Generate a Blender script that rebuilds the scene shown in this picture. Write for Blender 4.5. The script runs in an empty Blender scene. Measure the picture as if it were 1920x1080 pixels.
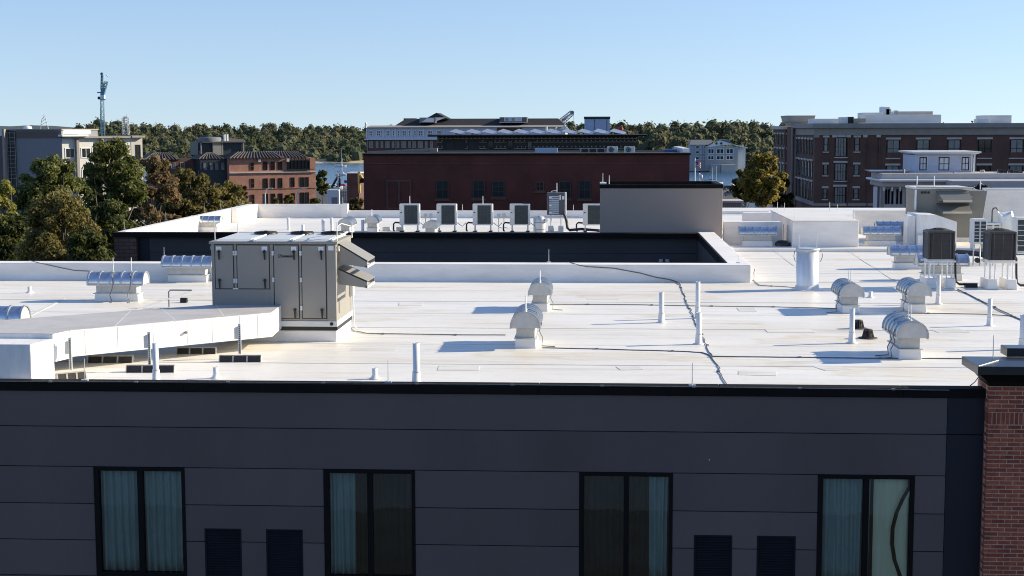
import bpy, bmesh, math, random
from mathutils import Vector, Matrix
random.seed(7)
R = math.radians
SC = bpy.context.scene
COL = SC.collection

# ------------------------------------------------------------------ camera
FOC = 2800.0                      # focal length in pixels of a 1920 wide frame
CAMZ = 20.0
ROT = Matrix.Rotation(R(3.37), 3, 'Z') @ Matrix.Rotation(R(90 - 6.05), 3, 'X') @ Matrix.Rotation(-0.0024, 3, 'Z')
cam = bpy.data.cameras.new('camera')
cam.sensor_width = 36.0
cam.lens = FOC / 1920 * 36
cam.clip_start = 0.5
cam.clip_end = 60000
camo = bpy.data.objects.new('camera', cam)
camo.matrix_world = Matrix.Translation((0, 0, CAMZ)) @ ROT.to_4x4()
COL.objects.link(camo)
SC.camera = camo

# ------------------------------------------------------------------ sky, sun, exposure
SUN_EL, SUN_AZ = R(23.5), R(75)      # azimuth clockwise from +Y
w = bpy.data.worlds.new('World')
SC.world = w
w.use_nodes = True
nt = w.node_tree
sky = nt.nodes.new('ShaderNodeTexSky')
sky.sky_type = 'NISHITA'
sky.sun_disc = False
sky.sun_elevation = SUN_EL
sky.sun_rotation = SUN_AZ
sky.altitude = 0
sky.air_density = 0.6
sky.dust_density = 0.0
sky.ozone_density = 3.0
bg = nt.nodes['Background']
tc = nt.nodes.new('ShaderNodeTexCoord')          # clear autumn air: the sky pales only slowly towards the horizon
mp = nt.nodes.new('ShaderNodeMapping')
mp.inputs['Scale'].default_value = (1, 1, 0.45)
mp.inputs['Location'].default_value = (0, 0, 0.018)
nt.links.new(tc.outputs['Generated'], mp.inputs[0])
nt.links.new(mp.outputs[0], sky.inputs[0])
wb_ = nt.nodes.new('ShaderNodeMix'); wb_.data_type = 'RGBA'; wb_.blend_type = 'MULTIPLY'; wb_.inputs[0].default_value = 1
wb_.inputs[7].default_value = (1.0, 0.955, 1.02, 1)      # white balance of the whole sky
nt.links.new(sky.outputs[0], wb_.inputs[6])
nt.links.new(wb_.outputs[2], bg.inputs[0])
bg.inputs[1].default_value = 0.082
sun = bpy.data.lights.new('sun', 'SUN')
sun.energy = 4.8
sun.angle = R(0.5)
sun.color = (1.0, 0.89, 0.67)
suno = bpy.data.objects.new('sun', sun)
sdir = Vector((math.sin(SUN_AZ) * math.cos(SUN_EL), math.cos(SUN_AZ) * math.cos(SUN_EL), math.sin(SUN_EL)))
suno.rotation_euler = sdir.to_track_quat('Z', 'Y').to_euler()
suno.location = (40, 20, 60)
COL.objects.link(suno)
vs = SC.view_settings
vs.view_transform = 'Standard'
vs.look = 'None'
vs.exposure = 0.75
vs.gamma = 1
vs.use_curve_mapping = False
SC.cycles.filter_width = 1.05
SC.cycles.max_bounces = 6
SC.cycles.transparent_max_bounces = 16

# ------------------------------------------------------------------ picture point -> place in the world
CAMP = Vector((0, 0, CAMZ))
def ray(px, py):
    return ROT @ Vector(((px - 960) / FOC, (540 - py) / FOC, -1))
def GZ(px, py, z):               # where the ray meets a level surface
    d = ray(px, py); return CAMP + d * ((z - CAMZ) / d.z)
def GY(px, py, y):               # where the ray meets an upright plane parallel to the street
    d = ray(px, py); return CAMP + d * (y / d.y)

# ------------------------------------------------------------------ materials
MATS = {}
def pm(name, col, rough=0.6, metal=0.0, var=0.12, scale=2.0, bump=0.0, bscale=30, col2=None, spec=0.5, stretch=(1, 1, 1), detail=6, tint=None, lo=0.35, hi=0.65):
    m = bpy.data.materials.new(name); m.use_nodes = True
    n = m.node_tree.nodes; l = m.node_tree.links
    b = n['Principled BSDF']
    b.inputs['Roughness'].default_value = rough
    b.inputs['Metallic'].default_value = metal
    b.inputs['Specular IOR Level'].default_value = spec
    if col2 is None:
        col2 = tuple(c * (1 - var) for c in col)
        col = tuple(min(0.95, c * (1 + var * 0.5)) for c in col)
    g = n.new('ShaderNodeNewGeometry')
    mp = n.new('ShaderNodeMapping'); mp.inputs['Scale'].default_value = stretch
    l.new(g.outputs['Position'], mp.inputs[0])
    t = n.new('ShaderNodeTexNoise'); t.inputs['Scale'].default_value = scale; t.inputs['Detail'].default_value = detail; t.inputs['Roughness'].default_value = 0.6
    l.new(mp.outputs[0], t.inputs[0])
    cr = n.new('ShaderNodeValToRGB')
    cr.color_ramp.elements[0].position = lo; cr.color_ramp.elements[0].color = (*col2, 1)
    cr.color_ramp.elements[1].position = hi; cr.color_ramp.elements[1].color = (*col, 1)
    l.new(t.outputs[0], cr.inputs[0])
    out = cr.outputs[0]
    if tint:                      # a tint per face, from the leaf colour attribute
        at = n.new('ShaderNodeAttribute'); at.attribute_name = 'tint'
        r2 = n.new('ShaderNodeValToRGB')
        e = r2.color_ramp.elements
        while len(e) < len(tint): e.new(0.5)
        for i, (p, c) in enumerate(tint): e[i].position = p; e[i].color = (*c, 1)
        l.new(at.outputs['Fac'], r2.inputs[0])
        out = r2.outputs[0]
    l.new(out, b.inputs['Base Color'])
    if bump:
        t2 = n.new('ShaderNodeTexNoise'); t2.inputs['Scale'].default_value = bscale; t2.inputs['Detail'].default_value = 4
        l.new(mp.outputs[0], t2.inputs[0])
        bp = n.new('ShaderNodeBump'); bp.inputs['Strength'].default_value = bump; bp.inputs['Distance'].default_value = 0.02
        l.new(t2.outputs[0], bp.inputs['Height']); l.new(bp.outputs[0], b.inputs['Normal'])
    MATS[name] = m
    return m

def leaf_mat(name, tint, trans=0.58):
    m = pm(name, (0.1, 0.1, 0.05), 0.6, tint=tint, spec=0.3)
    n = m.node_tree.nodes; l = m.node_tree.links
    b = n['Principled BSDF']
    src = b.inputs['Base Color'].links[0].from_socket
    tr = n.new('ShaderNodeBsdfTranslucent'); l.new(src, tr.inputs[0])
    mx = n.new('ShaderNodeMixShader'); mx.inputs[0].default_value = trans
    l.new(b.outputs[0], mx.inputs[1]); l.new(tr.outputs[0], mx.inputs[2])
    l.new(mx.outputs[0], n['Material Output'].inputs[0])
    return m

def glass_mat(name, tint, refl=1.0):
    m = bpy.data.materials.new(name); m.use_nodes = True
    n = m.node_tree.nodes; l = m.node_tree.links
    n.remove(n['Principled BSDF'])
    tr = n.new('ShaderNodeBsdfTransparent'); tr.inputs[0].default_value = (*tint, 1)
    gl = n.new('ShaderNodeBsdfGlossy'); gl.inputs['Roughness'].default_value = 0.01; gl.inputs[0].default_value = (refl, refl, refl, 1)
    fr = n.new('ShaderNodeFresnel'); fr.inputs[0].default_value = 1.5
    nz = n.new('ShaderNodeTexNoise'); nz.inputs['Scale'].default_value = 1.2; nz.inputs['Detail'].default_value = 1
    g = n.new('ShaderNodeNewGeometry'); l.new(g.outputs['Position'], nz.inputs[0])
    bp = n.new('ShaderNodeBump'); bp.inputs['Strength'].default_value = 0.02; bp.inputs['Distance'].default_value = 0.1
    l.new(nz.outputs[0], bp.inputs['Height']); l.new(bp.outputs[0], gl.inputs['Normal'])
    mx = n.new('ShaderNodeMixShader'); l.new(fr.outputs[0], mx.inputs[0]); l.new(tr.outputs[0], mx.inputs[1]); l.new(gl.outputs[0], mx.inputs[2])
    l.new(mx.outputs[0], n['Material Output'].inputs[0])
    MATS[name] = m
    return m

def brick_mat(name, c1, c2, mortar, course=0.085, length=0.262, size=0.012, axis='y', bump=0.4):
    """running-bond brick too far away to build one by one"""
    m = bpy.data.materials.new(name); m.use_nodes = True
    n = m.node_tree.nodes; l = m.node_tree.links
    b = n['Principled BSDF']; b.inputs['Roughness'].default_value = 0.85
    g = n.new('ShaderNodeNewGeometry')
    sp = n.new('ShaderNodeSeparateXYZ'); l.new(g.outputs['Position'], sp.inputs[0])
    cb = n.new('ShaderNodeCombineXYZ')
    ad = n.new('ShaderNodeMath'); ad.operation = 'ADD'
    l.new(sp.outputs[0], ad.inputs[0]); l.new(sp.outputs[1], ad.inputs[1])
    l.new(ad.outputs[0], cb.inputs[0]); l.new(sp.outputs[2], cb.inputs[1])
    t = n.new('ShaderNodeTexBrick')
    l.new(cb.outputs[0], t.inputs[0])
    t.inputs['Scale'].default_value = 1.0
    t.inputs['Mortar Size'].default_value = size
    t.inputs['Brick Width'].default_value = length
    t.inputs['Row Height'].default_value = course
    t.inputs['Color1'].default_value = (*c1, 1); t.inputs['Color2'].default_value = (*c2, 1); t.inputs['Mortar'].default_value = (*mortar, 1)
    nz = n.new('ShaderNodeTexNoise'); nz.inputs['Scale'].default_value = 0.6; nz.inputs['Detail'].default_value = 5
    l.new(g.outputs['Position'], nz.inputs[0])
    mx = n.new('ShaderNodeMix'); mx.data_type = 'RGBA'; mx.blend_type = 'MULTIPLY'
    mr = n.new('ShaderNodeMapRange'); mr.inputs[1].default_value = 0.35; mr.inputs[2].default_value = 0.7; mr.inputs[3].default_value = 0.72; mr.inputs[4].default_value = 1.08
    l.new(nz.outputs[0], mr.inputs[0])
    mx.inputs[0].default_value = 1
    l.new(t.outputs[0], mx.inputs[6]); l.new(mr.outputs[0], mx.inputs[7])
    l.new(mx.outputs[2], b.inputs['Base Color'])
    MATS[name] = m
    return m

def roof_mat(name):
    """white single-ply roof membrane: dirt streaks, rust-beige ponding marks, sheen"""
    m = bpy.data.materials.new(name); m.use_nodes = True
    n = m.node_tree.nodes; l = m.node_tree.links
    b = n['Principled BSDF']
    g = n.new('ShaderNodeNewGeometry')
    def noise(scale, st, det=6, rough=0.6):
        mp = n.new('ShaderNodeMapping'); mp.inputs['Scale'].default_value = st
        l.new(g.outputs['Position'], mp.inputs[0])
        t = n.new('ShaderNodeTexNoise'); t.inputs['Scale'].default_value = scale; t.inputs['Detail'].default_value = det; t.inputs['Roughness'].default_value = rough
        l.new(mp.outputs[0], t.inputs[0]); return t.outputs[0]
    def ramp(src, stops):
        r = n.new('ShaderNodeValToRGB'); e = r.color_ramp.elements
        while len(e) < len(stops): e.new(0.5)
        for i, (p, c) in enumerate(stops): e[i].position = p; e[i].color = (*c, 1)
        l.new(src, r.inputs[0]); return r.outputs[0]
    def mult(a, c):
        x = n.new('ShaderNodeMix'); x.data_type = 'RGBA'; x.blend_type = 'MULTIPLY'; x.inputs[0].default_value = 1
        l.new(a, x.inputs[6]); l.new(c, x.inputs[7]); return x.outputs[2]
    base = ramp(noise(0.22, (0.5, 1.1, 1)), [(0.3, (0.74, 0.68, 0.585)), (0.48, (0.81, 0.77, 0.70)), (0.62, (0.84, 0.81, 0.76))])
    pond = ramp(noise(0.42, (0.32, 1.0, 1), 7, 0.55), [(0.0, (1, 1, 1)), (0.60, (1, 1, 1)), (0.635, (0.89, 0.83, 0.71)), (0.645, (0.97, 0.95, 0.90)), (0.74, (0.94, 0.90, 0.82))])
    streak = ramp(noise(2.2, (0.16, 2.0, 1), 8, 0.65), [(0.36, (0.86, 0.85, 0.83)), (0.50, (1, 1, 1))])
    fine = ramp(noise(9.0, (0.35, 1.6, 1), 8, 0.7), [(0.30, (0.84, 0.82, 0.79)), (0.46, (1, 1, 1))])
    c = mult(mult(mult(base, pond), streak), fine)
    l.new(c, b.inputs['Base Color'])
    rr = n.new('ShaderNodeMapRange'); rr.inputs[3].default_value = 0.28; rr.inputs[4].default_value = 0.6
    l.new(noise(1.1, (0.4, 1, 1)), rr.inputs[0]); l.new(rr.outputs[0], b.inputs['Roughness'])
    b.inputs['Specular IOR Level'].default_value = 0.4
    bp = n.new('ShaderNodeBump'); bp.inputs['Strength'].default_value = 0.35; bp.inputs['Distance'].default_value = 0.02
    l.new(noise(1.6, (0.35, 1.6, 1), 5), bp.inputs['Height']); l.new(bp.outputs[0], b.inputs['Normal'])
    MATS[name] = m
    return m

roof_mat('membrane')
pm('membrane_wall', (0.86, 0.82, 0.765), 0.5, var=0.10, scale=1.2, bump=0.25, bscale=4, stretch=(0.6, 0.6, 2.2))
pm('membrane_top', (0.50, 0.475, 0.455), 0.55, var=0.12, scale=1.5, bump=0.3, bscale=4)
pm('membrane_duct', (0.82, 0.80, 0.76), 0.45, var=0.09, scale=2.5, bump=0.35, bscale=5, stretch=(2.5, 2.5, 0.6))
pm('panel', (0.124, 0.099, 0.093), 0.55, var=0.10, scale=0.35, bump=0.12, bscale=60, spec=0.3)
pm('panel_b', (0.132, 0.105, 0.098), 0.58, var=0.13, scale=0.5, bump=0.12, bscale=60, spec=0.3, stretch=(1, 1, 0.25))
pm('panel_c', (0.116, 0.094, 0.089), 0.52, var=0.13, scale=0.5, bump=0.12, bscale=60, spec=0.3, stretch=(1, 1, 0.25))
pm('membrane_seam', (0.70, 0.665, 0.60), 0.6, var=0.15, scale=3, stretch=(0.3, 1, 1))
pm('well_navy', (0.072, 0.064, 0.066), 0.55, var=0.12, scale=0.4, spec=0.25)
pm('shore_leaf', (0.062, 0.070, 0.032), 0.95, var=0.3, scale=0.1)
pm('cap_grey', (0.55, 0.54, 0.51), 0.5, var=0.10, scale=6)
pm('rib_metal', (0.50, 0.53, 0.57), 0.35, 0.7, var=0.15, scale=9)
pm('pale_wall', (0.58, 0.57, 0.54), 0.6, var=0.08, scale=1)
pm('street_wall', (0.17, 0.22, 0.27), 0.7, var=0.1, scale=0.5)
pm('panel_navy', (0.018, 0.020, 0.028), 0.5, var=0.12, scale=0.4, spec=0.3)
pm('coping', (0.011, 0.009, 0.008), 0.75, var=0.2, scale=1.5, spec=0.12)
pm('joint', (0.012, 0.012, 0.016), 0.9)
pm('frame', (0.007, 0.006, 0.006), 0.6, spec=0.15)
pm('louver', (0.017, 0.017, 0.021), 0.7, spec=0.1)
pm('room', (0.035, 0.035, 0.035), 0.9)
pm('curtain', (0.34, 0.44, 0.44), 0.85, var=0.12, scale=3, stretch=(6, 1, 0.4))
pm('curtain_dark', (0.022, 0.036, 0.044), 0.85, var=0.15, scale=3, stretch=(6, 1, 0.4))
pm('reflection_beige', (0.95, 0.84, 0.62), 0.85, var=0.10, scale=2, stretch=(4, 1, 0.4))  # beige of a window reflection, put into a surface colour
glass_mat('glass', (0.90, 0.96, 0.95))
pm('unit_grey', (0.285, 0.266, 0.234), 0.42, var=0.05, scale=0.8, spec=0.45)
pm('unit_light', (0.62, 0.64, 0.63), 0.4, var=0.06, scale=3, spec=0.5)
pm('unit_olive', (0.20, 0.195, 0.165), 0.45, var=0.06, scale=0.8, spec=0.45)
pm('galv', (0.62, 0.66, 0.71), 0.27, 0.9, var=0.14, scale=5, bump=0.05, bscale=8)
pm('galv_matt', (0.55, 0.57, 0.57), 0.4, 0.25, var=0.10, scale=6)
pm('steel_stack', (0.74, 0.74, 0.73), 0.38, 0.4, var=0.10, scale=3, bump=0.12, bscale=5, stretch=(3, 3, 0.5))
pm('pvc', (0.76, 0.76, 0.74), 0.4, var=0.08, scale=8)
pm('black', (0.012, 0.012, 0.013), 0.45)
pm('rubber', (0.030, 0.026, 0.024), 0.7, var=0.3, scale=12)
pm('rubber_stripe', (0.50, 0.47, 0.40), 0.7, var=0.25, scale=12)
pm('wire', (0.20, 0.20, 0.20), 0.5, 0.4, var=0.3, scale=14)
pm('sticker', (0.78, 0.78, 0.76), 0.5)
pm('brown_unit', (0.045, 0.038, 0.034), 0.5, var=0.15, scale=3)
pm('brown_slat', (0.17, 0.138, 0.115), 0.45, var=0.15, scale=3)
pm('white_paint', (0.78, 0.78, 0.77), 0.4, var=0.05, scale=4)
pm('cream_unit', (0.66, 0.66, 0.62), 0.45, var=0.06, scale=3)
pm('coil', (0.030, 0.042, 0.046), 0.5, var=0.3, scale=9)
pm('dark_grey_unit', (0.075, 0.08, 0.085), 0.45, var=0.1, scale=3)
pm('strainer', (0.05, 0.038, 0.032), 0.7, var=0.3, scale=10)
pm('penthouse', (0.36, 0.285, 0.235), 0.6, var=0.05, scale=0.3, bump=0.1, bscale=40)
pm('brick_a', (0.34, 0.082, 0.040), 0.85, var=0.3, scale=7, bump=0.5, bscale=40)
pm('brick_b', (0.27, 0.066, 0.036), 0.85, var=0.3, scale=7, bump=0.5, bscale=40)
pm('brick_c', (0.40, 0.105, 0.050), 0.85, var=0.3, scale=7, bump=0.5, bscale=40)
pm('mortar', (0.60, 0.36, 0.25), 0.95, var=0.2, scale=10, bump=0.4, bscale=60)
pm('cap_black', (0.020, 0.021, 0.024), 0.28, var=0.25, scale=2, spec=0.5)
brick_mat('brick_corner', (0.17, 0.082, 0.058), (0.12, 0.060, 0.046), (0.05, 0.036, 0.03), 0.17, 0.5, 0.025)
brick_mat('brick_maroon', (0.115, 0.030, 0.020), (0.10, 0.026, 0.018), (0.10, 0.032, 0.024), 0.09, 0.3, 0.008)
brick_mat('brick_orange', (0.41, 0.19, 0.13), (0.35, 0.165, 0.115), (0.38, 0.20, 0.145), 0.09, 0.3, 0.01)
brick_mat('brick_brown', (0.130, 0.062, 0.046), (0.108, 0.053, 0.041), (0.12, 0.067, 0.053), 0.09, 0.3, 0.008)
pm('stone_trim', (0.27, 0.245, 0.215), 0.7, var=0.10, scale=1.2)
pm('stone_light', (0.46, 0.43, 0.38), 0.7, var=0.10, scale=1.2)
pm('dark_glass', (0.014, 0.018, 0.021), 0.06, var=0.5, scale=0.9, spec=0.7)
pm('old_glass', (0.012, 0.013, 0.014), 0.35, var=0.5, scale=0.8, spec=0.25)
pm('glass_light', (0.17, 0.18, 0.18), 0.12, var=0.4, scale=0.7, spec=0.7)
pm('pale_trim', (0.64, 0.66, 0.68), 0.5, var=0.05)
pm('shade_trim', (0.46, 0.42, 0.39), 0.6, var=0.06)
pm('grey_siding', (0.185, 0.19, 0.21), 0.6, var=0.06)
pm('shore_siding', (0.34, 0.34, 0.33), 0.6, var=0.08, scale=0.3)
pm('blue_siding', (0.50, 0.53, 0.60), 0.6, var=0.06, scale=1)
pm('white_siding', (0.74, 0.73, 0.69), 0.6, var=0.06, scale=1)
pm('shingle_black', (0.020, 0.020, 0.021), 0.8, var=0.3, scale=3)
pm('shingle_grey', (0.15, 0.165, 0.17), 0.8, var=0.15, scale=2)
pm('tile_brown', (0.052, 0.040, 0.036), 0.7, var=0.35, scale=4)
pm('tile_ridge', (0.095, 0.077, 0.068), 0.7, var=0.3, scale=4)
pm('teal_dark', (0.016, 0.026, 0.032), 0.5)
pm('green_black', (0.020, 0.025, 0.020), 0.6, var=0.25, scale=2)
pm('rail_tan', (0.33, 0.31, 0.25), 0.6, var=0.1)
pm('solar_cell', (0.20, 0.21, 0.25), 0.12, 0.0, var=0.1, scale=2, spec=0.9)
pm('pale_blue', (0.40, 0.48, 0.62), 0.5, var=0.06, scale=0.8)
pm('crane_blue', (0.11, 0.22, 0.29), 0.5, var=0.1)
pm('crane_grey', (0.42, 0.44, 0.44), 0.5, 0.2, var=0.1)
pm('red_paint', (0.50, 0.035, 0.04), 0.5, var=0.1)
pm('yellow_paint', (0.42, 0.34, 0.09), 0.5, var=0.15)
pm('blue_tarp', (0.05, 0.10, 0.32), 0.6, var=0.15)
pm('asphalt', (0.052, 0.052, 0.052), 0.9, var=0.25, scale=0.4)
pm('ground', (0.11, 0.10, 0.075), 0.95, var=0.3, scale=0.05, col2=(0.05, 0.065, 0.03))
pm('concrete', (0.36, 0.35, 0.33), 0.85, var=0.15, scale=1)
pm('beach', (0.44, 0.36, 0.22), 0.95, var=0.2, scale=0.05)
pm('grassbank', (0.20, 0.19, 0.07), 0.95, var=0.3, scale=0.08)
pm('forest_floor', (0.035, 0.04, 0.02), 0.95, var=0.3, scale=0.05)
pm('mountain', (0.055, 0.075, 0.085), 0.95, var=0.2, scale=0.002)
pm('bark', (0.095, 0.078, 0.062), 0.9, var=0.35, scale=4, stretch=(3, 3, 0.6))
pm('bark_pale', (0.26, 0.22, 0.175), 0.9, var=0.3, scale=4, stretch=(3, 3, 0.6))
pm('car_grey', (0.20, 0.21, 0.23), 0.25, 0.3)
pm('car_black', (0.012, 0.012, 0.014), 0.25)
pm('emblem_blue', (0.015, 0.03, 0.12), 0.4)
pm('emblem_red', (0.45, 0.02, 0.03), 0.4)
pm('flag_red', (0.50, 0.05, 0.06), 0.7)
pm('flag_white', (0.75, 0.75, 0.75), 0.7)
pm('flag_blue', (0.04, 0.06, 0.22), 0.7)
pm('flower', (0.62, 0.45, 0.55), 0.7)
pm('fabric_white', (0.80, 0.80, 0.78), 0.7, var=0.06)
def water_mat():
    m = pm('water', (0.030, 0.085, 0.155), 0.16, var=0.2, scale=0.02, spec=0.5, stretch=(0.3, 1, 1))
    n = m.node_tree.nodes; l = m.node_tree.links
    g = n.new('ShaderNodeNewGeometry'); mp = n.new('ShaderNodeMapping'); mp.inputs['Scale'].default_value = (0.25, 0.6, 1)
    t = n.new('ShaderNodeTexNoise'); t.inputs['Scale'].default_value = 0.9; t.inputs['Detail'].default_value = 5
    bp = n.new('ShaderNodeBump'); bp.inputs['Strength'].default_value = 0.8; bp.inputs['Distance'].default_value = 0.6
    l.new(g.outputs['Position'], mp.inputs[0]); l.new(mp.outputs[0], t.inputs[0]); l.new(t.outputs[0], bp.inputs['Height']); l.new(bp.outputs[0], n['Principled BSDF'].inputs['Normal'])
water_mat()
leaf_mat('leaf_green', [(0.0, (0.042, 0.050, 0.014)), (0.40, (0.105, 0.120, 0.032)), (0.75, (0.215, 0.220, 0.062)), (1.0, (0.36, 0.35, 0.15))])
leaf_mat('leaf_olive', [(0.0, (0.066, 0.058, 0.018)), (0.45, (0.185, 0.158, 0.046)), (0.8, (0.31, 0.255, 0.080)), (1.0, (0.44, 0.34, 0.13))])
leaf_mat('leaf_autumn', [(0.0, (0.060, 0.048, 0.022)), (0.4, (0.170, 0.135, 0.060)), (0.75, (0.28, 0.215, 0.10)), (1.0, (0.42, 0.22, 0.12))])
leaf_mat('leaf_yellow', [(0.0, (0.13, 0.13, 0.026)), (0.5, (0.32, 0.31, 0.066)), (1.0, (0.48, 0.44, 0.12))])
leaf_mat('leaf_gold', [(0.0, (0.040, 0.040, 0.012)), (0.35, (0.135, 0.120, 0.028)), (0.7, (0.33, 0.265, 0.058)), (1.0, (0.52, 0.39, 0.10))], 0.6)
leaf_mat('leaf_forest', [(0.0, (0.056, 0.068, 0.030)), (0.35, (0.092, 0.106, 0.046)), (0.62, (0.130, 0.134, 0.062)), (0.85, (0.160, 0.148, 0.074)), (1.0, (0.19, 0.14, 0.08))], 0.5)

# ------------------------------------------------------------------ mesh building
class MB:
    """collects shapes in world coordinates (or local ones); build() links them as one mesh object"""
    def __init__(s): s.v = []; s.f = []; s.sm = []
    def add(s, vs_, fs, smooth=False):
        o = len(s.v); s.v += [tuple(p) for p in vs_]
        s.f += [tuple(i + o for i in f) for f in fs]; s.sm += [smooth] * len(fs); return s
    def box(s, x0, y0, z0, x1, y1, z1):
        x0, x1 = min(x0, x1), max(x0, x1); y0, y1 = min(y0, y1), max(y0, y1); z0, z1 = min(z0, z1), max(z0, z1)
        return s.add([(x0, y0, z0), (x1, y0, z0), (x1, y1, z0), (x0, y1, z0), (x0, y0, z1), (x1, y0, z1), (x1, y1, z1), (x0, y1, z1)],
                     [(0, 3, 2, 1), (4, 5, 6, 7), (0, 1, 5, 4), (1, 2, 6, 5), (2, 3, 7, 6), (3, 0, 4, 7)])
    def cbox(s, cx, cy, z0, sx, sy, sz): return s.box(cx - sx / 2, cy - sy / 2, z0, cx + sx / 2, cy + sy / 2, z0 + sz)
    def loft(s, rings, caps=True, smooth=False, closed=False):
        """rings: lists of points of equal length, each ring a closed loop"""
        n = len(rings[0]); vv = [p for r in rings for p in r]; ff = []
        k = len(rings)
        for i in range(k if closed else k - 1):
            a = i * n; b = ((i + 1) % k) * n
            for j in range(n): ff.append((a + j, a + (j + 1) % n, b + (j + 1) % n, b + j))
        s.add(vv, ff, smooth)
        if caps and not closed:
            s.add(rings[0], [tuple(reversed(range(n)))]); s.add(rings[-1], [tuple(range(n))])
        return s
    def prism(s, poly, z0, z1):                  # plan outline, counter-clockwise
        return s.loft([[(x, y, z0) for x, y in poly], [(x, y, z1) for x, y in poly]])
    def prismy(s, poly, y0, y1):                 # outline in x,z counter-clockwise seen from the front (-y)
        return s.loft([[(x, y1, z) for x, z in poly], [(x, y0, z) for x, z in poly]])
    def prismx(s, poly, x0, x1):                 # outline in y,z
        return s.loft([[(x0, y, z) for y, z in poly], [(x1, y, z) for y, z in poly]])
    def cyl(s, p0, p1, r0, r1=None, n=12, smooth=True, caps=True):
        r1 = r0 if r1 is None else r1
        p0 = Vector(p0); p1 = Vector(p1); d = (p1 - p0).normalized()
        u = d.orthogonal().normalized(); w_ = d.cross(u)
        ring = lambda p, r: [tuple(p + (u * math.cos(a) + w_ * math.sin(a)) * r) for a in [2 * math.pi * i / n for i in range(n)]]
        return s.loft([ring(p0, r0), ring(p1, r1)], caps, smooth)
    def tube(s, pts, r, n=6, rf=None):
        pts = [Vector(p) for p in pts]; rings = []
        ref = None
        for i, p in enumerate(pts):
            d = (pts[min(i + 1, len(pts) - 1)] - pts[max(i - 1, 0)]).normalized()
            if ref is None: ref = d.orthogonal().normalized()
            u = (ref - d * ref.dot(d)); u = u.normalized() if u.length > 1e-4 else d.orthogonal().normalized()
            ref = u; w_ = d.cross(u); rr = rf(i) if rf else r
            rings.append([tuple(p + (u * math.cos(a) + w_ * math.sin(a)) * rr) for a in [2 * math.pi * k / n for k in range(n)]])
        return s.loft(rings, True, True)
    def lathe(s, c, prof, n=16, smooth=True):    # profile of (radius, z)
        return s.loft([[(c[0] + r * math.cos(2 * math.pi * i / n), c[1] + r * math.sin(2 * math.pi * i / n), c[2] + z) for i in range(n)] for r, z in prof], True, smooth)
    def quad(s, a, b, c, d): return s.add([a, b, c, d], [(0, 1, 2, 3)])
    def mesh(s, name, mat, off=(0, 0, 0)):
        me = bpy.data.meshes.new(name)
        ox, oy, oz = off
        me.from_pydata([(x - ox, y - oy, z - oz) for x, y, z in s.v], [], s.f)
        if any(s.sm): me.polygons.foreach_set('use_smooth', s.sm)
        me.materials.append(MATS[mat] if isinstance(mat, str) else mat)
        me.update()
        return me
def raw(name, me, parent=None):
    o = bpy.data.objects.new(name, me); COL.objects.link(o)
    if parent is not None: o.parent = parent
    return o
def woff(o):
    p = Vector((0, 0, 0))
    while o is not None: p += o.location; o = o.parent
    return p
def part(parent, name, mb, mat, bevel=0, local=False, seg=2):
    """a part of a thing, its shape given in world coordinates (local=True: in the thing's own)"""
    off = (0, 0, 0) if local or parent is None else woff(parent)
    o = raw(name, mb.mesh(name, mat, off), parent)
    if bevel:
        b = o.modifiers.new('bevel', 'BEVEL'); b.width = bevel; b.segments = seg; b.limit_method = 'ANGLE'; b.angle_limit = R(35)
    return o
def tag(o, label, cat, group=None, kind=None):
    if label: o['label'] = label
    if cat: o['category'] = cat
    if group: o['group'] = group
    if kind: o['kind'] = kind
    return o
def thing(name, label, cat, loc, group=None):
    o = bpy.data.objects.new(name, None); COL.objects.link(o); o.location = loc; o.empty_display_size = 0.2
    return tag(o, label, cat, group)
def single(name, mb, mat, label, cat, loc, group=None, bevel=0):
    o = raw(name, mb.mesh(name, mat, loc)); o.location = loc
    if bevel:
        b = o.modifiers.new('bevel', 'BEVEL'); b.width = bevel; b.segments = 2; b.limit_method = 'ANGLE'; b.angle_limit = R(35)
    return tag(o, label, cat, group)
def struct(name, mb, mat):
    o = raw(name, mb.mesh(name, mat)); o['kind'] = 'structure'; return o
def copy_tree(o, parent=None):
    c = o.copy(); COL.objects.link(c); c.parent = parent
    for ch in list(o.children): copy_tree(ch, c)
    return c
def put(proto, used, loc, rz=0, label=None, group=None, scale=1):
    o = proto if not used else copy_tree(proto)
    used.append(o)
    o.location = loc; o.rotation_euler = (0, 0, rz); o.scale = (scale,) * 3 if not isinstance(scale, tuple) else scale
    if label: o['label'] = label
    if group: o['group'] = group
    return o
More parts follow.
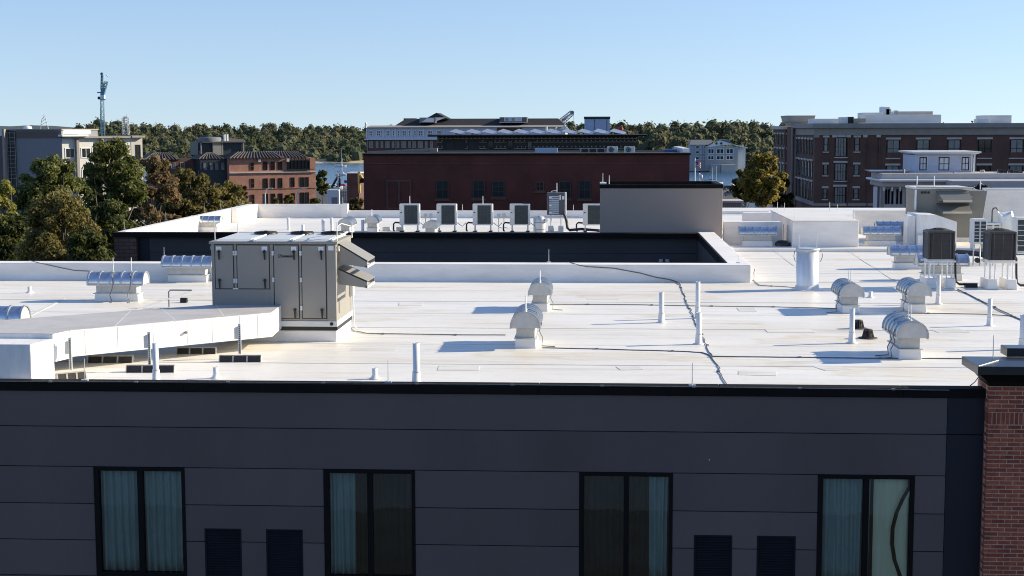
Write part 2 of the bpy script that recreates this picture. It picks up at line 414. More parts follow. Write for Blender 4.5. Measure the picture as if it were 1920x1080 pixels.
def win(bld, x0, z0, x1, z1, y, frame='frame', pane='dark_glass', fw=0.09, nx=2, nz=2, sill=None, lintel=None, axis='y', s=-1, bar=0.05, depth=0.07):
    """a window on a far wall: frame with glazing bars, its panes, sill and lintel. y is the wall plane (or x when axis is 'x'); s the outward side"""
    def B(mb, a0, c0, a1, c1, d0, d1):
        if axis == 'y': mb.box(a0, y + s * d0, c0, a1, y + s * d1, c1)
        else: mb.box(y + s * d0, a0, c0, y + s * d1, a1, c1)
        return mb
    m = MB()
    B(m, x0, z0, x0 + fw, z1, 0.003, depth); B(m, x1 - fw, z0, x1, z1, 0.003, depth)
    B(m, x0 + fw, z0, x1 - fw, z0 + fw, 0.003, depth); B(m, x0 + fw, z1 - fw, x1 - fw, z1, 0.003, depth)
    for i in range(1, nx):
        c = x0 + fw + (x1 - x0 - 2 * fw) * i / nx; B(m, c - bar / 2, z0 + fw, c + bar / 2, z1 - fw, 0.02, depth - 0.01)
    for i in range(1, nz):
        c = z0 + fw + (z1 - z0 - 2 * fw) * i / nz; B(m, x0 + fw, c - bar / 2, x1 - fw, c + bar / 2, 0.02, depth - 0.013)
    o = part(bld, 'window', m, frame)
    part(o, 'pane', B(MB(), x0 + fw, z0 + fw, x1 - fw, z1 - fw, 0.002, 0.017), pane)
    if sill: part(o, 'sill', B(MB(), x0 - 0.12, z0 - 0.16, x1 + 0.12, z0 - 0.003, 0.004, 0.14), sill)
    if lintel: part(o, 'lintel', B(MB(), x0 - 0.15, z1 + 0.003, x1 + 0.15, z1 + 0.26, 0.004, 0.12), lintel)
    return o

# ================================================================== THE SETTING
ROOF = 14.80                       # white roof of the hotel
YF = 29.5                          # street front of the hotel
FROOF = 14.55                      # roof of its rear wing
g = MB(); g.quad((-30000, -3000, -3.0), (30000, -3000, -3.0), (30000, 30000, -3.0), (-30000, 30000, -3.0)); struct('ground', g, 'ground')
g = MB(); g.box(-700, -200, -2.9, 700, 540, 0); struct('town_ground', g, 'asphalt')
g = MB(); g.quad((-1500, 470, -0.9), (1500, 470, -0.9), (1500, 1010, -0.9), (-1500, 1010, -0.9)); struct('water', g, 'water')

# ================================================================== HOTEL (near building)
hotel = thing('hotel_building', 'dark grey panelled hotel with wide white membrane roof in the foreground', 'building', (0, YF, 0))
ztop = GY(960, 722, YF).z          # top of the black coping
zcb = GY(0, 731, YF).z             # its lower edge
XL, XR = -30.0, 40.0
xs_strip0 = GY(1775, 800, YF).x; xs_strip1 = GY(1845, 800, YF).x
rows = [zcb - 0.004] + [GY(0, p, YF).z for p in (798, 873, 942, 1010, 1077)]
step = rows[-2] - rows[-1]
rows += [rows[-1] - step]
WZT = rows[2]; WZB = GY(0, 1075, YF).z
WINX = [(GY(a, 880, YF).x, GY(b, 880, YF).x) for a, b in ((175, 346), (606, 778), (1086, 1262), (1534, 1716))]
LOUX = [(GY(a, 1020, YF).x, GY(b, 1020, YF).x) for a, b in ((384, 453), (499, 568), (1301, 1373), (1419, 1492))]
LZT = GY(420, 991, YF).z; LZB = LZT - 1.25
# concrete core behind the panels, with window openings left free
core_y = YF + 0.06
m = MB()
edges = [XL] + [e for ab in sorted(WINX) for e in ab] + [XR]
for i in range(0, len(edges), 2): m.box(edges[i], core_y, 0, edges[i + 1], core_y + 0.3, ROOF - 0.02)
for a, b in WINX: m.box(a, core_y, WZT, b, core_y + 0.3, ROOF - 0.02); m.box(a, core_y, 0, b, core_y + 0.3, WZB)
part(hotel, 'wall', m, 'joint')
gap = 0.018
openings = [(a, b, WZB, WZT) for a, b in WINX] + [(a, b, LZB, LZT) for a, b in LOUX]
for r in range(len(rows) - 1):
    zt, zb = rows[r] - gap / 2, rows[r + 1] + gap / 2
    cuts = sorted((a, b, lo, hi) for a, b, lo, hi in openings if lo < zt - 0.02 and hi > zb + 0.02)
    x = XL
    spans = []
    m = MB()
    for a, b, lo, hi in cuts:
        full = hi >= zt - 0.02
        m.box(x, YF, zb, a, YF + 0.05, zt)
        if full:
            spans.append(m); m = MB()
        else:
            m.box(a, YF, hi, b, YF + 0.05, zt)
        x = b
    m.box(x, YF, zb, xs_strip0, YF + 0.05, zt); spans.append(m)
    for si, mm in enumerate(spans): part(hotel, 'panel', mm, ('panel', 'panel_b', 'panel_c')[(r * 2 + si * 5 + r // 2) % 3])
part(hotel, 'lower_wall', MB().box(XL, YF, 0, xs_strip0, YF + 0.05, rows[-1] - 0.02), 'panel')
part(hotel, 'corner_panel', MB().box(xs_strip0 + 0.012, YF + 0.01, 0, xs_strip1 + 0.05, YF + 0.055, rows[1] - 0.012), 'panel_navy')
part(hotel, 'corner_panel', MB().box(xs_strip0 + 0.012, YF + 0.01, rows[1] + 0.012, xs_strip1 + 0.05, YF + 0.055, zcb - 0.004), 'panel_navy')
part(hotel, 'front_wall', MB().box(XR, YF + 0.01, 0, xs_strip1 + 0.053, YF + 0.055, zcb - 0.004), 'panel_navy')
# black metal coping in lengths, with joints
cx = XL
while cx < XR:
    nx_ = cx + 3.6
    part(hotel, 'coping', MB().box(cx, YF - 0.05, zcb, nx_ - 0.006, YF + 0.33, ztop), 'coping', 0.008)
    cx = nx_
# windows
CURT = []
for i, (a, b) in enumerate(WINX):
    fr = MB(); fw = 0.105; d0, d1 = YF - 0.012, YF + 0.14
    fr.box(a, d0, WZB, a + fw, d1, WZT); fr.box(b - fw * 0.7, d0, WZB, b, d1, WZT)
    fr.box(a + fw, d0, WZT - fw * 0.75, b - fw * 0.7, d1, WZT); fr.box(a + fw, d0, WZB, b - fw * 0.7, d1, WZB + fw * 0.6)
    mc = a + (b - a) * 0.505
    fr.box(mc - 0.055, d0 + 0.01, WZB + fw * 0.6, mc + 0.055, d1, WZT - fw * 0.75)
    w_ = part(hotel, 'window', fr, 'frame', 0.006)
    part(w_, 'pane', MB().box(a + fw, YF + 0.06, WZB + fw * 0.6, mc - 0.055, YF + 0.066, WZT - fw * 0.75), 'glass')
    part(w_, 'pane', MB().box(mc + 0.055, YF + 0.06, WZB + fw * 0.6, b - fw * 0.7, YF + 0.066, WZT - fw * 0.75), 'glass')
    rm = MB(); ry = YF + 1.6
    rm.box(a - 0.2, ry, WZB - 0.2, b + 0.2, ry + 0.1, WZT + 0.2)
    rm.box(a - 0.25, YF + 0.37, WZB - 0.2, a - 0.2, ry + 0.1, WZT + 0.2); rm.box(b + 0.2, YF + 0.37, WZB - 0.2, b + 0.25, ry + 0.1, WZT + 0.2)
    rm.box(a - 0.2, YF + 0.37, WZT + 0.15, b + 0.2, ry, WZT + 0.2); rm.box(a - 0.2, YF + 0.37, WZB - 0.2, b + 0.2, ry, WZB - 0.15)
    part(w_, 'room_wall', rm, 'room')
def curtain(x0, x1, mat, label, y=YF + 0.17, folds=7, amp=0.05, zt=None, zb=None, pinch=0.0, seed=0):
    zt = zt or WZT - 0.03; zb = zb or WZB + 0.03
    rnd = random.Random(seed)
    n = max(12, int(folds * 10)); rowsz = 6; vs_ = []; fs = []
    ph = [rnd.uniform(-0.8, 0.8) for _ in range(4)]
    for j in range(rowsz + 1):
        t = j / rowsz; z = zt + (zb - zt) * t
        for i in range(n + 1):
            u = i / n
            x = x0 + (x1 - x0) * u + math.sin(u * 5 + ph[0]) * 0.02 * t
            ang = u * folds * 2 * math.pi + 0.7 * math.sin(u * 6 + ph[1]) + 0.5 * t * math.sin(u * 9 + ph[2])
            yy = y + amp * math.sin(ang) + 0.35 * amp * math.sin(ang * 2.1 + ph[3])
            vs_.append((x, yy, z))
    for j in range(rowsz):
        for i in range(n):
            k = j * (n + 1) + i; fs.append((k, k + 1, k + n + 2, k + n + 1))
    m = MB(); m.add(vs_, fs, True)
    loc = ((x0 + x1) / 2, y, zb)
    o = single('curtain', m, mat, label, 'curtain', loc)
    md = o.modifiers.new('solid', 'SOLIDIFY'); md.thickness = 0.006
    return o
wx = WINX
def fx(i, t): return wx[i][0] + (wx[i][1] - wx[i][0]) * t
curtain(fx(0, 0.04), fx(0, 0.51), 'curtain', 'pale teal curtain filling the left half of the leftmost hotel window', folds=6, seed=1)
curtain(fx(0, 0.50), fx(0, 0.97), 'curtain', 'pale teal curtain filling the right half of the leftmost hotel window', folds=6, seed=2)
curtain(fx(1, 0.06), fx(1, 0.34), 'curtain', 'pale gathered curtain in the left half of the second hotel window', folds=4, seed=3)
curtain(fx(1, 0.34), fx(1, 0.99), 'curtain_dark', 'dark curtain across the right half of the second hotel window', folds=9, y=YF + 0.42, seed=4)
curtain(fx(2, 0.0), fx(2, 0.78), 'curtain_dark', 'dark closed curtain in the third hotel window', folds=11, y=YF + 0.42, seed=5)
curtain(fx(2, 0.75), fx(2, 0.95), 'curtain', 'narrow pale curtain at the right edge of the third hotel window', folds=2.5, seed=6)
curtain(fx(3, 0.04), fx(3, 0.56), 'curtain', 'teal curtain in the left half of the rightmost hotel window', folds=6, seed=7)
# the right pane: beige sheets imitate its bright reflection, the gap between them the dark arc
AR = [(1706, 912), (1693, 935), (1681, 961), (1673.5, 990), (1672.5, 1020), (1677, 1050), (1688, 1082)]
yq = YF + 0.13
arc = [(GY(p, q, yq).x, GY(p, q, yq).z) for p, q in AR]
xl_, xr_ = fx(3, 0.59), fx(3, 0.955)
def reflection_sheet(pts, label):
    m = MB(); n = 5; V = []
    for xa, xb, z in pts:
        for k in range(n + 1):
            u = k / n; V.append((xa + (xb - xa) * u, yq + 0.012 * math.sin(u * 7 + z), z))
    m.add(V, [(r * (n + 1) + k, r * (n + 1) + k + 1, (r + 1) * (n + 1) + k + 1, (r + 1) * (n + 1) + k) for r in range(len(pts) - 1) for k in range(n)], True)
    o = single('curtain', m, 'reflection_beige', label, 'curtain', ((pts[0][0] + pts[0][1]) / 2, yq, pts[-1][2]))  # sheet imitating a reflection in the pane, not cloth
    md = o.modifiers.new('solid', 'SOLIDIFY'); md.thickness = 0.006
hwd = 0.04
reflection_sheet([(xl_, arc[0][0] - hwd, WZT - 0.03)] + [(xl_, x - hwd, z) for x, z in arc] + [(xl_, arc[-1][0] - hwd, WZB + 0.03)], 'light beige sheet imitating the reflection left of the dark curve in the rightmost hotel window')
reflection_sheet([(x + hwd, max(xr_, x + hwd + 0.01), z) for x, z in arc] + [(arc[-1][0] + hwd, xr_, WZB + 0.03)], 'light beige sheet imitating the reflection right of the dark curve in the rightmost hotel window')
for (a, b) in LOUX:
    fr = MB(); fw = 0.035
    fr.box(a, YF - 0.004, LZB, a + fw, YF + 0.05, LZT); fr.box(b - fw, YF - 0.004, LZB, b, YF + 0.05, LZT)
    fr.box(a + fw, YF - 0.004, LZT - fw, b - fw, YF + 0.05, LZT); fr.box(a + fw, YF - 0.004, LZB, b - fw, YF + 0.05, LZB + fw)
    lo = part(hotel, 'louver', fr, 'louver')
    nsl = 22
    pr = None
    for k in range(nsl):
        z = LZB + fw + (LZT - LZB - 2 * fw) * k / nsl
        if pr is None:
            pr = part(lo, 'slat', MB().prismx([(YF + 0.004, z), (YF + 0.045, z + 0.042), (YF + 0.045, z + 0.05), (YF + 0.004, z + 0.008)], a + fw, b - fw), 'louver')
            z0 = z
        else:
            c = pr.copy(); COL.objects.link(c); c.parent = lo; c.location.z = z - z0
part(hotel, 'wall_anchor', MB().cyl((GY(1330, 862, YF).x, YF - 0.012, GY(1330, 862, YF).z), (GY(1330, 862, YF).x, YF, GY(1330, 862, YF).z), 0.012, n=8), 'sticker')

# roof membrane, laid in overlapping sheets
YP = GZ(960, 528, ROOF).y                               # face of the parapet before the light well
PT = GZ(960, 496, ROOF)                                 # (only for scale)
zpar = GY(960, 495.5, YP).z
YPB = YP + 0.75                                         # back of that parapet
cxo = GZ(1412, 500, zpar).x                             # right edge of the parapet return
cxi = cxo - 0.75
YW = GZ(1345, 437, zpar).y                              # rear wall of the light well
y = YF + 0.32; k = 0
while y < YP + 0.2:
    y2 = min(y + 3.05, YP + 0.3)
    part(hotel, 'roof_sheet', MB().box(XL, y, ROOF - 0.05, XR, y2 + 0.0, ROOF - 0.006 + 0.006 * (k % 2)), 'membrane')
    part(hotel, 'weld_seam', MB().box(XL, y2 - 0.03, ROOF - 0.005, XR, y2 + 0.03, ROOF + 0.003), 'membrane_seam')
    y = y2; k += 1
while y < 100:
    y2 = y + 3.05
    part(hotel, 'roof_sheet', MB().box(cxi + 0.3, y, ROOF - 0.05, XR, y2, ROOF - 0.006 + 0.006 * (k % 2)), 'membrane')
    y = y2; k += 1
part(hotel, 'parapet', MB().box(XL, YP, ROOF - 0.1, cxo, YPB, zpar), 'membrane_wall', 0.03)
part(hotel, 'parapet', MB().box(cxi, YPB + 0.002, ROOF - 0.1, cxo - 0.002, YW + 2.0, zpar - 0.004), 'membrane_wall', 0.03)
part(hotel, 'parapet_flashing', MB().box(XL, YPB + 0.003, zpar - 0.28, cxi - 0.08, YPB + 0.06, zpar + 0.02), 'coping')
part(hotel, 'parapet_flashing', MB().box(cxi - 0.07, YPB + 0.003, zpar - 0.3, cxi - 0.003, YW, zpar + 0.015), 'coping')
# light well walls
XFL = GY(217, 433, YW).x
part(hotel, 'well_wall', MB().box(cxi - 0.05, YPB + 0.07, 0, cxi - 0.004, YW + 0.5, zpar - 0.31), 'well_navy')
xb = GY(258, 440, YW).x; xn = GY(279, 440, YW).x
part(hotel, 'brick_corner', MB().box(XFL, YW - 0.25, 0, xb, YW + 0.3, zpar - 0.22), 'brick_corner')
part(hotel, 'well_wall', MB().box(xb + 0.003, YW - 0.02, 0, xn, YW + 0.3, zpar - 0.22), 'panel_navy')
zl = GY(960, 474.5, YW).z
part(hotel, 'well_panel', MB().box(xn + 0.003, YW, zl + 0.008, cxi - 0.055, YW + 0.3, zpar - 0.22), 'well_navy')
part(hotel, 'well_panel', MB().box(xn + 0.003, YW, 0, cxi - 0.055, YW + 0.3, zl - 0.008), 'well_navy')
part(hotel, 'wing_coping', MB().box(XFL - 0.05, YW - 0.3, zpar - 0.217, cxi + 0.1, YW + 0.35, zpar - 0.006), 'coping')
for px in (1239, 1251):
    c = GY(px, 489, YW); part(hotel, 'wall_light', MB().cbox(c.x, YW - 0.11, c.z - 0.12, 0.17, 0.2, 0.2), 'galv_matt', 0.02)
# rear wing roof
YB = GZ(455, 383, zpar).y
part(hotel, 'wing_roof', MB().box(XFL + 0.1, YW + 0.36, FROOF - 0.3, cxi + 0.3, YB + 0.4, FROOF), 'membrane')
part(hotel, 'wing_wall', MB().box(XFL, YW + 0.31, 0, XFL + 0.3, YB + 0.5, zpar - 0.3), 'brick_corner')
part(hotel, 'wing_parapet', MB().box(XFL - 0.05, YW + 0.36, FROOF - 0.05, XFL + 0.35, YB + 0.45, zpar), 'membrane_wall', 0.02)
xb0 = GY(458, 400, YB).x; xb1 = GY(652, 400, YB).x
part(hotel, 'wing_parapet', MB().box(XFL + 0.36, YB, FROOF - 0.05, xb1 - 0.4, YB + 0.45, zpar), 'membrane_wall', 0.02)
part(hotel, 'parapet_pier', MB().box(xb1 - 0.4, YB - 0.12, FROOF - 0.05, xb1, YB + 0.5, zpar + 0.02), 'membrane_wall', 0.02)
part(hotel, 'wing_parapet', MB().box(xb1 + 0.003, YB, FROOF - 0.05, cxi + 6, YB + 0.45, GY(900, 395.5, YB).z), 'membrane_wall', 0.02)
cb0 = GY(413, 393, YB - 5.5); cb1 = GY(444, 393, YB - 5.5)
part(hotel, 'parapet_block', MB().box(XFL + 0.36, YB - 5.5, FROOF - 0.05, cb1.x, YB - 0.003, zpar + 0.02), 'membrane_wall', 0.02)
# membrane patches and cross seams on the main roof
rnp = random.Random(17)
for px, py, sx_, sy_, rz_ in ((860, 690, 0.9, 0.6, 0.05), (1180, 690, 0.5, 0.5, 0.2), (1420, 700, 0.8, 0.5, -0.1), (1480, 620, 1.2, 0.7, 0.0), (770, 570, 0.7, 0.9, 0.1), (1130, 560, 1.0, 0.5, 0), (1560, 690, 0.6, 0.6, 0.3), (90, 600, 0.8, 0.5, 0), (700, 655, 1.1, 0.5, 0), (1780, 620, 0.8, 0.8, 0.1), (1400, 580, 0.5, 0.9, 0)):
    p = GZ(px, py, ROOF); cs, sn = math.cos(rz_), math.sin(rz_)
    part(hotel, 'membrane_patch', MB().prism([(p.x + a_ * sx_ / 2 * cs - b_ * sy_ / 2 * sn, p.y + a_ * sx_ / 2 * sn + b_ * sy_ / 2 * cs) for a_, b_ in ((-1, -1), (1, -1), (1, 1), (-1, 1))], ROOF - 0.007, ROOF + 0.002), 'membrane_seam')
for (a_, b_) in (((1590, 470), (1700, 540)), ((1410, 440), (1520, 520)), ((120, 560), (40, 600))):
    pa, pb = GZ(a_[0], a_[1], ROOF), GZ(b_[0], b_[1], ROOF)
    dv = (pb - pa).normalized(); nv = Vector((-dv.y, dv.x, 0)) * 0.05
    part(hotel, 'weld_seam', MB().prism([tuple((pa - nv).xy), tuple((pb - nv).xy), tuple((pb + nv).xy), tuple((pa + nv).xy)], ROOF - 0.004, ROOF + 0.005), 'membrane_seam')
# low curb across the right part of the roof
YC = GZ(1650, 466, ROOF + 0.14).y
part(hotel, 'roof_curb', MB().box(cxo + 0.003, YC, ROOF - 0.02, XR, YC + 0.3, ROOF + 0.14), 'membrane_wall', 0.03)
# side wall to the right of the frame
part(hotel, 'side_wall', MB().box(XR - 0.3, YF + 0.4, 0, XR, 100, ROOF - 0.06), 'panel')

# ---- brick pier with a black metal cap at the right end of the front
pier = thing('brick_pier', 'red brick pier with a black metal cap at the right end of the hotel front', 'pier', (GY(1880, 900, YF).x, YF - 0.28, 0))
PY = YF - 0.28
px0 = GY(1849, 900, PY).x; px1 = px0 + 1.6
zbt = GY(1880, 724, PY).z
part(pier, 'mortar_core', MB().box(px0 + 0.005, PY + 0.005, 0, px1 - 0.018, PY + 0.9, zbt), 'mortar')
course, blen = 0.0855, 0.262
bm_, soldier = [], []
for bi, mt in enumerate(('brick_a', 'brick_b', 'brick_c')):
    bm_.append(MB().box(0, 0, 0, blen - 0.019, 0.11, course - 0.019).mesh('brick', mt))
    soldier.append(MB().box(0, 0, 0, course - 0.019, 0.11, blen - 0.03).mesh('brick', mt))
sidem = [MB().box(0, 0, 0, 0.11, blen - 0.019, course - 0.019).mesh('brick', mt) for mt in ('brick_a', 'brick_b', 'brick_c')]
rnd = random.Random(3)
po = woff(pier)
def brick(me, x, y_, z):
    o = raw('brick', me, pier); o.location = Vector((x, y_, z)) - po + Vector((0, rnd.uniform(-0.002, 0.003), 0)); return o
z = zbt - course; r_ = 0
while z > 10.6:
    if r_ == 6:
        z -= blen - 0.03 - course + 0.013
        x = px0
        while x < px1 - 0.08: brick(rnd.choice(soldier), x, PY, z); x += course
        for j in range(5): o = brick(rnd.choice(soldier), px0 + 0.003, PY + 0.13 + j * course, z); o.rotation_euler = (0, 0, R(90)); o.location.x += 0.1095; 
    else:
        x = px0 - (0.5 * blen if r_ % 2 else 0)
        while x < px1 - 0.2:
            xx = max(x, px0)
            if xx > x:
                o = brick(rnd.choice(bm_), xx, PY, z); o.scale.x = 0.5
            else: brick(rnd.choice(bm_), xx, PY, z)
            x += blen
        for j in range(2): brick(rnd.choice(sidem), px0 - 0.001, PY + 0.115 + (0.0 if r_ % 2 else 0.13) + j * blen, z)
    z -= course; r_ += 1
CY0 = PY - 0.30
zc1 = GY(1870, 687.5, CY0).z; zc0 = GY(1870, 703, CY0).z
cxl = GY(1834, 690, CY0).x
cyb = GZ(1807.5, 668, zc1).y
cap = part(pier, 'cap', MB().loft([[(cxl, CY0, zc0), (px1 + 0.3, CY0, zc0), (px1 + 0.3, cyb, zc0), (cxl, cyb, zc0)], [(cxl, CY0, zc1), (px1 + 0.3, CY0, zc1), (px1 + 0.3, cyb, zc1), (cxl, cyb, zc1)],
     [(cxl + 0.5, CY0 + 0.45, zc1 + 0.045), (px1 - 0.2, CY0 + 0.45, zc1 + 0.045), (px1 - 0.2, cyb - 0.45, zc1 + 0.045), (cxl + 0.5, cyb - 0.45, zc1 + 0.045)]]), 'cap_black', 0.006)
mr = []
for i in range(5):
    t = i / 4; e = 0.26 * (1 - t) ** 1.6
    mr.append([(px0 - e + 0.0, PY - e, zc0 - 0.004 - t * (zc0 - zbt)), (px1 + e, PY - e, zc0 - 0.004 - t * (zc0 - zbt)), (px1 + e, cyb - 0.3 + e, zc0 - 0.004 - t * (zc0 - zbt)), (px0 - e, cyb - 0.3 + e, zc0 - 0.004 - t * (zc0 - zbt))])
part(pier, 'moulding', MB().loft(mr[::-1]), 'coping')
part(cap, 'standing_seam', MB().tube([(cxl + 0.01, CY0 + 0.01, zc1 + 0.006), (cxl + 0.5, CY0 + 0.46, zc1 + 0.052)], 0.012, 4), 'galv_matt')
q = GZ(1905, 667, zc1 + 0.05)
part(pier, 'cap_block', MB().box(GY(1888, 667, q.y).x, q.y, zc1 + 0.03, px1 + 0.2, q.y + 0.5, GY(1900, 653, q.y).z), 'cap_black', 0.01)
c = GZ(1862, 671, zc1 + 0.04)
part(pier, 'lightning_rod', MB().cyl((c.x, c.y, zc1 + 0.02), (c.x, c.y, GY(1862, 628, c.y).z), 0.011, 0.007, 6), 'galv_matt')

# ================================================================== ROOF EQUIPMENT
# ---- barrel-hood roof vents (local: long axis along x)
def make_vent():
    t = thing('roof_vent', '', 'roof vent', (0, 0, 0), 'barrel hooded roof vents')
    m = MB(); m.loft([[(-0.74, -0.31, 0), (0.74, -0.31, 0), (0.74, 0.31, 0), (-0.74, 0.31, 0)], [(-0.72, -0.29, 0.24), (0.72, -0.29, 0.24), (0.72, 0.29, 0.24), (-0.72, 0.29, 0.24)]])
    part(t, 'curb', m, 'membrane_wall', 0.015, True)
    part(t, 'curb_flange', MB().box(-0.77, -0.33, 0.242, 0.77, 0.33, 0.262), 'galv_matt', 0, True)
    part(t, 'collar', MB().box(-0.68, -0.27, 0.262, 0.68, 0.27, 0.60), 'cap_grey', 0.01, True)
    n = 14; hw, hh, z0 = 0.42, 0.40, 0.56
    prof = [(-hw * math.cos(math.pi * i / n), z0 + hh * math.sin(math.pi * i / n) ** 0.85) for i in range(n + 1)]
    inn = [(y * 0.975, z0 + (z - z0) * 0.97) for y, z in prof]
    ring = prof + inn[::-1]
    part(t, 'hood', MB().loft([[(-0.92, y, z) for y, z in ring], [(0.92, y, z) for y, z in ring]], True, True), 'galv', 0, True)
    for s in (-1, 1):
        cap = MB(); xx = s * 0.905
        pts = [(y * 0.97, z0 + (z - z0) * 0.965) for y, z in prof]
        cap.loft([[(xx - 0.008, y, z) for y, z in pts], [(xx + 0.008, y, z) for y, z in pts]])
        part(t, 'end_cap', cap, 'cap_grey', 0, True)
    rb = None
    for i in range(6):
        x = -0.92 + 1.84 * i / 5
        if rb is None:
            rp = [(y * 1.07, z0 + (z - z0) * 1.07) for y, z in prof] + [(y * 0.98, z0 + (z - z0) * 0.985) for y, z in prof][::-1]
            rb = part(t, 'rib', MB().loft([[(-0.026, y, z) for y, z in rp], [(0.026, y, z) for y, z in rp]], True, False), 'rib_metal', 0, True)
            rb.location.x = x
        else:
            c = rb.copy(); COL.objects.link(c); c.parent = t; c.location.x = x
    for s in (-1, 1):
        part(t, 'drip_edge', MB().box(-0.93, s * hw - 0.012, z0 - 0.035, 0.93, s * hw + 0.012, z0 + 0.01), 'galv_matt', 0, True)
    for ch in t.children:
        for v in ch.data.vertices if ch.data.users == 1 or ch.name.startswith('rib') and not ch.data.get('done') else ():
            v.co.x *= 0.93; v.co.y *= 0.82; v.co.z *= 0.92
        if ch.name.startswith('rib'): ch.data['done'] = 1; ch.location.x *= 0.93
    return t
vent0 = make_vent(); VU = []
def vent(px, py, zr, rz, label, scale=1.0, rods=0, front=0.31):
    p = GZ(px, py, zr)
    fr = (0.75 if abs(rz) > 0.5 else front) * (scale if not isinstance(scale, tuple) else scale[1])
    o = put(vent0, VU, (p.x, p.y + fr, zr), rz, label, None, scale)
    return o
def vent_rods(o, xs, h=0.38):
    for x in xs:
        part(o, 'lightning_rod', MB().cyl((x, 0.0, 0.87), (x, 0.0, 0.87 + h), 0.013, 0.010, 6).cyl((x, 0, 0.86), (x, 0, 0.905), 0.045, 0.03, 8), 'pvc', 0, True)
def vent_wire(o, side=1, x=0.3):
    part(o, 'ground_wire', MB().tube([(x, side * 0.05, 0.905), (x, side * 0.25, 0.83), (x + 0.05, side * 0.38, 0.56), (x, side * 0.32, 0.38), (x - 0.05, side * 0.40, 0.2), (x, side * 0.38, 0.02), (x + 0.1, side * 0.7, 0.012)], 0.012, 5), 'wire', 0, True)
HP = R(90)
va = vent(985, 654, ROOF, -HP, 'barrel hooded roof vent at roof centre, the nearer of the overlapping pair')
vb = vent(1012, 584, ROOF, -HP, 'barrel hooded roof vent at roof centre, the farther of the overlapping pair', 0.93)
vc = vent(1596, 588, ROOF, -HP, 'barrel hooded roof vent behind the tall white pipe, right of the steel stack', 0.95)
vd = vent(1722, 586, ROOF, -HP, 'barrel hooded roof vent in front of the left brown condenser', 0.95)
ve = vent(1708, 675, ROOF, -HP, 'barrel hooded roof vent nearest the black pier cap, with looping grounding wires')
vf = vent(217, 565, ROOF, 0, 'blue-shaded barrel vent with tied cables on the left part of the roof')
vg = vent(350, 529, ROOF, 0, 'blue-shaded barrel vent by the parapet, just left of the big grey unit')
vh = vent(-24, 643, ROOF, 0, 'barrel vent cut by the left frame edge behind the duct')
vi = vent(385, 434, FROOF, 0, 'dark barrel vent on the rear wing beside its sunlit left parapet', 0.95)
vj = vent(1421, 461, ROOF, 0, 'blue-shaded barrel vent left of the white box-shaped penthouse', 0.97)
vk = vent(1653, 461, ROOF, 0, 'blue-shaded barrel vent just right of the white box-shaped penthouse, nearer of two', 0.97)
vl = vent(1677, 450, ROOF, 0, 'blue-shaded barrel vent right of the white box-shaped penthouse, farther of two', 0.97)
vm = vent(1713, 505, ROOF, 0, 'blue-shaded barrel vent left of the left brown condenser')
vn = vent(1768, 526, ROOF, 0, 'blue-shaded barrel vent half hidden behind the left brown condenser stand')
vo = vent(696, 436, FROOF, -HP, 'small barrel vent end-on beside the leftmost mini-split condenser', 0.98)
vp = vent(806, 445, FROOF, -HP, 'low barrel vent end-on in front of the second mini-split condenser', (0.9, 1.05, 0.9))
vq = vent(647, 442, FROOF, -HP, 'pale barrel vent seen just above the right end of the big grey unit')
for o in (va, vb, ve, vo): vent_rods(o, (0.35, 0.62))
vent_rods(vc, (0.15, 0.5)); vent_rods(vf, (-0.15, 0.42), 0.45)
for o, s in ((va, 1), (vb, 1), (vc, -1), (vd, -1), (ve, -1)): vent_wire(o, s, 0.35 if s > 0 else 0.5)
vent_wire(ve, -1, 0.1); vent_wire(vf, -1, -0.1); vent_wire(vf, -1, 0.45)

# ---- big grey rooftop unit
YR = GZ(620, 642, ROOF).y + 0.12
X = lambda px, py=530: GY(px, py, YR).x
Z = lambda py, px=520: GY(px, py, YR).z
ux0, ux1 = X(397, 560), X(632, 560)
uz0, uz1 = Z(612), Z(458)
UD = 2.25
rtu = thing('rooftop_unit', 'big grey rooftop air handling unit with four doors and black handles', 'air handler', ((ux0 + ux1) / 2, YR, ROOF))
part(rtu, 'curb', MB().box(ux0 + 0.03, YR + 0.05, ROOF - 0.01, ux1 - 0.03, YR + UD - 0.05, uz0 - 0.10), 'membrane_wall', 0.02)
part(rtu, 'base_gasket', MB().box(ux0 + 0.01, YR + 0.02, uz0 - 0.098, ux1 - 0.01, YR + UD - 0.02, uz0 - 0.004), 'black')
part(rtu, 'base_rail', MB().box(ux0, YR - 0.02, uz0, ux1, YR + UD + 0.02, uz0 + 0.14), 'unit_light', 0.01)
body = part(rtu, 'body', MB().box(ux0 + 0.012, YR, uz0 + 0.143, ux1 - 0.012, YR + UD, uz1), 'unit_grey', 0.012)
rim = MB(); rim.box(ux0 - 0.03, YR - 0.045, uz1 + 0.002, ux1 + 0.03, YR + UD + 0.045, uz1 + 0.07)
part(rtu, 'roof_rim', rim, 'unit_grey', 0.012)
zt = uz1 + 0.072
m = MB()
for i in range(3):
    a = ux0 + 0.12 + (ux1 - ux0 - 0.2) * i / 3; b = ux0 + 0.12 + (ux1 - ux0 - 0.2) * (i + 1) / 3 - 0.05
    m2 = MB().loft([[(a, YR - 0.01, zt), (b, YR - 0.01, zt), (b, YR + UD, zt), (a, YR + UD, zt)], [(a + 0.06, YR + 0.1, zt + 0.05), (b - 0.06, YR + 0.1, zt + 0.05), (b - 0.06, YR + UD - 0.1, zt + 0.07), (a + 0.06, YR + UD - 0.1, zt + 0.07)]])
    part(rtu, 'roof_panel', m2, 'unit_light', 0.01)
    part(rtu, 'roof_seam', MB().tube([(b + 0.025, YR - 0.03, zt + 0.03), (b + 0.025, YR + UD, zt + 0.08)], 0.028, 6), 'unit_light')
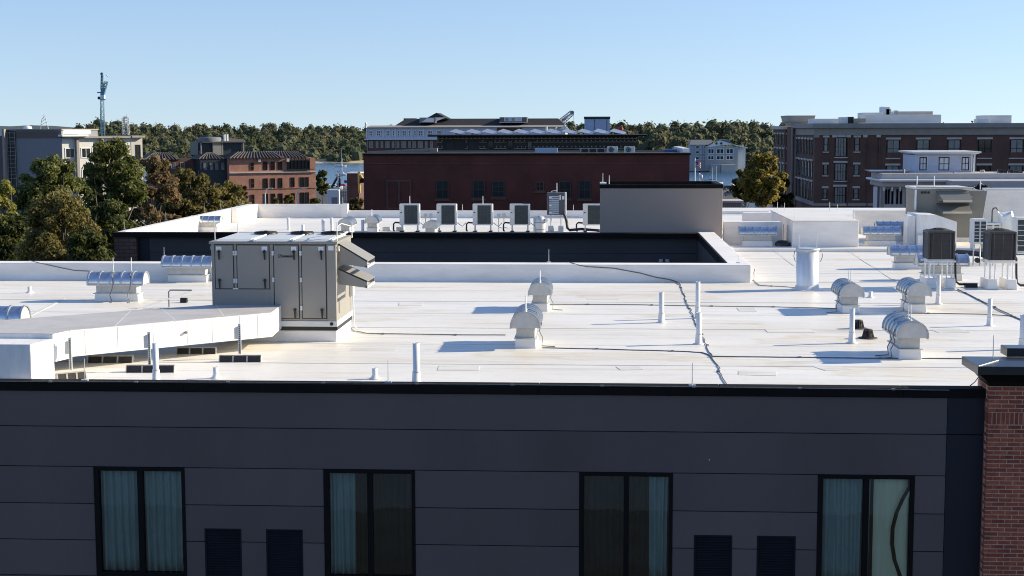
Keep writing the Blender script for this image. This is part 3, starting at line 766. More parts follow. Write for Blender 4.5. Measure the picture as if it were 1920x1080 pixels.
for px in (498, 566, 623):
    fxx = GY(px, 437, YR + UD - 0.6).x
    zf = zt + 0.07
    fan = part(rtu, 'fan', MB().lathe((fxx, YR + UD - 0.55, zf), [(0.30, 0), (0.305, 0.035), (0.28, 0.04), (0.27, 0.01), (0.02, 0.01)], 24), 'black')
    m = MB()
    for rr in (0.08, 0.15, 0.22, 0.28):
        m.tube([(fxx + rr * math.cos(a), YR + UD - 0.55 + rr * math.sin(a), zf + 0.045 + 0.03 * (1 - rr / 0.3)) for a in [2 * math.pi * i / 20 for i in range(21)]], 0.007, 4)
    for i in range(6):
        a = i * math.pi / 3; m.tube([(fxx, YR + UD - 0.55, zf + 0.075), (fxx + 0.29 * math.cos(a), YR + UD - 0.55 + 0.29 * math.sin(a), zf + 0.04)], 0.008, 4)
    part(fan, 'guard', m, 'black')
    part(fan, 'hub', MB().lathe((fxx, YR + UD - 0.55, zf + 0.02), [(0.07, 0), (0.07, 0.05), (0.03, 0.06)], 12), 'black')
# doors: slightly proud panels with a dark shadow gap round each
DOORS = [(405, 438, 460, 541, 'R'), (446, 505, 460, 541, 'L'), (515, 560, 460, 596, 'L'), (567, 611, 460, 596, 'L')]
for i, (a, b, t_, bt, side) in enumerate(DOORS):
    x0, x1, z1, z0 = X(a), X(b), Z(t_), Z(bt)
    d = part(rtu, 'door', MB().box(x0, YR - 0.022, z0, x1, YR - 0.004, z1), 'unit_grey', 0.006)
    part(d, 'door_gasket', MB().box(x0 - 0.022, YR - 0.0035, z0 - 0.022, x1 + 0.022, YR - 0.0005, z1 + 0.022), 'black')
    hx = x0 + 0.10 if side == 'R' else x1 - 0.10
    for hz in (z1 - 0.20, z0 + 0.16):
        h = MB().cyl((hx, YR - 0.07, hz + 0.05), (hx, YR - 0.022, hz + 0.05), 0.035, n=10)
        h.loft([[(hx - 0.022, YR - 0.075, hz + 0.06), (hx + 0.022, YR - 0.075, hz + 0.06), (hx + 0.022, YR - 0.05, hz + 0.06), (hx - 0.022, YR - 0.05, hz + 0.06)],
                [(hx - 0.004, YR - 0.085, hz - 0.15), (hx + 0.03, YR - 0.085, hz - 0.15), (hx + 0.03, YR - 0.065, hz - 0.15), (hx - 0.004, YR - 0.065, hz - 0.15)]])
        part(d, 'handle', h, 'black')
    part(d, 'sticker', MB().box(hx - 0.07, YR - 0.027, z1 - 0.13, hx + 0.06, YR - 0.0225, z1 - 0.03), 'sticker')
    gx = x1 + 0.03 if side == 'R' else x0 - 0.03
    zs = [z1 - 0.19, z0 + 0.19] if bt < 560 else [z1 - 0.19, (z0 + z1) / 2 + 0.05, z0 + 0.25]
    for hz in zs:
        part(d, 'hinge', MB().cyl((gx, YR - 0.045, hz + 0.028), (gx, YR - 0.01, hz + 0.028), 0.032, n=8).cyl((gx, YR - 0.04, hz - 0.03), (gx, YR - 0.01, hz - 0.03), 0.032, n=8), 'unit_light')
part(rtu, 'frame_post', MB().box(X(507), YR - 0.012, uz0 + 0.143, X(513), YR - 0.0005, uz1 - 0.01), 'unit_grey')
part(rtu, 'frame_post', MB().box(X(614), YR - 0.03, uz0 + 0.143, ux1 - 0.015, YR - 0.0005, uz1 - 0.01), 'unit_grey')
part(rtu, 'sticker', MB().box(X(617), YR - 0.034, Z(469), X(627), YR - 0.0305, Z(461)), 'sticker')
part(rtu, 'sticker', MB().box(X(437), YR - 0.027, Z(542.5), X(447), YR - 0.0225, Z(540)), 'sticker')
# logo on the third door: a round mark with slanted strokes and a long dark word bar
lg = MB(); lx, lz = X(525.5), Z(480)
lg.tube([(lx + 0.03 * math.cos(a), YR - 0.025, lz + 0.045 * math.sin(a)) for a in [R(60 + 240 * i / 12) for i in range(13)]], 0.006, 4)
lg.tube([(lx + 0.005, YR - 0.025, lz - 0.04), (lx + 0.025, YR - 0.025, lz + 0.045)], 0.006, 4)
lg.tube([(lx + 0.04, YR - 0.025, lz - 0.04), (lx + 0.06, YR - 0.025, lz + 0.045)], 0.006, 4)
lg.tube([(lx + 0.015, YR - 0.025, lz), (lx + 0.05, YR - 0.025, lz)], 0.006, 4)
for k in range(9): lg.box(lx + 0.07 + k * 0.029, YR - 0.0262, lz - 0.032, lx + 0.07 + k * 0.029 + 0.024, YR - 0.0225, lz + 0.016)
part(rtu, 'logo', lg, 'black')
part(rtu, 'drain_port', MB().cyl((X(622, 605), YR - 0.03, uz0 + 0.07), (X(622, 605), YR - 0.019, uz0 + 0.07), 0.045, n=12), 'rubber')
for (px, py) in ((395, 465), (634, 467)):
    cxx, czz = X(px, py), Z(py, px)
    part(rtu, 'lifting_ring', MB().tube([(cxx, YR + 0.1 + 0.0 + 0.055 * math.cos(a), czz + 0.055 * math.sin(a)) for a in [2 * math.pi * i / 14 for i in range(15)]], 0.014, 5), 'unit_light')
# weather hoods on the right end
def hood(zt_, zb_, zl, reach, y0, y1):
    p = [(ux1 + 0.0, zb_), (ux1 + reach, zl - 0.17), (ux1 + reach, zl), (ux1, zt_)]
    q = [(x, z) for x, z in p]
    h = part(rtu, 'weather_hood', MB().loft([[(x, y0, z) for x, z in q], [(x, y0 + 0.03, z) for x, z in q]]).loft([[(x, y1 - 0.03, z) for x, z in q], [(x, y1, z) for x, z in q]])
             .add([(ux1, y0, zt_ + 0.004), (ux1 + reach + 0.02, y0, zl + 0.004), (ux1 + reach + 0.02, y1, zl + 0.004), (ux1, y1, zt_ + 0.004), (ux1, y0, zt_ - 0.03), (ux1 + reach, y0, zl - 0.03), (ux1 + reach, y1, zl - 0.03), (ux1, y1, zt_ - 0.03)],
                  [(0, 1, 2, 3), (4, 7, 6, 5), (0, 4, 5, 1), (1, 5, 6, 2), (2, 6, 7, 3), (3, 7, 4, 0)]), 'unit_grey')
    part(h, 'lip', MB().box(ux1 + reach - 0.04, y0, zl - 0.18, ux1 + reach + 0.015, y1, zl - 0.125), 'unit_light')
    return h
hd = lambda px, py: GY(px, py, YR + 0.25)
hood(hd(634, 456).z, hd(634, 494).z, hd(690, 489).z, hd(688, 489).x - ux1, YR + 0.25, YR + 1.45)
hood(hd(634, 503).z, hd(634, 533).z, hd(690, 527).z, hd(688, 527).x - ux1, YR + 0.25, YR + 1.45)
part(rtu, 'filter_access', MB().box(ux1 - 0.012, YR + 0.3, uz0 + 0.3, ux1 + 0.006, YR + 1.2, hd(634, 560).z), 'unit_grey')
for px, pb, pt in ((403, 448, 412), (446, 446, 412), (632, 452, 417), (660, 450, 417)):
    yy = YR + (0.2 if px in (403, 632) else 2.0)
    b_ = GY(px, pb, yy); t_ = GY(px, pt, yy)
    part(rtu, 'lightning_rod', MB().cyl((b_.x, yy, zt - 0.05), (b_.x, yy, t_.z), 0.014, 0.010, 6), 'pvc')
part(rtu, 'rod_brace', MB().tube([(GY(632, 425, YR + 0.2).x, YR + 0.2, GY(632, 425, YR + 0.2).z), (GY(640, 420, YR + .5).x, YR + .5, GY(640, 419, YR + .5).z), (GY(658, 424, YR + 2).x, YR + 2.0, GY(658, 424, YR + 2).z)], 0.012, 5), 'pvc')

part(rtu, 'conduit', MB().tube([(ux1 + 0.03, YR + UD - 0.15, uz1 - 0.5), (ux1 + 0.05, YR + UD - 0.15, uz0 + 0.5), (ux1 + 0.06, YR + UD - 0.15, ROOF + 0.15), (ux1 + 0.2, YR + UD - 0.3, ROOF + 0.02)], 0.018, 6), 'pvc')
part(rtu, 'disconnect_box', MB().box(ux1 - 0.01, YR + UD - 0.35, uz0 + 0.55, ux1 + 0.08, YR + UD - 0.1, uz0 + 0.9), 'unit_light', 0.01)
for i_ in range(12):
    xs_ = ux0 + 0.1 + (ux1 - ux0 - 0.2) * i_ / 11
    part(rtu, 'rim_screw', MB().cyl((xs_, YR - 0.052, uz1 + 0.035), (xs_, YR - 0.044, uz1 + 0.035), 0.011, n=6), 'galv_matt')
# ---- white membrane-wrapped duct from the unit to the left
DT, DB = ROOF + 0.90, ROOF + 0.32
P2 = lambda px, py, z=DT: (GZ(px, py, z).x, GZ(px, py, z).y)
duct = thing('roof_duct', 'long white wrapped duct bending from the big grey unit to the left', 'duct', (GZ(300, 620, ROOF).x, GZ(300, 620, ROOF).y, ROOF))
f0 = P2(509, 586); f1 = P2(130, 619.5); f2 = P2(92, 634)
nose = P2(530, 570)
rtx = X(520, 560)
b0 = (X(512), YR - 0.005); b1 = (ux0 - 0.0, YR - 0.005)
k1 = P2(396, 561.5); k2 = P2(232, 583); k3 = P2(0, 602)
lb = 0.03
run = [f0, nose, (X(514), YR - 0.004), (ux0 + 0.05, YR - 0.004), k1, k2, (k2[0] - 0.9, k2[1] - 0.35), f1]
run = [f1, f0, nose, (X(514), YR - 0.004), (ux0 + 0.02, YR - 0.004), (ux0 - 0.25, YR - 0.25), k2]
part(duct, 'duct_run', MB().prism(run, DB, DT - 0.004), 'membrane_duct', 0.02)
part(duct, 'duct_top', MB().prism(run, DT - 0.002, DT + 0.006), 'membrane_top')  # top face greyer than the duct sides
ed = GY(57, 646, YF + 0.55); e0 = (ed.x, ed.y); zdr = ed.z
f2v = GY(99, 637, e0[1] + 0.85); f2 = (f2v.x, f2v.y)
elbow = [(f1[0] - 0.003, f1[1] + 0.002), (k2[0] - 0.003, k2[1]), (-14.0, k3[1] - 0.1), (-14.0, e0[1] + 0.9), (e0[0] - 0.05, e0[1] + 0.9), f2]
part(duct, 'duct_elbow', MB().prism(elbow[::-1], DB - 0.03, DT - 0.012), 'membrane_duct', 0.02)
part(duct, 'duct_top', MB().prism(elbow[::-1], DT - 0.01, DT - 0.002), 'membrane_top')
drop = [(-14.0, e0[1]), (e0[0], e0[1]), (f2[0] + 0.004, f2[1] - 0.004), (e0[0] + 0.06, f2[1] + 0.3), (-14.0, e0[1] + 1.2)]
part(duct, 'duct_drop', MB().prism(drop, ROOF - 0.01, zdr), 'membrane_duct', 0.02)
# wrap seams: thin raised laps down the sunlit side
sd = Vector((f0[0] - f1[0], f0[1] - f1[1], 0)); L_ = sd.length; sd.normalize(); nrm = Vector((sd.y, -sd.x, 0))
rn = random.Random(5)
s_ = 0.35
while s_ < L_ - 0.15:
    p = Vector((f1[0], f1[1], 0)) + sd * s_
    w2 = 0.05 + rn.random() * 0.06
    a = p + nrm * 0.006; b = p + sd * w2 + nrm * 0.006
    m = MB().loft([[(p.x, p.y, DB + 0.02), (p.x + sd.x * w2, p.y + sd.y * w2, DB + 0.02), (b.x, b.y, DB + 0.02), (a.x, a.y, DB + 0.02)],
                   [(p.x, p.y, DT - 0.02), (p.x + sd.x * w2, p.y + sd.y * w2, DT - 0.02), (b.x, b.y, DT - 0.02), (a.x, a.y, DT - 0.02)]])
    part(duct, 'wrap_seam', m, 'membrane_duct')
    s_ += 0.42 + rn.random() * 0.45
for (a, b) in (((330, 602), (300, 577)), ((215, 612), (245, 583)), ((420, 594), (400, 565))):
    pa, pb = P2(*a), P2(*b)
    part(duct, 'wrap_seam', MB().tube([(pa[0], pa[1], DT), (pb[0], pb[1], DT)], 0.009, 4), 'membrane_duct')
c = P2(341, 625, DT - 0.3)
tp = Vector((f1[0], f1[1], 0)) + sd * (L_ * 0.55) + nrm * 0.01
part(duct, 'test_port', MB().cyl((tp.x, tp.y, DT - 0.28), (tp.x + nrm.x * 0.05, tp.y + nrm.y * 0.05, DT - 0.28), 0.03, n=8), 'wire')
# struts that carry the duct
for i, (px, pt, pb, lab) in enumerate(((133, 633, 694, 'slotted steel strut holding the duct, leftmost of three'), (281, 622, 686, 'slotted steel strut holding the duct, middle of three'), (450, 607, 664, 'slotted steel strut holding the duct, rightmost of three'))):
    b_ = GZ(px, pb, ROOF + 0.1)
    zt_ = GY(px, pt, b_.y).z
    s = thing('duct_strut', lab, 'strut', (b_.x, b_.y, ROOF + 0.09), 'struts under the duct')
    part(s, 'channel', MB().box(b_.x - 0.032, b_.y - 0.02, ROOF + 0.10, b_.x + 0.032, b_.y + 0.02, zt_), 'galv_matt', 0.004)
    n_ = int((zt_ - ROOF - 0.15) / 0.045)
    sl = MB()
    for k in range(n_): sl.box(b_.x - 0.012, b_.y - 0.0235, ROOF + 0.14 + k * 0.045, b_.x + 0.012, b_.y - 0.0205, ROOF + 0.165 + k * 0.045)
    so = part(s, 'slots', sl, 'black'); so['kind'] = 'stuff'
    part(s, 'bracket', MB().loft([[(b_.x - 0.13, b_.y + 0.022, zt_ - 0.36), (b_.x - 0.02, b_.y + 0.022, zt_ - 0.36), (b_.x - 0.02, b_.y + 0.05, zt_ - 0.36), (b_.x - 0.13, b_.y + 0.05, zt_ - 0.30)],
                                  [(b_.x - 0.13, b_.y + 0.022, zt_ - 0.1), (b_.x - 0.02, b_.y + 0.022, zt_ - 0.05), (b_.x - 0.02, b_.y + 0.05, zt_ - 0.05), (b_.x - 0.13, b_.y + 0.05, zt_ - 0.1)]]), 'galv_matt')
# rubber support blocks
def block(px, py, length, rz, label):
    p = GZ(px, py, ROOF)
    t = thing('support_block', label, 'support block', (p.x, p.y, ROOF), 'rubber blocks under the duct')
    t.rotation_euler = (0, 0, rz)
    for k in range(3):
        a = -length / 2 + k * length / 3 + 0.012; b = a + length / 3 - 0.024
        tr = [(-0.09, 0.0), (0.09, 0.0), (0.055, 0.13), (-0.055, 0.13)]
        s = part(t, 'rubber_segment', MB().prismx([(y_, z_) for y_, z_ in tr], a, b), 'rubber', 0.008, True)
        for e in (a - 0.010, b):
            part(s, 'reflective_stripe', MB().prismx([(y_ * 1.06, z_ * 1.03) for y_, z_ in tr], e - 0.004, e + 0.016), 'rubber_stripe', 0, True)
    part(t, 'channel', MB().box(-length / 2, -0.03, 0.134, length / 2, 0.03, 0.155), 'rubber_stripe', 0, True)
    return t
block(208, 679, 1.02, R(3), 'dark rubber support block under the duct, second from the left, at the back')
block(283, 697, 1.05, R(3), 'dark rubber support block at the foot of the middle duct strut')
block(369, 663, 0.92, R(3), 'dark rubber support block at the back between the middle and right duct struts')
block(451, 678, 0.95, R(3), 'dark rubber support block at the foot of the rightmost duct strut')
block(133, 711, 0.62, R(38), 'dark rubber support block turned aslant at the foot of the leftmost duct strut')
# ---- gas pipe on a bent stand with a cap, behind the duct
gp = thing('gas_pipe', 'thin bent gas pipe standing on the roof left of the grey unit', 'pipe', tuple(GZ(316, 566, ROOF)))
p0 = GZ(317, 576, ROOF); zt_ = GY(317, 544, p0.y).z; p1 = GY(360, 543, p0.y)
part(gp, 'pipe', MB().tube([(p0.x, p0.y, ROOF), (p0.x, p0.y, zt_ - 0.05), (p0.x + 0.05, p0.y, zt_), (p1.x, p0.y, zt_)], 0.022, 6), 'wire')
p2 = GZ(255, 584, ROOF + 0.9)
part(gp, 'branch', MB().tube([(p1.x, p0.y, zt_ - 0.02), (p0.x - 0.3, p0.y - 0.5, zt_ - 0.35), (p0.x - 1.1, p0.y - 0.9, zt_ - 0.6)], 0.02, 6), 'pvc')
c = GZ(345, 567, ROOF)
single('pipe_block', MB().prismx([(c.y - 0.09, ROOF), (c.y + 0.09, ROOF), (c.y + 0.05, ROOF + 0.14), (c.y - 0.05, ROOF + 0.14)], c.x - 0.1, c.x + 0.1), 'black', 'small black pipe block under the bent gas pipe', 'support block', tuple(c), None, 0.01)

# ---- white plastic vent pipes
def pipe(px, pt, pb, r, label, zr=ROOF, band=True, base=True, mat='pvc', group='white plastic vent pipes'):
    p = GZ(px, pb, zr); zt_ = GY(px, pt, p.y).z
    t = thing('vent_pipe', label, 'vent pipe', (p.x, p.y, zr), group)
    part(t, 'pipe', MB().lathe((p.x, p.y, zr), [(r, -0.01), (r, zt_ - zr), (r * 0.82, zt_ - zr), (r * 0.82, zt_ - zr - 0.1)], 14), mat)
    h = zt_ - zr
    if base: part(t, 'boot', MB().lathe((p.x, p.y, zr), [(r * 2.2, 0), (r * 2.1, 0.012), (r * 1.35, 0.03), (r * 1.15, min(0.3, h * 0.3)), (r * 1.02, min(0.3, h * 0.3) + 0.01)], 14), 'membrane_wall')
    if band and h > 0.5: part(t, 'clamp', MB().lathe((p.x, p.y, zr + min(0.3, h * 0.3)), [(r * 1.19, 0), (r * 1.19, 0.02)], 14), 'galv_matt')
    return t
pipe(781, 643, 721, 0.072, 'tall white vent pipe near the front roof edge at roof centre-left')
pipe(293, 643, 716, 0.062, 'tall white vent pipe in front of the duct')
pipe(1240, 548, 605, 0.068, 'white vent pipe standing alone left of the pair beside the diagonal cable')
pipe(1308, 528, 597, 0.062, 'tall white vent pipe, the farther of the pair beside the diagonal cable')
pipe(1310, 586, 645, 0.066, 'white vent pipe, the nearer of the pair beside the diagonal cable')
pipe(1597, 578, 643, 0.064, 'tall white vent pipe left of the two roof drains')
pipe(1855, 560, 611, 0.058, 'white vent pipe near the right frame edge')
pipe(1759, 515, 570, 0.062, 'white vent pipe just right of the vent before the left brown condenser')
pipe(1917, 590, 655, 0.075, 'white vent pipe cut by the right frame edge above the pier cap')
pipe(56, 537, 549, 0.065, 'short white pipe stub alone on the far left of the roof')
pipe(405, 688, 709, 0.06, 'short white pipe stub near the front edge under the grey unit', ROOF)
pipe(703, 690, 710, 0.06, 'short white pipe stub near the front edge left of the tall pipe')
pipe(1632, 546, 558, 0.06, 'short white pipe stub right of the vent with the blue shadow')
for (px, pt, pb, lab) in ((541, 408, 431, 'short white vent pipe on the rear wing, leftmost of its row'), (606, 411, 433, 'white vent pipe on the rear wing left of the tallest one'), (622, 408, 433, 'tallest white vent pipe on the rear wing'),
                          (568, 421, 433, 'low white pipe stub on the rear wing between the taller pipes'), (680, 412, 434, 'white vent pipe beside the small vent on the rear wing'), (1003, 406, 434, 'white vent pipe left of the silver cylinder on the rear wing')):
    pipe(px, pt, pb, 0.085, lab, FROOF, False, False)
pipe(1297, 423, 441, 0.10, 'white pipe stub before the plain grey penthouse, the left one', FROOF, False, False)
pipe(1328, 418, 441, 0.05, 'thin pipe before the plain grey penthouse, the right one', FROOF, False, False)
# steel stack
st = GZ(1513, 543, ROOF); zt_ = GY(1513, 466, st.y).z; r = 0.36
stack = thing('steel_stack', 'wide silver steel exhaust stack on the right part of the roof', 'stack', (st.x, st.y, ROOF))
part(stack, 'shaft', MB().lathe((st.x, st.y, ROOF), [(r, -0.01), (r, zt_ - ROOF), (r * 0.9, zt_ - ROOF), (r * 0.9, zt_ - ROOF - 0.3)], 28), 'steel_stack')
part(stack, 'rim', MB().lathe((st.x, st.y, zt_ - 0.07), [(r * 1.0, 0), (r * 1.07, 0.01), (r * 1.07, 0.08), (r * 0.9, 0.085)], 28), 'galv_matt')
part(stack, 'boot', MB().lathe((st.x, st.y, ROOF), [(r * 1.5, 0), (r * 1.4, 0.015), (r * 1.08, 0.03), (r * 1.05, 0.14), (r, 0.15)], 28), 'membrane_wall')
for s in (-1, 1):
    part(stack, 'guy_loop', MB().tube([(st.x + s * r * 0.9, st.y - 0.1, zt_ - 0.04), (st.x + s * r * 1.22, st.y - 0.15, zt_ - 0.08), (st.x + s * r * 1.28, st.y - 0.15, zt_ - 0.24), (st.x + s * r * 1.12, st.y - 0.1, zt_ - 0.42)], 0.012, 5), 'wire')
    part(stack, 'lightning_rod', MB().cyl((st.x + s * r * 0.8, st.y, zt_ - 0.1), (st.x + s * r * 0.8, st.y, zt_ + 0.42), 0.012, 0.009, 6), 'pvc')
# roof drains with dome strainers
for px, py, lab in ((1611, 617, 'rusty dome strainer of a roof drain, the farther of two'), (1629, 635, 'rusty dome strainer of a roof drain, the nearer of two')):
    p = GZ(px, py, ROOF); p.y += 0.12
    t = thing('roof_drain', lab, 'roof drain', (p.x, p.y, ROOF), 'roof drains')
    part(t, 'ring', MB().lathe((p.x, p.y, ROOF), [(0.24, 0), (0.24, 0.012), (0.15, 0.03), (0.14, 0.03)], 20), 'strainer')
    part(t, 'core', MB().lathe((p.x, p.y, ROOF), [(0.11, 0.03), (0.085, 0.18), (0.02, 0.19)], 14), 'black')
    part(t, 'dome_top', MB().lathe((p.x, p.y, ROOF + 0.205), [(0.105, 0), (0.105, 0.02), (0.03, 0.03)], 16), 'strainer')
    for k in range(16):
        a = 2 * math.pi * k / 16
        part(t, 'strainer_bar', MB().cyl((p.x + 0.145 * math.cos(a), p.y + 0.145 * math.sin(a), ROOF + 0.025), (p.x + 0.10 * math.cos(a), p.y + 0.10 * math.sin(a), ROOF + 0.21), 0.012, n=4), 'strainer')

# ---- lightning rods standing on parapets and roof edge
def rod(px, pt, pb, z, label, r=0.012, mat='galv_matt'):
    p = GZ(px, pb, z); zt_ = GY(px, pt, p.y).z
    t = thing('lightning_rod', label, 'lightning rod', (p.x, p.y, z), 'lightning rods on the roof edges')
    part(t, 'rod', MB().cyl((p.x, p.y, z - 0.02), (p.x, p.y, zt_), r, r * 0.6, 6), mat)
    part(t, 'base', MB().cbox(p.x, p.y, z - 0.004, 0.14, 0.07, 0.03), mat)
for a in ((728, 675, 717, ztop, 'thin rod on the front roof edge left of the tall white pipe'), (1298, 680, 724, ztop, 'thin rod on the front roof edge by the diagonal cable'), (159, 672, 714, ztop, 'thin rod on the front roof edge right of the duct drop'),
          (308, 463, 489, zpar, 'thin rod on the parapet above the vent left of the grey unit'), (1029, 467, 492, zpar, 'thin rod on the parapet at roof centre'), (1384, 478, 493, zpar, 'thin rod on the right corner of the parapet'),
          (233, 411, 430, zpar, 'thin rod on the rear wing left parapet, nearest of five'), (311, 397, 413, zpar, 'thin rod on the rear wing left parapet, second of five'), (383, 381, 398, zpar, 'thin rod on the rear wing left parapet, third of five'), (414, 375, 391, zpar, 'thin rod on the rear wing left parapet, fourth of five'), (450, 369, 384, zpar, 'thin rod on the rear wing left parapet, farthest of five')):
    rod(*a)
zlow = GY(900, 395.5, YB).z
for px, pt in ((643, 370), (867, 383), (1075, 384)):
    p = GY(px, 395, YB + 0.2); zt_ = GY(px, pt, YB + 0.2).z
    zb_ = zpar if px < 652 else zlow
    o = single('lightning_rod', MB().cyl((p.x, p.y, zb_), (p.x, p.y, zt_), 0.02, 0.014, 6).cbox(p.x, p.y, zb_ - 0.004, 0.14, 0.07, 0.03), 'galv_matt', {643: 'thin rod on the pier of the rear wing back parapet', 867: 'thin rod on the low back parapet between two mini-splits', 1075: 'thin rod on the low back parapet right of the dark louvred unit'}[px], 'lightning rod', (p.x, p.y, zb_), 'lightning rods on the roof edges')

# ---- cables lying on the roof
def cable(pts, label, r=0.013, z=ROOF, jit=0.02, mat='wire', clips=True):
    w3 = []
    rn = random.Random(len(label) * 7 + int(pts[0][0]))
    for i in range(len(pts) - 1):
        a, b = pts[i], pts[i + 1]
        za = a[2] if len(a) > 2 else z; zb_ = b[2] if len(b) > 2 else z
        A = GY(a[0], a[1], a[3]) if len(a) > 3 else GZ(a[0], a[1], za); B_ = GY(b[0], b[1], b[3]) if len(b) > 3 else GZ(b[0], b[1], zb_)
        n = max(2, int((B_ - A).length / 0.35))
        for k in range(n + (1 if i == len(pts) - 2 else 0)):
            p = A.lerp(B_, k / n); w3.append((p.x + rn.uniform(-jit, jit), p.y + rn.uniform(-jit, jit), p.z + r))
    t = thing('lightning_cable', label, 'cable', w3[0], 'lightning protection cables')
    part(t, 'strand', MB().tube(w3, r, 5), mat)
    if clips:
        for k in range(3, len(w3) - 2, 5):
            x, y_, z_ = w3[k]; part(t, 'clip', MB().cbox(x, y_, z_ - r * 1.2, 0.07, 0.06, r * 2.6), mat)
    return t
cable([(655, 601), (655, 612), (662, 621), (690, 626), (800, 628), (905, 629), (948, 629)], 'thin cable curving from the grey unit to the nearer centre vent')
cable([(1015, 653), (1120, 655), (1290, 660), (1318, 662), (1335, 669), (1500, 671), (1680, 673), (1832, 673)], 'thin cable from the nearer centre vent right towards the pier cap')
cable([(1030, 571), (1200, 572), (1290, 574), (1450, 576), (1570, 579)], 'thin cable from the farther centre vent right past the pipes')
cable([(1660, 590), (1740, 588), (1850, 590), (1905, 594)], 'thin cable right of the vents towards the right frame edge')
cable([(1275, 533), (1282, 552), (1289, 570), (1297, 585), (1306, 612), (1318, 636), (1331, 661), (1342, 680), (1353, 703), (1366, 722)], 'thick dark frayed cable running diagonally down the roof to the front edge', 0.0115, jit=0.035)
q_ = YP - 0.02
cable([(1068, 493, 0, YP + 0.3), (1085, 498, 0, q_), (1100, 501, 0, q_), (1150, 504, 0, q_), (1200, 513, 0, q_), (1230, 521, 0, q_), (1255, 525, 0, q_), (1268, 529, 0, q_), (1275, 534)], 'dark cable drooping down the face of the centre parapet', 0.018, jit=0.004, clips=False)
vy = GZ(217, 565, ROOF).y + 0.2
cable([(55, 489, 0, YP + 0.3), (75, 494, 0, q_), (110, 502, 0, q_), (140, 508, 0, q_), (165, 509, 0, q_), (188, 513, 0, q_), (200, 522, 0, q_)], 'thin cable drooping from the left parapet to the cabled vent', 0.014, jit=0.004, clips=False)
cable([(1795, 543), (1830, 560), (1870, 580), (1925, 606)], 'dark cable running diagonally off the right frame edge', 0.018)
cable([(0, 716), (320, 717.5), (640, 719), (960, 722.5), (1300, 726.5), (1500, 729), (1780, 732.5)], 'thin cable along the front roof edge behind the black coping', 0.011, ztop + 0.0, jit=0.01)
cable([(1818, 725, ROOF + 0.2), (1828, 717, ROOF + 0.25), (1836, 706, ROOF + 0.42)], 'short wire arching up to the black pier cap', 0.010, jit=0, clips=False)
cable([(1415, 505, zpar - 0.1), (1413, 527), (1425, 536), (1470, 538), (1492, 540)], 'thin cable from the parapet corner to the steel stack', 0.012)

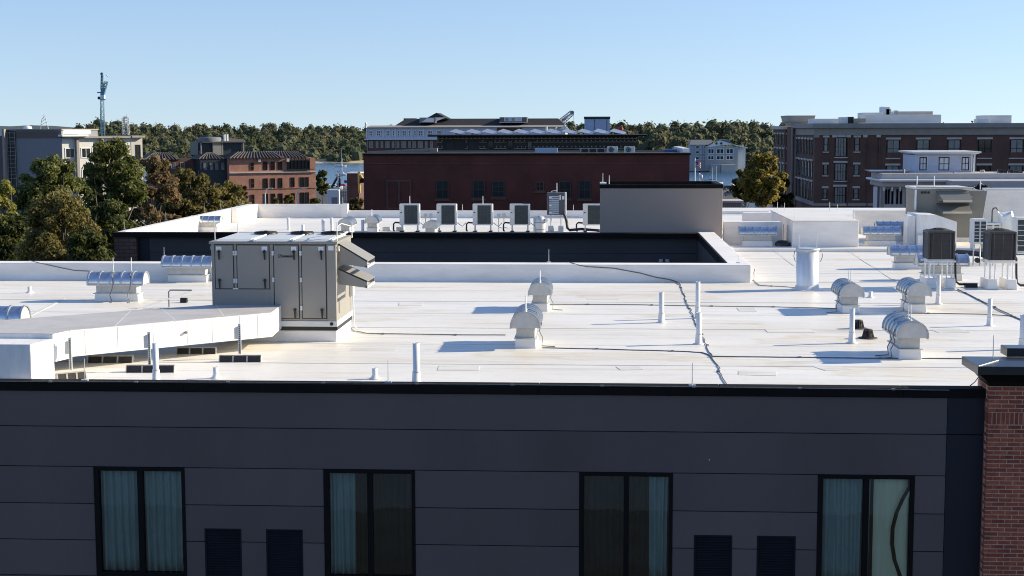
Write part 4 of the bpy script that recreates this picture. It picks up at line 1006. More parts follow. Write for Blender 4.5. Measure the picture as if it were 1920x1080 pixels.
# ---- brown condensers on stands (local coordinates, front towards -y)
def make_condenser():
    t = thing('condenser_unit', '', 'condenser', (0, 0, 0), 'brown round-cornered condensers')
    W_, zb, zt_ = 0.50, 0.98, 1.92
    def rr(w_, r_, z_):
        out = []
        for cx_, cy_, a0 in ((w_ - r_, w_ - r_, 0), (-w_ + r_, w_ - r_, 90), (-w_ + r_, -w_ + r_, 180), (w_ - r_, -w_ + r_, 270)):
            for k in range(5):
                a = R(a0 + 90 * k / 4); out.append((cx_ + r_ * math.cos(a), cy_ + r_ * math.sin(a), z_))
        return out
    part(t, 'coil', MB().loft([rr(W_ - 0.03, 0.12, zb), rr(W_ - 0.03, 0.12, zt_ - 0.03)]), 'black', 0, True)
    n = 30
    sl = None
    for k in range(n):
        z_ = zb + 0.02 + (zt_ - zb - 0.1) * k / n
        if sl is None:
            sl = part(t, 'slat', MB().loft([rr(W_ - 0.004, 0.13, 0), rr(W_ - 0.024, 0.13, 0.017), rr(W_ - 0.036, 0.12, 0.017), rr(W_ - 0.036, 0.12, 0)], False, False, True), 'brown_slat', 0, True); sl.location.z = z_
        else:
            c = sl.copy(); COL.objects.link(c); c.parent = t; c.location.z = z_
    for sx in (-0.33, 0, 0.33):
        part(t, 'guard_wire', MB().box(sx - 0.006, -W_ - 0.01, zb, sx + 0.006, -W_ + 0.002, zt_ - 0.06), 'brown_slat', 0, True)
    for sx, sy in ((-1, -1), (1, -1), (1, 1), (-1, 1)):
        part(t, 'corner_post', MB().cyl((sx * (W_ - 0.035), sy * (W_ - 0.035), zb), (sx * (W_ - 0.035), sy * (W_ - 0.035), zt_), 0.045, n=8), 'brown_unit', 0, True)
    part(t, 'top_cover', MB().loft([rr(W_ + 0.015, 0.14, zt_ - 0.06), rr(W_ + 0.015, 0.14, zt_), rr(W_ - 0.08, 0.14, zt_ + 0.03)]), 'brown_unit', 0, True)
    m = MB()
    for r_ in (0.06, 0.13, 0.20, 0.27, 0.34):
        m.tube([(r_ * math.cos(a), r_ * math.sin(a), zt_ + 0.045 + 0.05 * (1 - (r_ / 0.36) ** 2)) for a in [2 * math.pi * i / 24 for i in range(25)]], 0.008, 4)
    for i in range(8):
        a = i * math.pi / 4; m.tube([(0.03 * math.cos(a), 0.03 * math.sin(a), zt_ + 0.095), (0.2 * math.cos(a), 0.2 * math.sin(a), zt_ + 0.08), (0.36 * math.cos(a), 0.36 * math.sin(a), zt_ + 0.03)], 0.009, 4)
    part(t, 'fan_guard', m, 'black', 0, True)
    part(t, 'base_pan', MB().loft([rr(W_ - 0.02, 0.12, zb - 0.045), rr(W_ + 0.01, 0.13, zb - 0.002)]), 'galv_matt', 0, True)
    for s in (-1, 1):
        part(t, 'stand_rail', MB().box(-0.58, s * 0.38 - 0.03, zb - 0.115, 0.58, s * 0.38 + 0.03, zb - 0.048), 'white_paint', 0.006, True)
        part(t, 'stand_rail', MB().box(s * 0.42 - 0.03, -0.348, zb - 0.113, s * 0.42 + 0.03, 0.348, zb - 0.05), 'white_paint', 0.006, True)
    for sx in (-0.42, -0.24, 0.24, 0.42):
        for sy in (-0.38, 0.38):
            part(t, 'leg', MB().cyl((sx, sy, 0.3), (sx, sy, zb - 0.116), 0.026, n=8), 'white_paint', 0, True)
    for sx in (-0.36, 0.36):
        part(t, 'foot_block', MB().loft([[(sx - 0.20, -0.62, 0), (sx + 0.20, -0.62, 0), (sx + 0.20, 0.62, 0), (sx - 0.20, 0.62, 0)], [(sx - 0.17, -0.6, 0.33), (sx + 0.17, -0.6, 0.33), (sx + 0.17, 0.6, 0.33), (sx - 0.17, 0.6, 0.33)]]), 'membrane_wall', 0.03, True)
    part(t, 'disconnect_box', MB().box(0.54, -0.2, 1.25, 0.62, 0.0, 1.5), 'unit_light', 0.01, True)
    part(t, 'hose', MB().tube([(0.52, -0.1, 1.15), (0.62, -0.1, 1.0), (0.63, -0.12, 0.5), (0.66, -0.12, 0.2), (0.8, -0.1, 0.1), (1.5, 0.0, 0.09)], 0.045, 8), 'black', 0, True)
    return t
cond0 = make_condenser(); CU = []
for px, py, lab in ((1765, 541, 'brown round-cornered condenser on a white stand, the left one'), (1880, 543, 'brown round-cornered condenser on a white stand, the right one')):
    p = GZ(px, py, ROOF); put(cond0, CU, (p.x, p.y + 0.55, ROOF), 0, lab, None, (0.86, 0.86, 0.97))
c = GZ(1826, 541, ROOF)
single('pipe_block', MB().prismx([(c.y + 0.3, ROOF), (c.y + 0.5, ROOF), (c.y + 0.46, ROOF + 0.13), (c.y + 0.34, ROOF + 0.13)], c.x - 0.2, c.x + 0.2), 'black', 'black pipe block between the two brown condensers', 'support block', tuple(c), None, 0.01)

# ---- mini-split condensers on the rear wing
def make_minisplit():
    t = thing('minisplit_condenser', '', 'condenser', (0, 0, 0), 'pale mini-split condensers in a row')
    w_, d_, zb, zt_ = 0.54, 0.19, 0.36, 1.50
    part(t, 'cabinet', MB().box(-w_, -d_, zb, w_, d_, zt_), 'cream_unit', 0.02, True)
    part(t, 'coil', MB().box(-w_ + 0.27, -d_ - 0.012, zb + 0.08, w_ - 0.11, -d_ - 0.002, zt_ - 0.08), 'coil', 0, True)
    g_ = MB()
    for k in range(5):
        x = -w_ + 0.27 + (2 * w_ - 0.38) * k / 4; g_.box(x - 0.006, -d_ - 0.022, zb + 0.08, x + 0.006, -d_ - 0.013, zt_ - 0.08)
    for k in range(5):
        z_ = zb + 0.08 + (zt_ - zb - 0.16) * k / 4; g_.box(-w_ + 0.27, -d_ - 0.03, z_ - 0.006, w_ - 0.11, -d_ - 0.0225, z_ + 0.006)
    part(t, 'guard', g_, 'dark_grey_unit', 0, True)
    part(t, 'side_grip', MB().box(-w_ + 0.05, -d_ - 0.01, 1.02, -w_ + 0.14, -d_ - 0.001, 1.06), 'black', 0, True)
    for sx in (-0.42, 0.42):
        part(t, 'leg', MB().box(sx - 0.03, -d_, 0.0, sx + 0.03, -d_ + 0.05, zb - 0.002), 'galv_matt', 0, True)
        part(t, 'leg', MB().box(sx - 0.03, d_ - 0.05, 0.0, sx + 0.03, d_, zb - 0.002), 'galv_matt', 0, True)
        part(t, 'foot', MB().box(sx - 0.09, -0.3, -0.003, sx + 0.09, 0.3, 0.05), 'rubber', 0, True)
    part(t, 'hose', MB().tube([(-w_ - 0.01, -0.05, 0.48), (-w_ - 0.25, -0.05, 0.5), (-w_ - 0.34, -0.05, 0.42), (-w_ - 0.35, -0.05, 0.08), (-w_ - 0.3, -0.1, 0.05)], 0.045, 8), 'black', 0, True)
    part(t, 'wire', MB().tube([(w_, -0.1, 0.5), (w_ + 0.3, -0.15, 0.3), (w_ + 0.5, -0.1, 0.5)], 0.02, 5), 'wire', 0, True)
    return t
mini0 = make_minisplit(); MU = []
YM = GZ(900, 434.5, FROOF).y
for px, lab, rr_ in ((768.5, 'pale mini-split condenser in the rear row, leftmost', 1), (838, 'pale mini-split condenser in the rear row, second from left', 0), (905.5, 'pale mini-split condenser in the rear row, third from left', 1), (975, 'pale mini-split condenser in the rear row, fourth from left', 0), (1112, 'pale mini-split condenser half hidden by the plain grey penthouse', 0)):
    o = put(mini0, MU, (GY(px, 400, YM).x, YM, FROOF), 0, lab)
for o in (MU[0], MU[2]):
    part(o, 'lightning_rod', MB().cyl((0.0, 0, 1.5), (0.0, 0, 1.92), 0.022, 0.016, 6), 'pvc', 0, True)
for px, lab in ((803, 'small electrical disconnect stand between the first two mini-splits'), (940, 'small electrical disconnect stand between the third and fourth mini-splits')):
    c = GY(px, 410, YM)
    t = thing('disconnect_stand', lab, 'disconnect', (c.x, YM, FROOF), 'electrical disconnect stands')
    for s in (-0.14, 0.14):
        part(t, 'leg', MB().cyl((c.x + s, YM, FROOF), (c.x + s, YM, FROOF + 0.95), 0.02, n=6), 'galv_matt')
        part(t, 'switch_box', MB().cbox(c.x + s, YM - 0.05, FROOF + 0.72, 0.2, 0.1, 0.26), 'galv_matt', 0.01)
        part(t, 'conduit', MB().tube([(c.x + s, YM - 0.05, FROOF + 0.72), (c.x + s, YM - 0.05, FROOF + 0.25), (c.x + s + 0.2, YM - 0.05, FROOF + 0.2)], 0.018, 5), 'wire')
for px, lab in ((725, 'small covered block beside the hose of the leftmost mini-split'), (751, 'small covered block under the leftmost mini-split')):
    c = GZ(px, 433, FROOF)
    single('foot_block', MB().cbox(c.x, c.y, FROOF, 0.42, 0.4, 0.22), 'galv_matt', lab, 'support block', tuple(c), None, 0.02)
# tall dark louvred unit on posts
c = GY(1043, 400, YM + 0.2); kz = lambda py: GY(1043, py, YM + 0.2).z; kx = lambda px: GY(px, 400, YM + 0.2).x
lu = thing('louvred_condenser', 'dark grey louvred condenser raised on posts above the rear row', 'condenser', (c.x, YM + 0.2, FROOF))
part(lu, 'cabinet', MB().box(kx(1025.5), YM + 0.2, kz(403), kx(1059), YM + 0.75, kz(361)), 'dark_grey_unit', 0.02)
for k in range(9):
    za = kz(401) + (kz(366) - kz(401)) * k / 9
    part(lu, 'louvre', MB().prismx([(YM + 0.165, za), (YM + 0.199, za + 0.02), (YM + 0.199, za + 0.07), (YM + 0.185, za + 0.07)], kx(1030), kx(1048)), 'galv_matt')
part(lu, 'side_trim', MB().box(kx(1059), YM + 0.19, kz(403), kx(1061.5), YM + 0.76, kz(361)), 'white_paint')
for px, py in ((1032, 370), (1032, 385), (1032, 399)): part(lu, 'bracket', MB().cbox(kx(px), YM + 0.17, kz(py) - 0.03, 0.12, 0.05, 0.07), 'sticker')
part(lu, 'sticker', MB().box(kx(1054), YM + 0.19, kz(374), kx(1058), YM + 0.198, kz(368)), 'sticker')
part(lu, 'sticker', MB().box(kx(1049), YM + 0.19, kz(375), kx(1051.5), YM + 0.198, kz(366)), 'sticker')
part(lu, 'bracket', MB().tube([(kx(1033), YM + 0.25, kz(362)), (kx(1034), YM + 0.25, kz(359)), (kx(1038), YM + 0.25, kz(357.5)), (kx(1045), YM + 0.25, kz(358))], 0.02, 5), 'white_paint')
part(lu, 'lightning_rod', MB().cyl((kx(1044), YM + 0.3, kz(362)), (kx(1044), YM + 0.3, kz(343)), 0.022, 0.016, 6), 'pvc')
for px in (1033, 1052):
    part(lu, 'post', MB().cyl((kx(px), YM + 0.4, FROOF + 0.28), (kx(px), YM + 0.4, kz(403) - 0.002), 0.035, n=8), 'galv_matt')
    part(lu, 'foot_block', MB().cbox(kx(px), YM + 0.4, FROOF, 0.3, 0.5, 0.3), 'galv_matt', 0.02)
part(lu, 'rail', MB().box(kx(1020), YM + 0.38, kz(406.5), kx(1085), YM + 0.42, kz(405)), 'galv_matt')
part(lu, 'hose', MB().tube([(kx(1057), YM + 0.15, kz(400)), (kx(1060), YM + 0.1, kz(406)), (kx(1062.5), YM + 0.1, kz(415)), (kx(1064), YM + 0.1, kz(427)), (kx(1068), YM, kz(431)), (kx(1090), YM, kz(429)), (kx(1124), YM - 0.3, kz(431))], 0.075, 8), 'black')
# silver round-top cylinder
c = GZ(1013, 437, FROOF)
sc_ = thing('silver_cylinder', 'silver round-topped cylinder left of the dark louvred condenser', 'vent', (c.x, c.y, FROOF))
part(sc_, 'drum', MB().lathe((c.x, c.y, FROOF), [(0.28, 0), (0.28, 0.55), (0.27, 0.72), (0.20, 0.86), (0.08, 0.92), (0.02, 0.93)], 20), 'galv_matt')
for zz in (0.2, 0.55): part(sc_, 'band', MB().lathe((c.x, c.y, FROOF + zz), [(0.285, 0), (0.292, 0.01), (0.285, 0.03)], 20), 'wire')
part(sc_, 'outlet', MB().cbox(c.x + 0.34, c.y - 0.1, FROOF + 0.6, 0.16, 0.16, 0.2), 'white_paint', 0.02)

# ---- plain grey penthouse with black coping
YG = YW + 0.9
gx = lambda px, py=390: GY(px, py, YG).x
gz = lambda py: GY(1240, py, YG).z
ph = thing('penthouse', 'plain mid-grey penthouse box with black coping behind the light well', 'penthouse', (gx(1240), YG, FROOF))
part(ph, 'wall', MB().box(gx(1125), YG, FROOF - 0.02, gx(1354.5), YG + 4.2, gz(353)), 'penthouse', 0.01)
cA, cB = gx(1124.3), gx(1355.3)
part(ph, 'coping', MB().box(cA, YG - 0.03, gz(353) + 0.002, cB, YG + 0.22, gz(345.5)).box(cA, YG + 4.0, gz(353) + 0.002, cB, YG + 4.25, gz(345.5)).box(cA, YG + 0.22, gz(353) + 0.002, cA + 0.25, YG + 4.0, gz(345.5)).box(cB - 0.25, YG + 0.22, gz(353) + 0.002, cB, YG + 4.0, gz(345.5)), 'coping')
part(ph, 'roof_block', MB().box(gx(1124.5), YG + 0.05, gz(345.5) + 0.002, gx(1137), YG + 0.6, gz(342.5)), 'membrane_wall')
for px, pt in ((1130, 325), (1142, 329)):
    part(ph, 'lightning_rod', MB().cyl((gx(px), YG + 0.2, gz(346)), (gx(px), YG + 0.2, gz(pt)), 0.018, 0.012, 6), 'pvc')

# ---- white box-shaped penthouse on the right
YX = GZ(1550, 463, ROOF + 0.0).y
bx_ = lambda px, py=440: GY(px, py, YX).x
bz = lambda py: GY(1550, py, YX).z
wb = thing('stair_penthouse', 'white membrane-clad box-shaped penthouse on the right part of the roof', 'penthouse', (bx_(1547), YX, ROOF))
zbt_ = bz(413.5)
ybk = GZ(1530, 394, zbt_).y
part(wb, 'wall', MB().box(bx_(1486), YX, ROOF - 0.02, bx_(1610), ybk, zbt_ - 0.06), 'membrane_wall', 0.02)
part(wb, 'roof', MB().box(bx_(1485), YX - 0.03, zbt_ - 0.058, bx_(1611), ybk + 0.03, zbt_), 'membrane', 0.02)
for px, pt, dy in ((1471, 384, 7.5), (1491, 389, 0.3), (1458, 377, ybk - YX - 0.2), (1556, 380, ybk - YX - 0.2), (1581, 386, 6.0), (1602, 393, 1.0)):
    yy = YX + dy; p = GY(px, pt, yy)
    x = min(max(p.x, bx_(1485) + 0.04), bx_(1611) - 0.04)
    part(wb, 'lightning_rod', MB().cyl((x, yy, zbt_ - 0.01), (x, yy, zbt_ + 0.42), 0.015, 0.01, 6), 'pvc')
part(wb, 'wall_conduit', MB().box(bx_(1486) - 0.05, YX + 1.6, ROOF, bx_(1486) - 0.002, YX + 1.75, ROOF + 0.85), 'galv_matt')
part(wb, 'wall_conduit', MB().box(bx_(1486) - 0.04, YX + 3.2, ROOF, bx_(1486) - 0.002, YX + 3.35, ROOF + 0.8), 'galv_matt')
for px in (1494, 1531):
    part(wb, 'membrane_seam', MB().box(bx_(px), YX - 0.008, ROOF + 0.03, bx_(px + 1.5), YX - 0.001, zbt_ - 0.08), 'membrane_wall')
single('debris_bag', MB().lathe((bx_(1470, 455), YX + 0.5, ROOF), [(0.34, 0), (0.36, 0.12), (0.2, 0.24), (0.05, 0.26)], 9), 'black', 'small black covered pump at the foot of the white box penthouse', 'pump', (bx_(1470, 455), YX + 0.5, ROOF))

# ---- shaded white parapets at the back right
def wallbox(name, px0_, px1_, pt, y_, label, thick=0.4, z0=ROOF - 0.02, mat='membrane_wall', d=None):
    a = GY(px0_, pt, y_); b = GY(px1_, pt, y_)
    return single(name, MB().box(a.x, y_, z0, b.x, y_ + thick, (a.z + b.z) / 2), mat, label, 'parapet', ((a.x + b.x) / 2, y_, z0), None, 0.02)
wallbox('roof_parapet', 1357, 1467, 415.5, YX + 1.6, 'shaded white parapet behind the vent left of the white box penthouse')
wallbox('roof_parapet', 1393, 1560, 399, YX + 12, 'far white parapet left of the white box penthouse top', 0.5)
wallbox('roof_parapet', 1602, 1722, 394.5, YX + 9, 'long shaded white parapet between the white box penthouse and the olive unit', 0.5)
c = GY(1374, 380, 118)
t = thing('corrugated_shed', 'brown corrugated box with a pale top just right of the grey penthouse', 'shed', (c.x, 118, 0))
part(t, 'wall', MB().box(GY(1352, 380, 118).x, 118, 5, GY(1391, 380, 118).x, 121, GY(1374, 380, 118).z), 'unit_olive')
part(t, 'roof', MB().box(GY(1352, 380, 118).x - 0.1, 117.9, GY(1374, 380, 118).z + 0.003, GY(1392, 380, 118).x + 0.1, 121.1, GY(1374, 376.5, 118).z), 'stone_light')
xa, xb2 = GY(1355, 380, 118).x, GY(1389, 380, 118).x
for k in range(10):
    x = xa + (xb2 - xa) * k / 9; part(t, 'rib', MB().box(x - 0.04, 117.93, 5, x + 0.04, 117.998, GY(1374, 380, 118).z - 0.1), 'stone_trim')

# ---- olive rooftop unit with hoods, and the white ducts before it
YO = YX + 3.6
ox = lambda px, py=390: GY(px, py, YO).x
oz = lambda py: GY(1780, py, YO).z
ol = thing('rooftop_unit', 'olive grey rooftop unit with two intake hoods at the back right', 'air handler', (ox(1780), YO, ROOF))
part(ol, 'body', MB().prismy([(ox(1718), oz(445)), (ox(1838), oz(445)), (ox(1850), oz(358)), (ox(1718), oz(355))], YO, YO + 2.4), 'unit_olive', 0.02)
part(ol, 'base', MB().box(ox(1718), YO + 0.05, ROOF - 0.02, ox(1836), YO + 2.3, oz(445) - 0.003), 'membrane_wall', 0.02)
part(ol, 'roof_lid', MB().box(ox(1716), YO - 0.06, oz(355) + 0.003, ox(1820), YO + 2.45, oz(351.5)), 'unit_light', 0.01)
def intake(pt, pb, ps, l0, l1):
    y0 = YO - 0.75
    h = part(ol, 'intake_hood', MB().add([(ox(1755), YO - 0.002, oz(pt)), (ox(1816), YO - 0.002, oz(pt)), (ox(1815), y0, oz(ps)), (ox(1761), y0, oz(ps)), (ox(1755), YO - 0.002, oz(pt) - 0.04), (ox(1816), YO - 0.002, oz(pt) - 0.04), (ox(1815), y0, oz(ps) - 0.04), (ox(1761), y0, oz(ps) - 0.04)],
             [(0, 3, 2, 1), (4, 5, 6, 7), (0, 1, 5, 4), (1, 2, 6, 5), (2, 3, 7, 6), (3, 0, 4, 7)])
             .add([(ox(1755), YO - 0.002, oz(pt)), (ox(1755), YO - 0.002, oz(pb)), (ox(1761), y0, oz(ps) - 0.04), (ox(1761), y0, oz(ps))], [(0, 1, 2, 3)])
             .add([(ox(1816), YO - 0.002, oz(pt)), (ox(1816), YO - 0.002, oz(pb)), (ox(1815), y0, oz(ps) - 0.04), (ox(1815), y0, oz(ps))], [(3, 2, 1, 0)]), 'unit_olive')
    part(h, 'lip', MB().box(ox(1761), y0 - 0.03, oz(ps) - 0.09, ox(1815), y0 - 0.002, oz(ps)), 'stone_light')
    part(ol, 'intake_opening', MB().box(ox(1759), YO - 0.012, oz(pb), ox(1813), YO - 0.0035, oz(pt) - 0.08), 'black')
intake(358, 379, 374, 0, 0); intake(381, 398, 395, 0, 0)
for px, py in ((1821, 369), (1820, 396), (1819, 413)): part(ol, 'latch', MB().cbox(ox(px, py), YO - 0.03, oz(py) - 0.02, 0.12, 0.05, 0.05), 'stone_light')
for px in (1728, 1734, 1740): part(ol, 'port', MB().cyl((ox(px), YO - 0.05, oz(361)), (ox(px), YO - 0.003, oz(361)), 0.06, n=10), 'black')
for px, pt, yy in ((1719, 330, 0.1), (1753, 330, 0.3), (1842, 340, 0.5)):
    part(ol, 'lightning_rod', MB().tube([(ox(px), YO + yy, oz(356)), (ox(px), YO + yy, oz(pt))], 0.022, 6), 'pvc')
part(ol, 'corner_pipe', MB().cyl((ox(1715.5), YO - 0.1, oz(393)), (ox(1715.5), YO - 0.1, oz(356)), 0.05, n=8), 'white_paint')
part(ol, 'gutter_pipe', MB().tube([(ox(1718), YO - 0.08, oz(350.5)), (ox(1780), YO - 0.08, oz(351.5)), (ox(1822), YO - 0.08, oz(352)), (ox(1827), YO - 0.08, oz(356))], 0.03, 6), 'stone_light')
wd = thing('roof_duct', 'white wrapped duct sloping down in front of the olive unit', 'duct', (ox(1755), YO - 2.2, ROOF))
yd = YO - 2.6
dx = lambda px, py=430: GY(px, py, yd).x
dz = lambda py: GY(1755, py, yd).z
part(wd, 'duct_body', MB().prismy([(dx(1720), ROOF - 0.01), (dx(1794), ROOF - 0.01), (dx(1794), dz(416)), (dx(1755), dz(403)), (dx(1720), dz(402))], yd, yd + 2.3), 'membrane_duct', 0.03)
part(wd, 'duct_collar', MB().box(dx(1704), yd + 0.3, ROOF - 0.01, dx(1719.5), yd + 1.2, dz(405)), 'membrane_duct', 0.03)
part(wd, 'duct_step', MB().box(dx(1719), yd - 0.25, ROOF - 0.01, dx(1760), yd - 0.003, dz(440)), 'membrane_duct', 0.03)
# shaded white wall at the far right
yv = YO + 3.2
a = GY(1836, 400, yv); b = GY(1852, 357, yv); e_ = GY(2050, 357, yv)
sw = thing('membrane_wall', 'tall white membrane wall in shade at the right frame edge', 'wall', (b.x + 2, yv, ROOF))
part(sw, 'wall', MB().prismy([(GY(1838, 440, yv).x, ROOF), (e_.x, ROOF), (e_.x, b.z), (b.x, b.z)], yv, yv + 0.6), 'membrane_wall', 0.02)
part(sw, 'coping', MB().box(b.x - 0.1, yv - 0.06, b.z + 0.003, e_.x, yv + 0.66, b.z + 0.1), 'pale_trim')
for k, px in enumerate((1863, 1880, 1898)): part(sw, 'membrane_seam', MB().box(GY(px, 400, yv).x, yv - 0.006, ROOF, GY(px + 1.2, 400, yv).x, yv - 0.001, b.z - 0.1), 'membrane_wall')
# white cabinets behind the right condenser
def cabinet(px0_, px1_, pt, pb, y_, label, louvred=True):
    f = lambda px: GY(px, pt, y_).x
    zt_ = GY((px0_ + px1_) / 2, pt, y_).z; zb_ = GY((px0_ + px1_) / 2, pb, y_).z
    t = thing('condenser_cabinet', label, 'condenser', ((f(px0_) + f(px1_)) / 2, y_, ROOF), 'pale condenser cabinets at the right')
    part(t, 'cabinet', MB().box(f(px0_), y_, zb_, f(px1_), y_ + 0.7, zt_), 'cream_unit', 0.02)
    n = 4
    for k in range(2):
        x0 = f(px0_) + (f(px1_) - f(px0_)) * (0.08 + 0.48 * k); x1 = x0 + (f(px1_) - f(px0_)) * 0.36
        gl_ = part(t, 'grille', MB().box(x0, y_ - 0.012, zb_ + 0.1, x1, y_ - 0.002, zt_ - 0.1), 'coil')
        for j in range(1, 6):
            zz = zb_ + 0.1 + (zt_ - zb_ - 0.2) * j / 6; part(gl_, 'bar', MB().box(x0, y_ - 0.022, zz - 0.012, x1, y_ - 0.0125, zz + 0.012), 'cream_unit')
    for s in (px0_ + 3, px1_ - 3): part(t, 'leg', MB().box(f(s) - 0.04, y_ + 0.1, ROOF, f(s) + 0.04, y_ + 0.6, zb_ - 0.002), 'galv_matt')
cabinet(1826, 1851, 411, 458, YX - 3.0, 'pale condenser cabinet with two grilles left of the right brown condenser')
cabinet(1849, 1876, 418, 440, YX - 2.0, 'low pale cabinet just behind the right brown condenser')
cabinet(1906, 1945, 408, 475, YX - 4.0, 'grey condenser cabinet cut by the right frame edge')
c = GY(1887, 425, YX - 1.5)
cw = thing('fabric_cowl', 'white crumpled cover standing behind the right brown condenser', 'cover', (c.x, YX - 1.5, ROOF))
zz = lambda py: GY(1887, py, YX - 1.5).z; xx_ = lambda px: GY(px, 420, YX - 1.5).x
rg = []
rn = random.Random(4)
for k in range(6):
    t_ = k / 5; za = zz(432) + (zz(400) - zz(432)) * t_
    w0, w1 = xx_(1874 - 4 * t_), xx_(1903 - 6 * t_ ** 2)
    rg.append([(w0 + (w1 - w0) * (0.5 - 0.5 * math.cos(a)) + rn.uniform(-.02, .02), YX - 1.5 + 0.3 * math.sin(a) * (1 + 0.25 * math.sin(a * 5)), za + 0.12 * math.sin(a * 2 + 1) * t_) for a in [2 * math.pi * i / 18 for i in range(18)]])
part(cw, 'cover', MB().loft(rg, True, True), 'fabric_white')
part(cw, 'post', MB().cyl((c.x, YX - 1.5, ROOF), (c.x, YX - 1.5, zz(431)), 0.08, n=8), 'galv_matt')
part(cw, 'hook_pipe', MB().tube([(xx_(1862), YX - 1.3, zz(425)), (xx_(1862), YX - 1.3, zz(396)), (xx_(1864), YX - 1.3, zz(391)), (xx_(1869), YX - 1.3, zz(390)), (xx_(1873), YX - 1.3, zz(395)), (xx_(1873), YX - 1.3, zz(400))], 0.03, 6), 'dark_grey_unit')
# piping rack between the condensers
pr_ = thing('pipe_rack', 'clutter of black insulated pipes on small stands between the brown condensers', 'pipe rack', tuple(GZ(1838, 500, ROOF)))
q = GZ(1820, 497, ROOF)
for k, (dxx, dyy) in enumerate(((0, 0), (0.1, 0.5), (0.25, 1.0))):
    part(pr_, 'pipe', MB().tube([(q.x - 0.6 + dxx, q.y + dyy, ROOF + 0.45), (q.x + dxx, q.y + dyy, ROOF + 0.42), (q.x + 0.5 + dxx, q.y + dyy, ROOF + 0.35), (q.x + 1.6, q.y + dyy - 0.2, ROOF + 0.3)], 0.06, 7), 'black')
for dxx in (0.05, 0.55, 1.2):
    part(pr_, 'stand', MB().tube([(q.x + dxx, q.y - 0.15, ROOF), (q.x + dxx, q.y - 0.15, ROOF + 0.75), (q.x + dxx + 0.25, q.y - 0.15, ROOF + 0.75), (q.x + dxx + 0.25, q.y - 0.15, ROOF)], 0.025, 6), 'galv_matt')
for dxx in (0.2, 0.5): part(pr_, 'valve', MB().cyl((q.x + dxx, q.y - 0.25, ROOF + 0.2), (q.x + dxx, q.y - 0.1, ROOF + 0.2), 0.1, n=10), 'black')

# ================================================================== BUILDINGS BEHIND
def bld(name, label, px, y, cat='building', z=0): 
    return thing(name, label, cat, (GY(px, 300, y).x, y, z))
def FX(y): return (lambda px, py=300: GY(px, py, y).x), (lambda py, px=960: GY(px, py, y).z)

# ---- maroon brick building in the middle
Y1 = 112.0; fx1, fz1 = FX(Y1)
mb_ = bld('brick_building', 'long dark maroon brick building in the middle with small boarded windows', 985, Y1)
zt1 = fz1(291)
part(mb_, 'wall', MB().box(fx1(681.5), Y1, 0, fx1(1293), Y1 + 16, zt1), 'brick_maroon')
part(mb_, 'cornice', MB().box(fx1(680), Y1 - 0.15, zt1 + 0.003, fx1(1295), Y1 + 16.1, fz1(287.5)), 'coping')
part(mb_, 'coping_strip', MB().box(fx1(680), Y1 - 0.17, fz1(287.5) + 0.003, fx1(1295), Y1 + 0.2, fz1(286.3)), 'stone_trim')
part(mb_, 'belt_course', MB().box(fx1(682), Y1 - 0.05, fz1(307), fx1(1293), Y1 - 0.002, fz1(305.6)), 'brick_brown')
for a, b, t_, bt in ((817, 841, 338, 373), (886, 909, 338, 372), (922, 946, 339, 370), (1004, 1020, 340, 358), (1048, 1071, 339, 372), (1085, 1108, 338, 373)):
    win(mb_, fx1(a), fz1(bt), fx1(b), fz1(t_), Y1, 'brick_brown' if a in (1004,) else 'teal_dark', 'old_glass', 0.08, 2, 3 if a == 922 else 2, 'brick_brown')
win(mb_, fx1(724), fz1(393), fx1(771), fz1(337), Y1, 'brick_brown', 'brick_maroon', 0.14, 2, 1, bar=0.14)
part(mb_, 'parapet_end', MB().box(fx1(1293) - 0.5, Y1 + 0.25, fz1(287.5) + 0.002, fx1(1293), Y1 + 14, fz1(279)), 'pale_trim')
mrx = lambda px, yy: GY(px, 280, yy).x
# plant standing on that roof
def on_roof(name, px0_, px1_, pt, y_, mat, label, cat, d=2.0, bev=0.02):
    return single(name, MB().box(GY(px0_, pt, y_).x, y_, zt1, GY(px1_, pt, y_).x, y_ + d, GY(px0_, pt, y_).z), mat, label, cat, (GY((px0_ + px1_) / 2, pt, y_).x, y_, zt1), None, bev)
rw = on_roof('roof_screen', 1086, 1138, 278, Y1 + 4, 'unit_olive', 'plain grey screen on the maroon building roof left of the fan units', 'screen', 0.3)
on_roof('roof_panel', 1003, 1045, 277.5, Y1 + 3.5, 'pale_blue', 'pale blue slanted panel on the maroon building roof', 'panel', 0.3)
t = thing('louvred_plant', 'black louvred plant cabinet on the maroon building roof beside the screen', 'air conditioner', (GY(1112, 280, Y1 + 3).x, Y1 + 3, zt1))
part(t, 'cabinet', MB().box(mrx(1089, Y1 + 3), Y1 + 3, zt1, mrx(1134, Y1 + 3), Y1 + 4.2, GY(1112, 278.5, Y1 + 3).z), 'black')
for k in range(4): x = mrx(1089 + 15 * k, Y1 + 3); part(t, 'post', MB().box(x - 0.05, Y1 + 2.93, zt1, x + 0.05, Y1 + 2.998, GY(1112, 278, Y1 + 3).z), 'rail_tan')
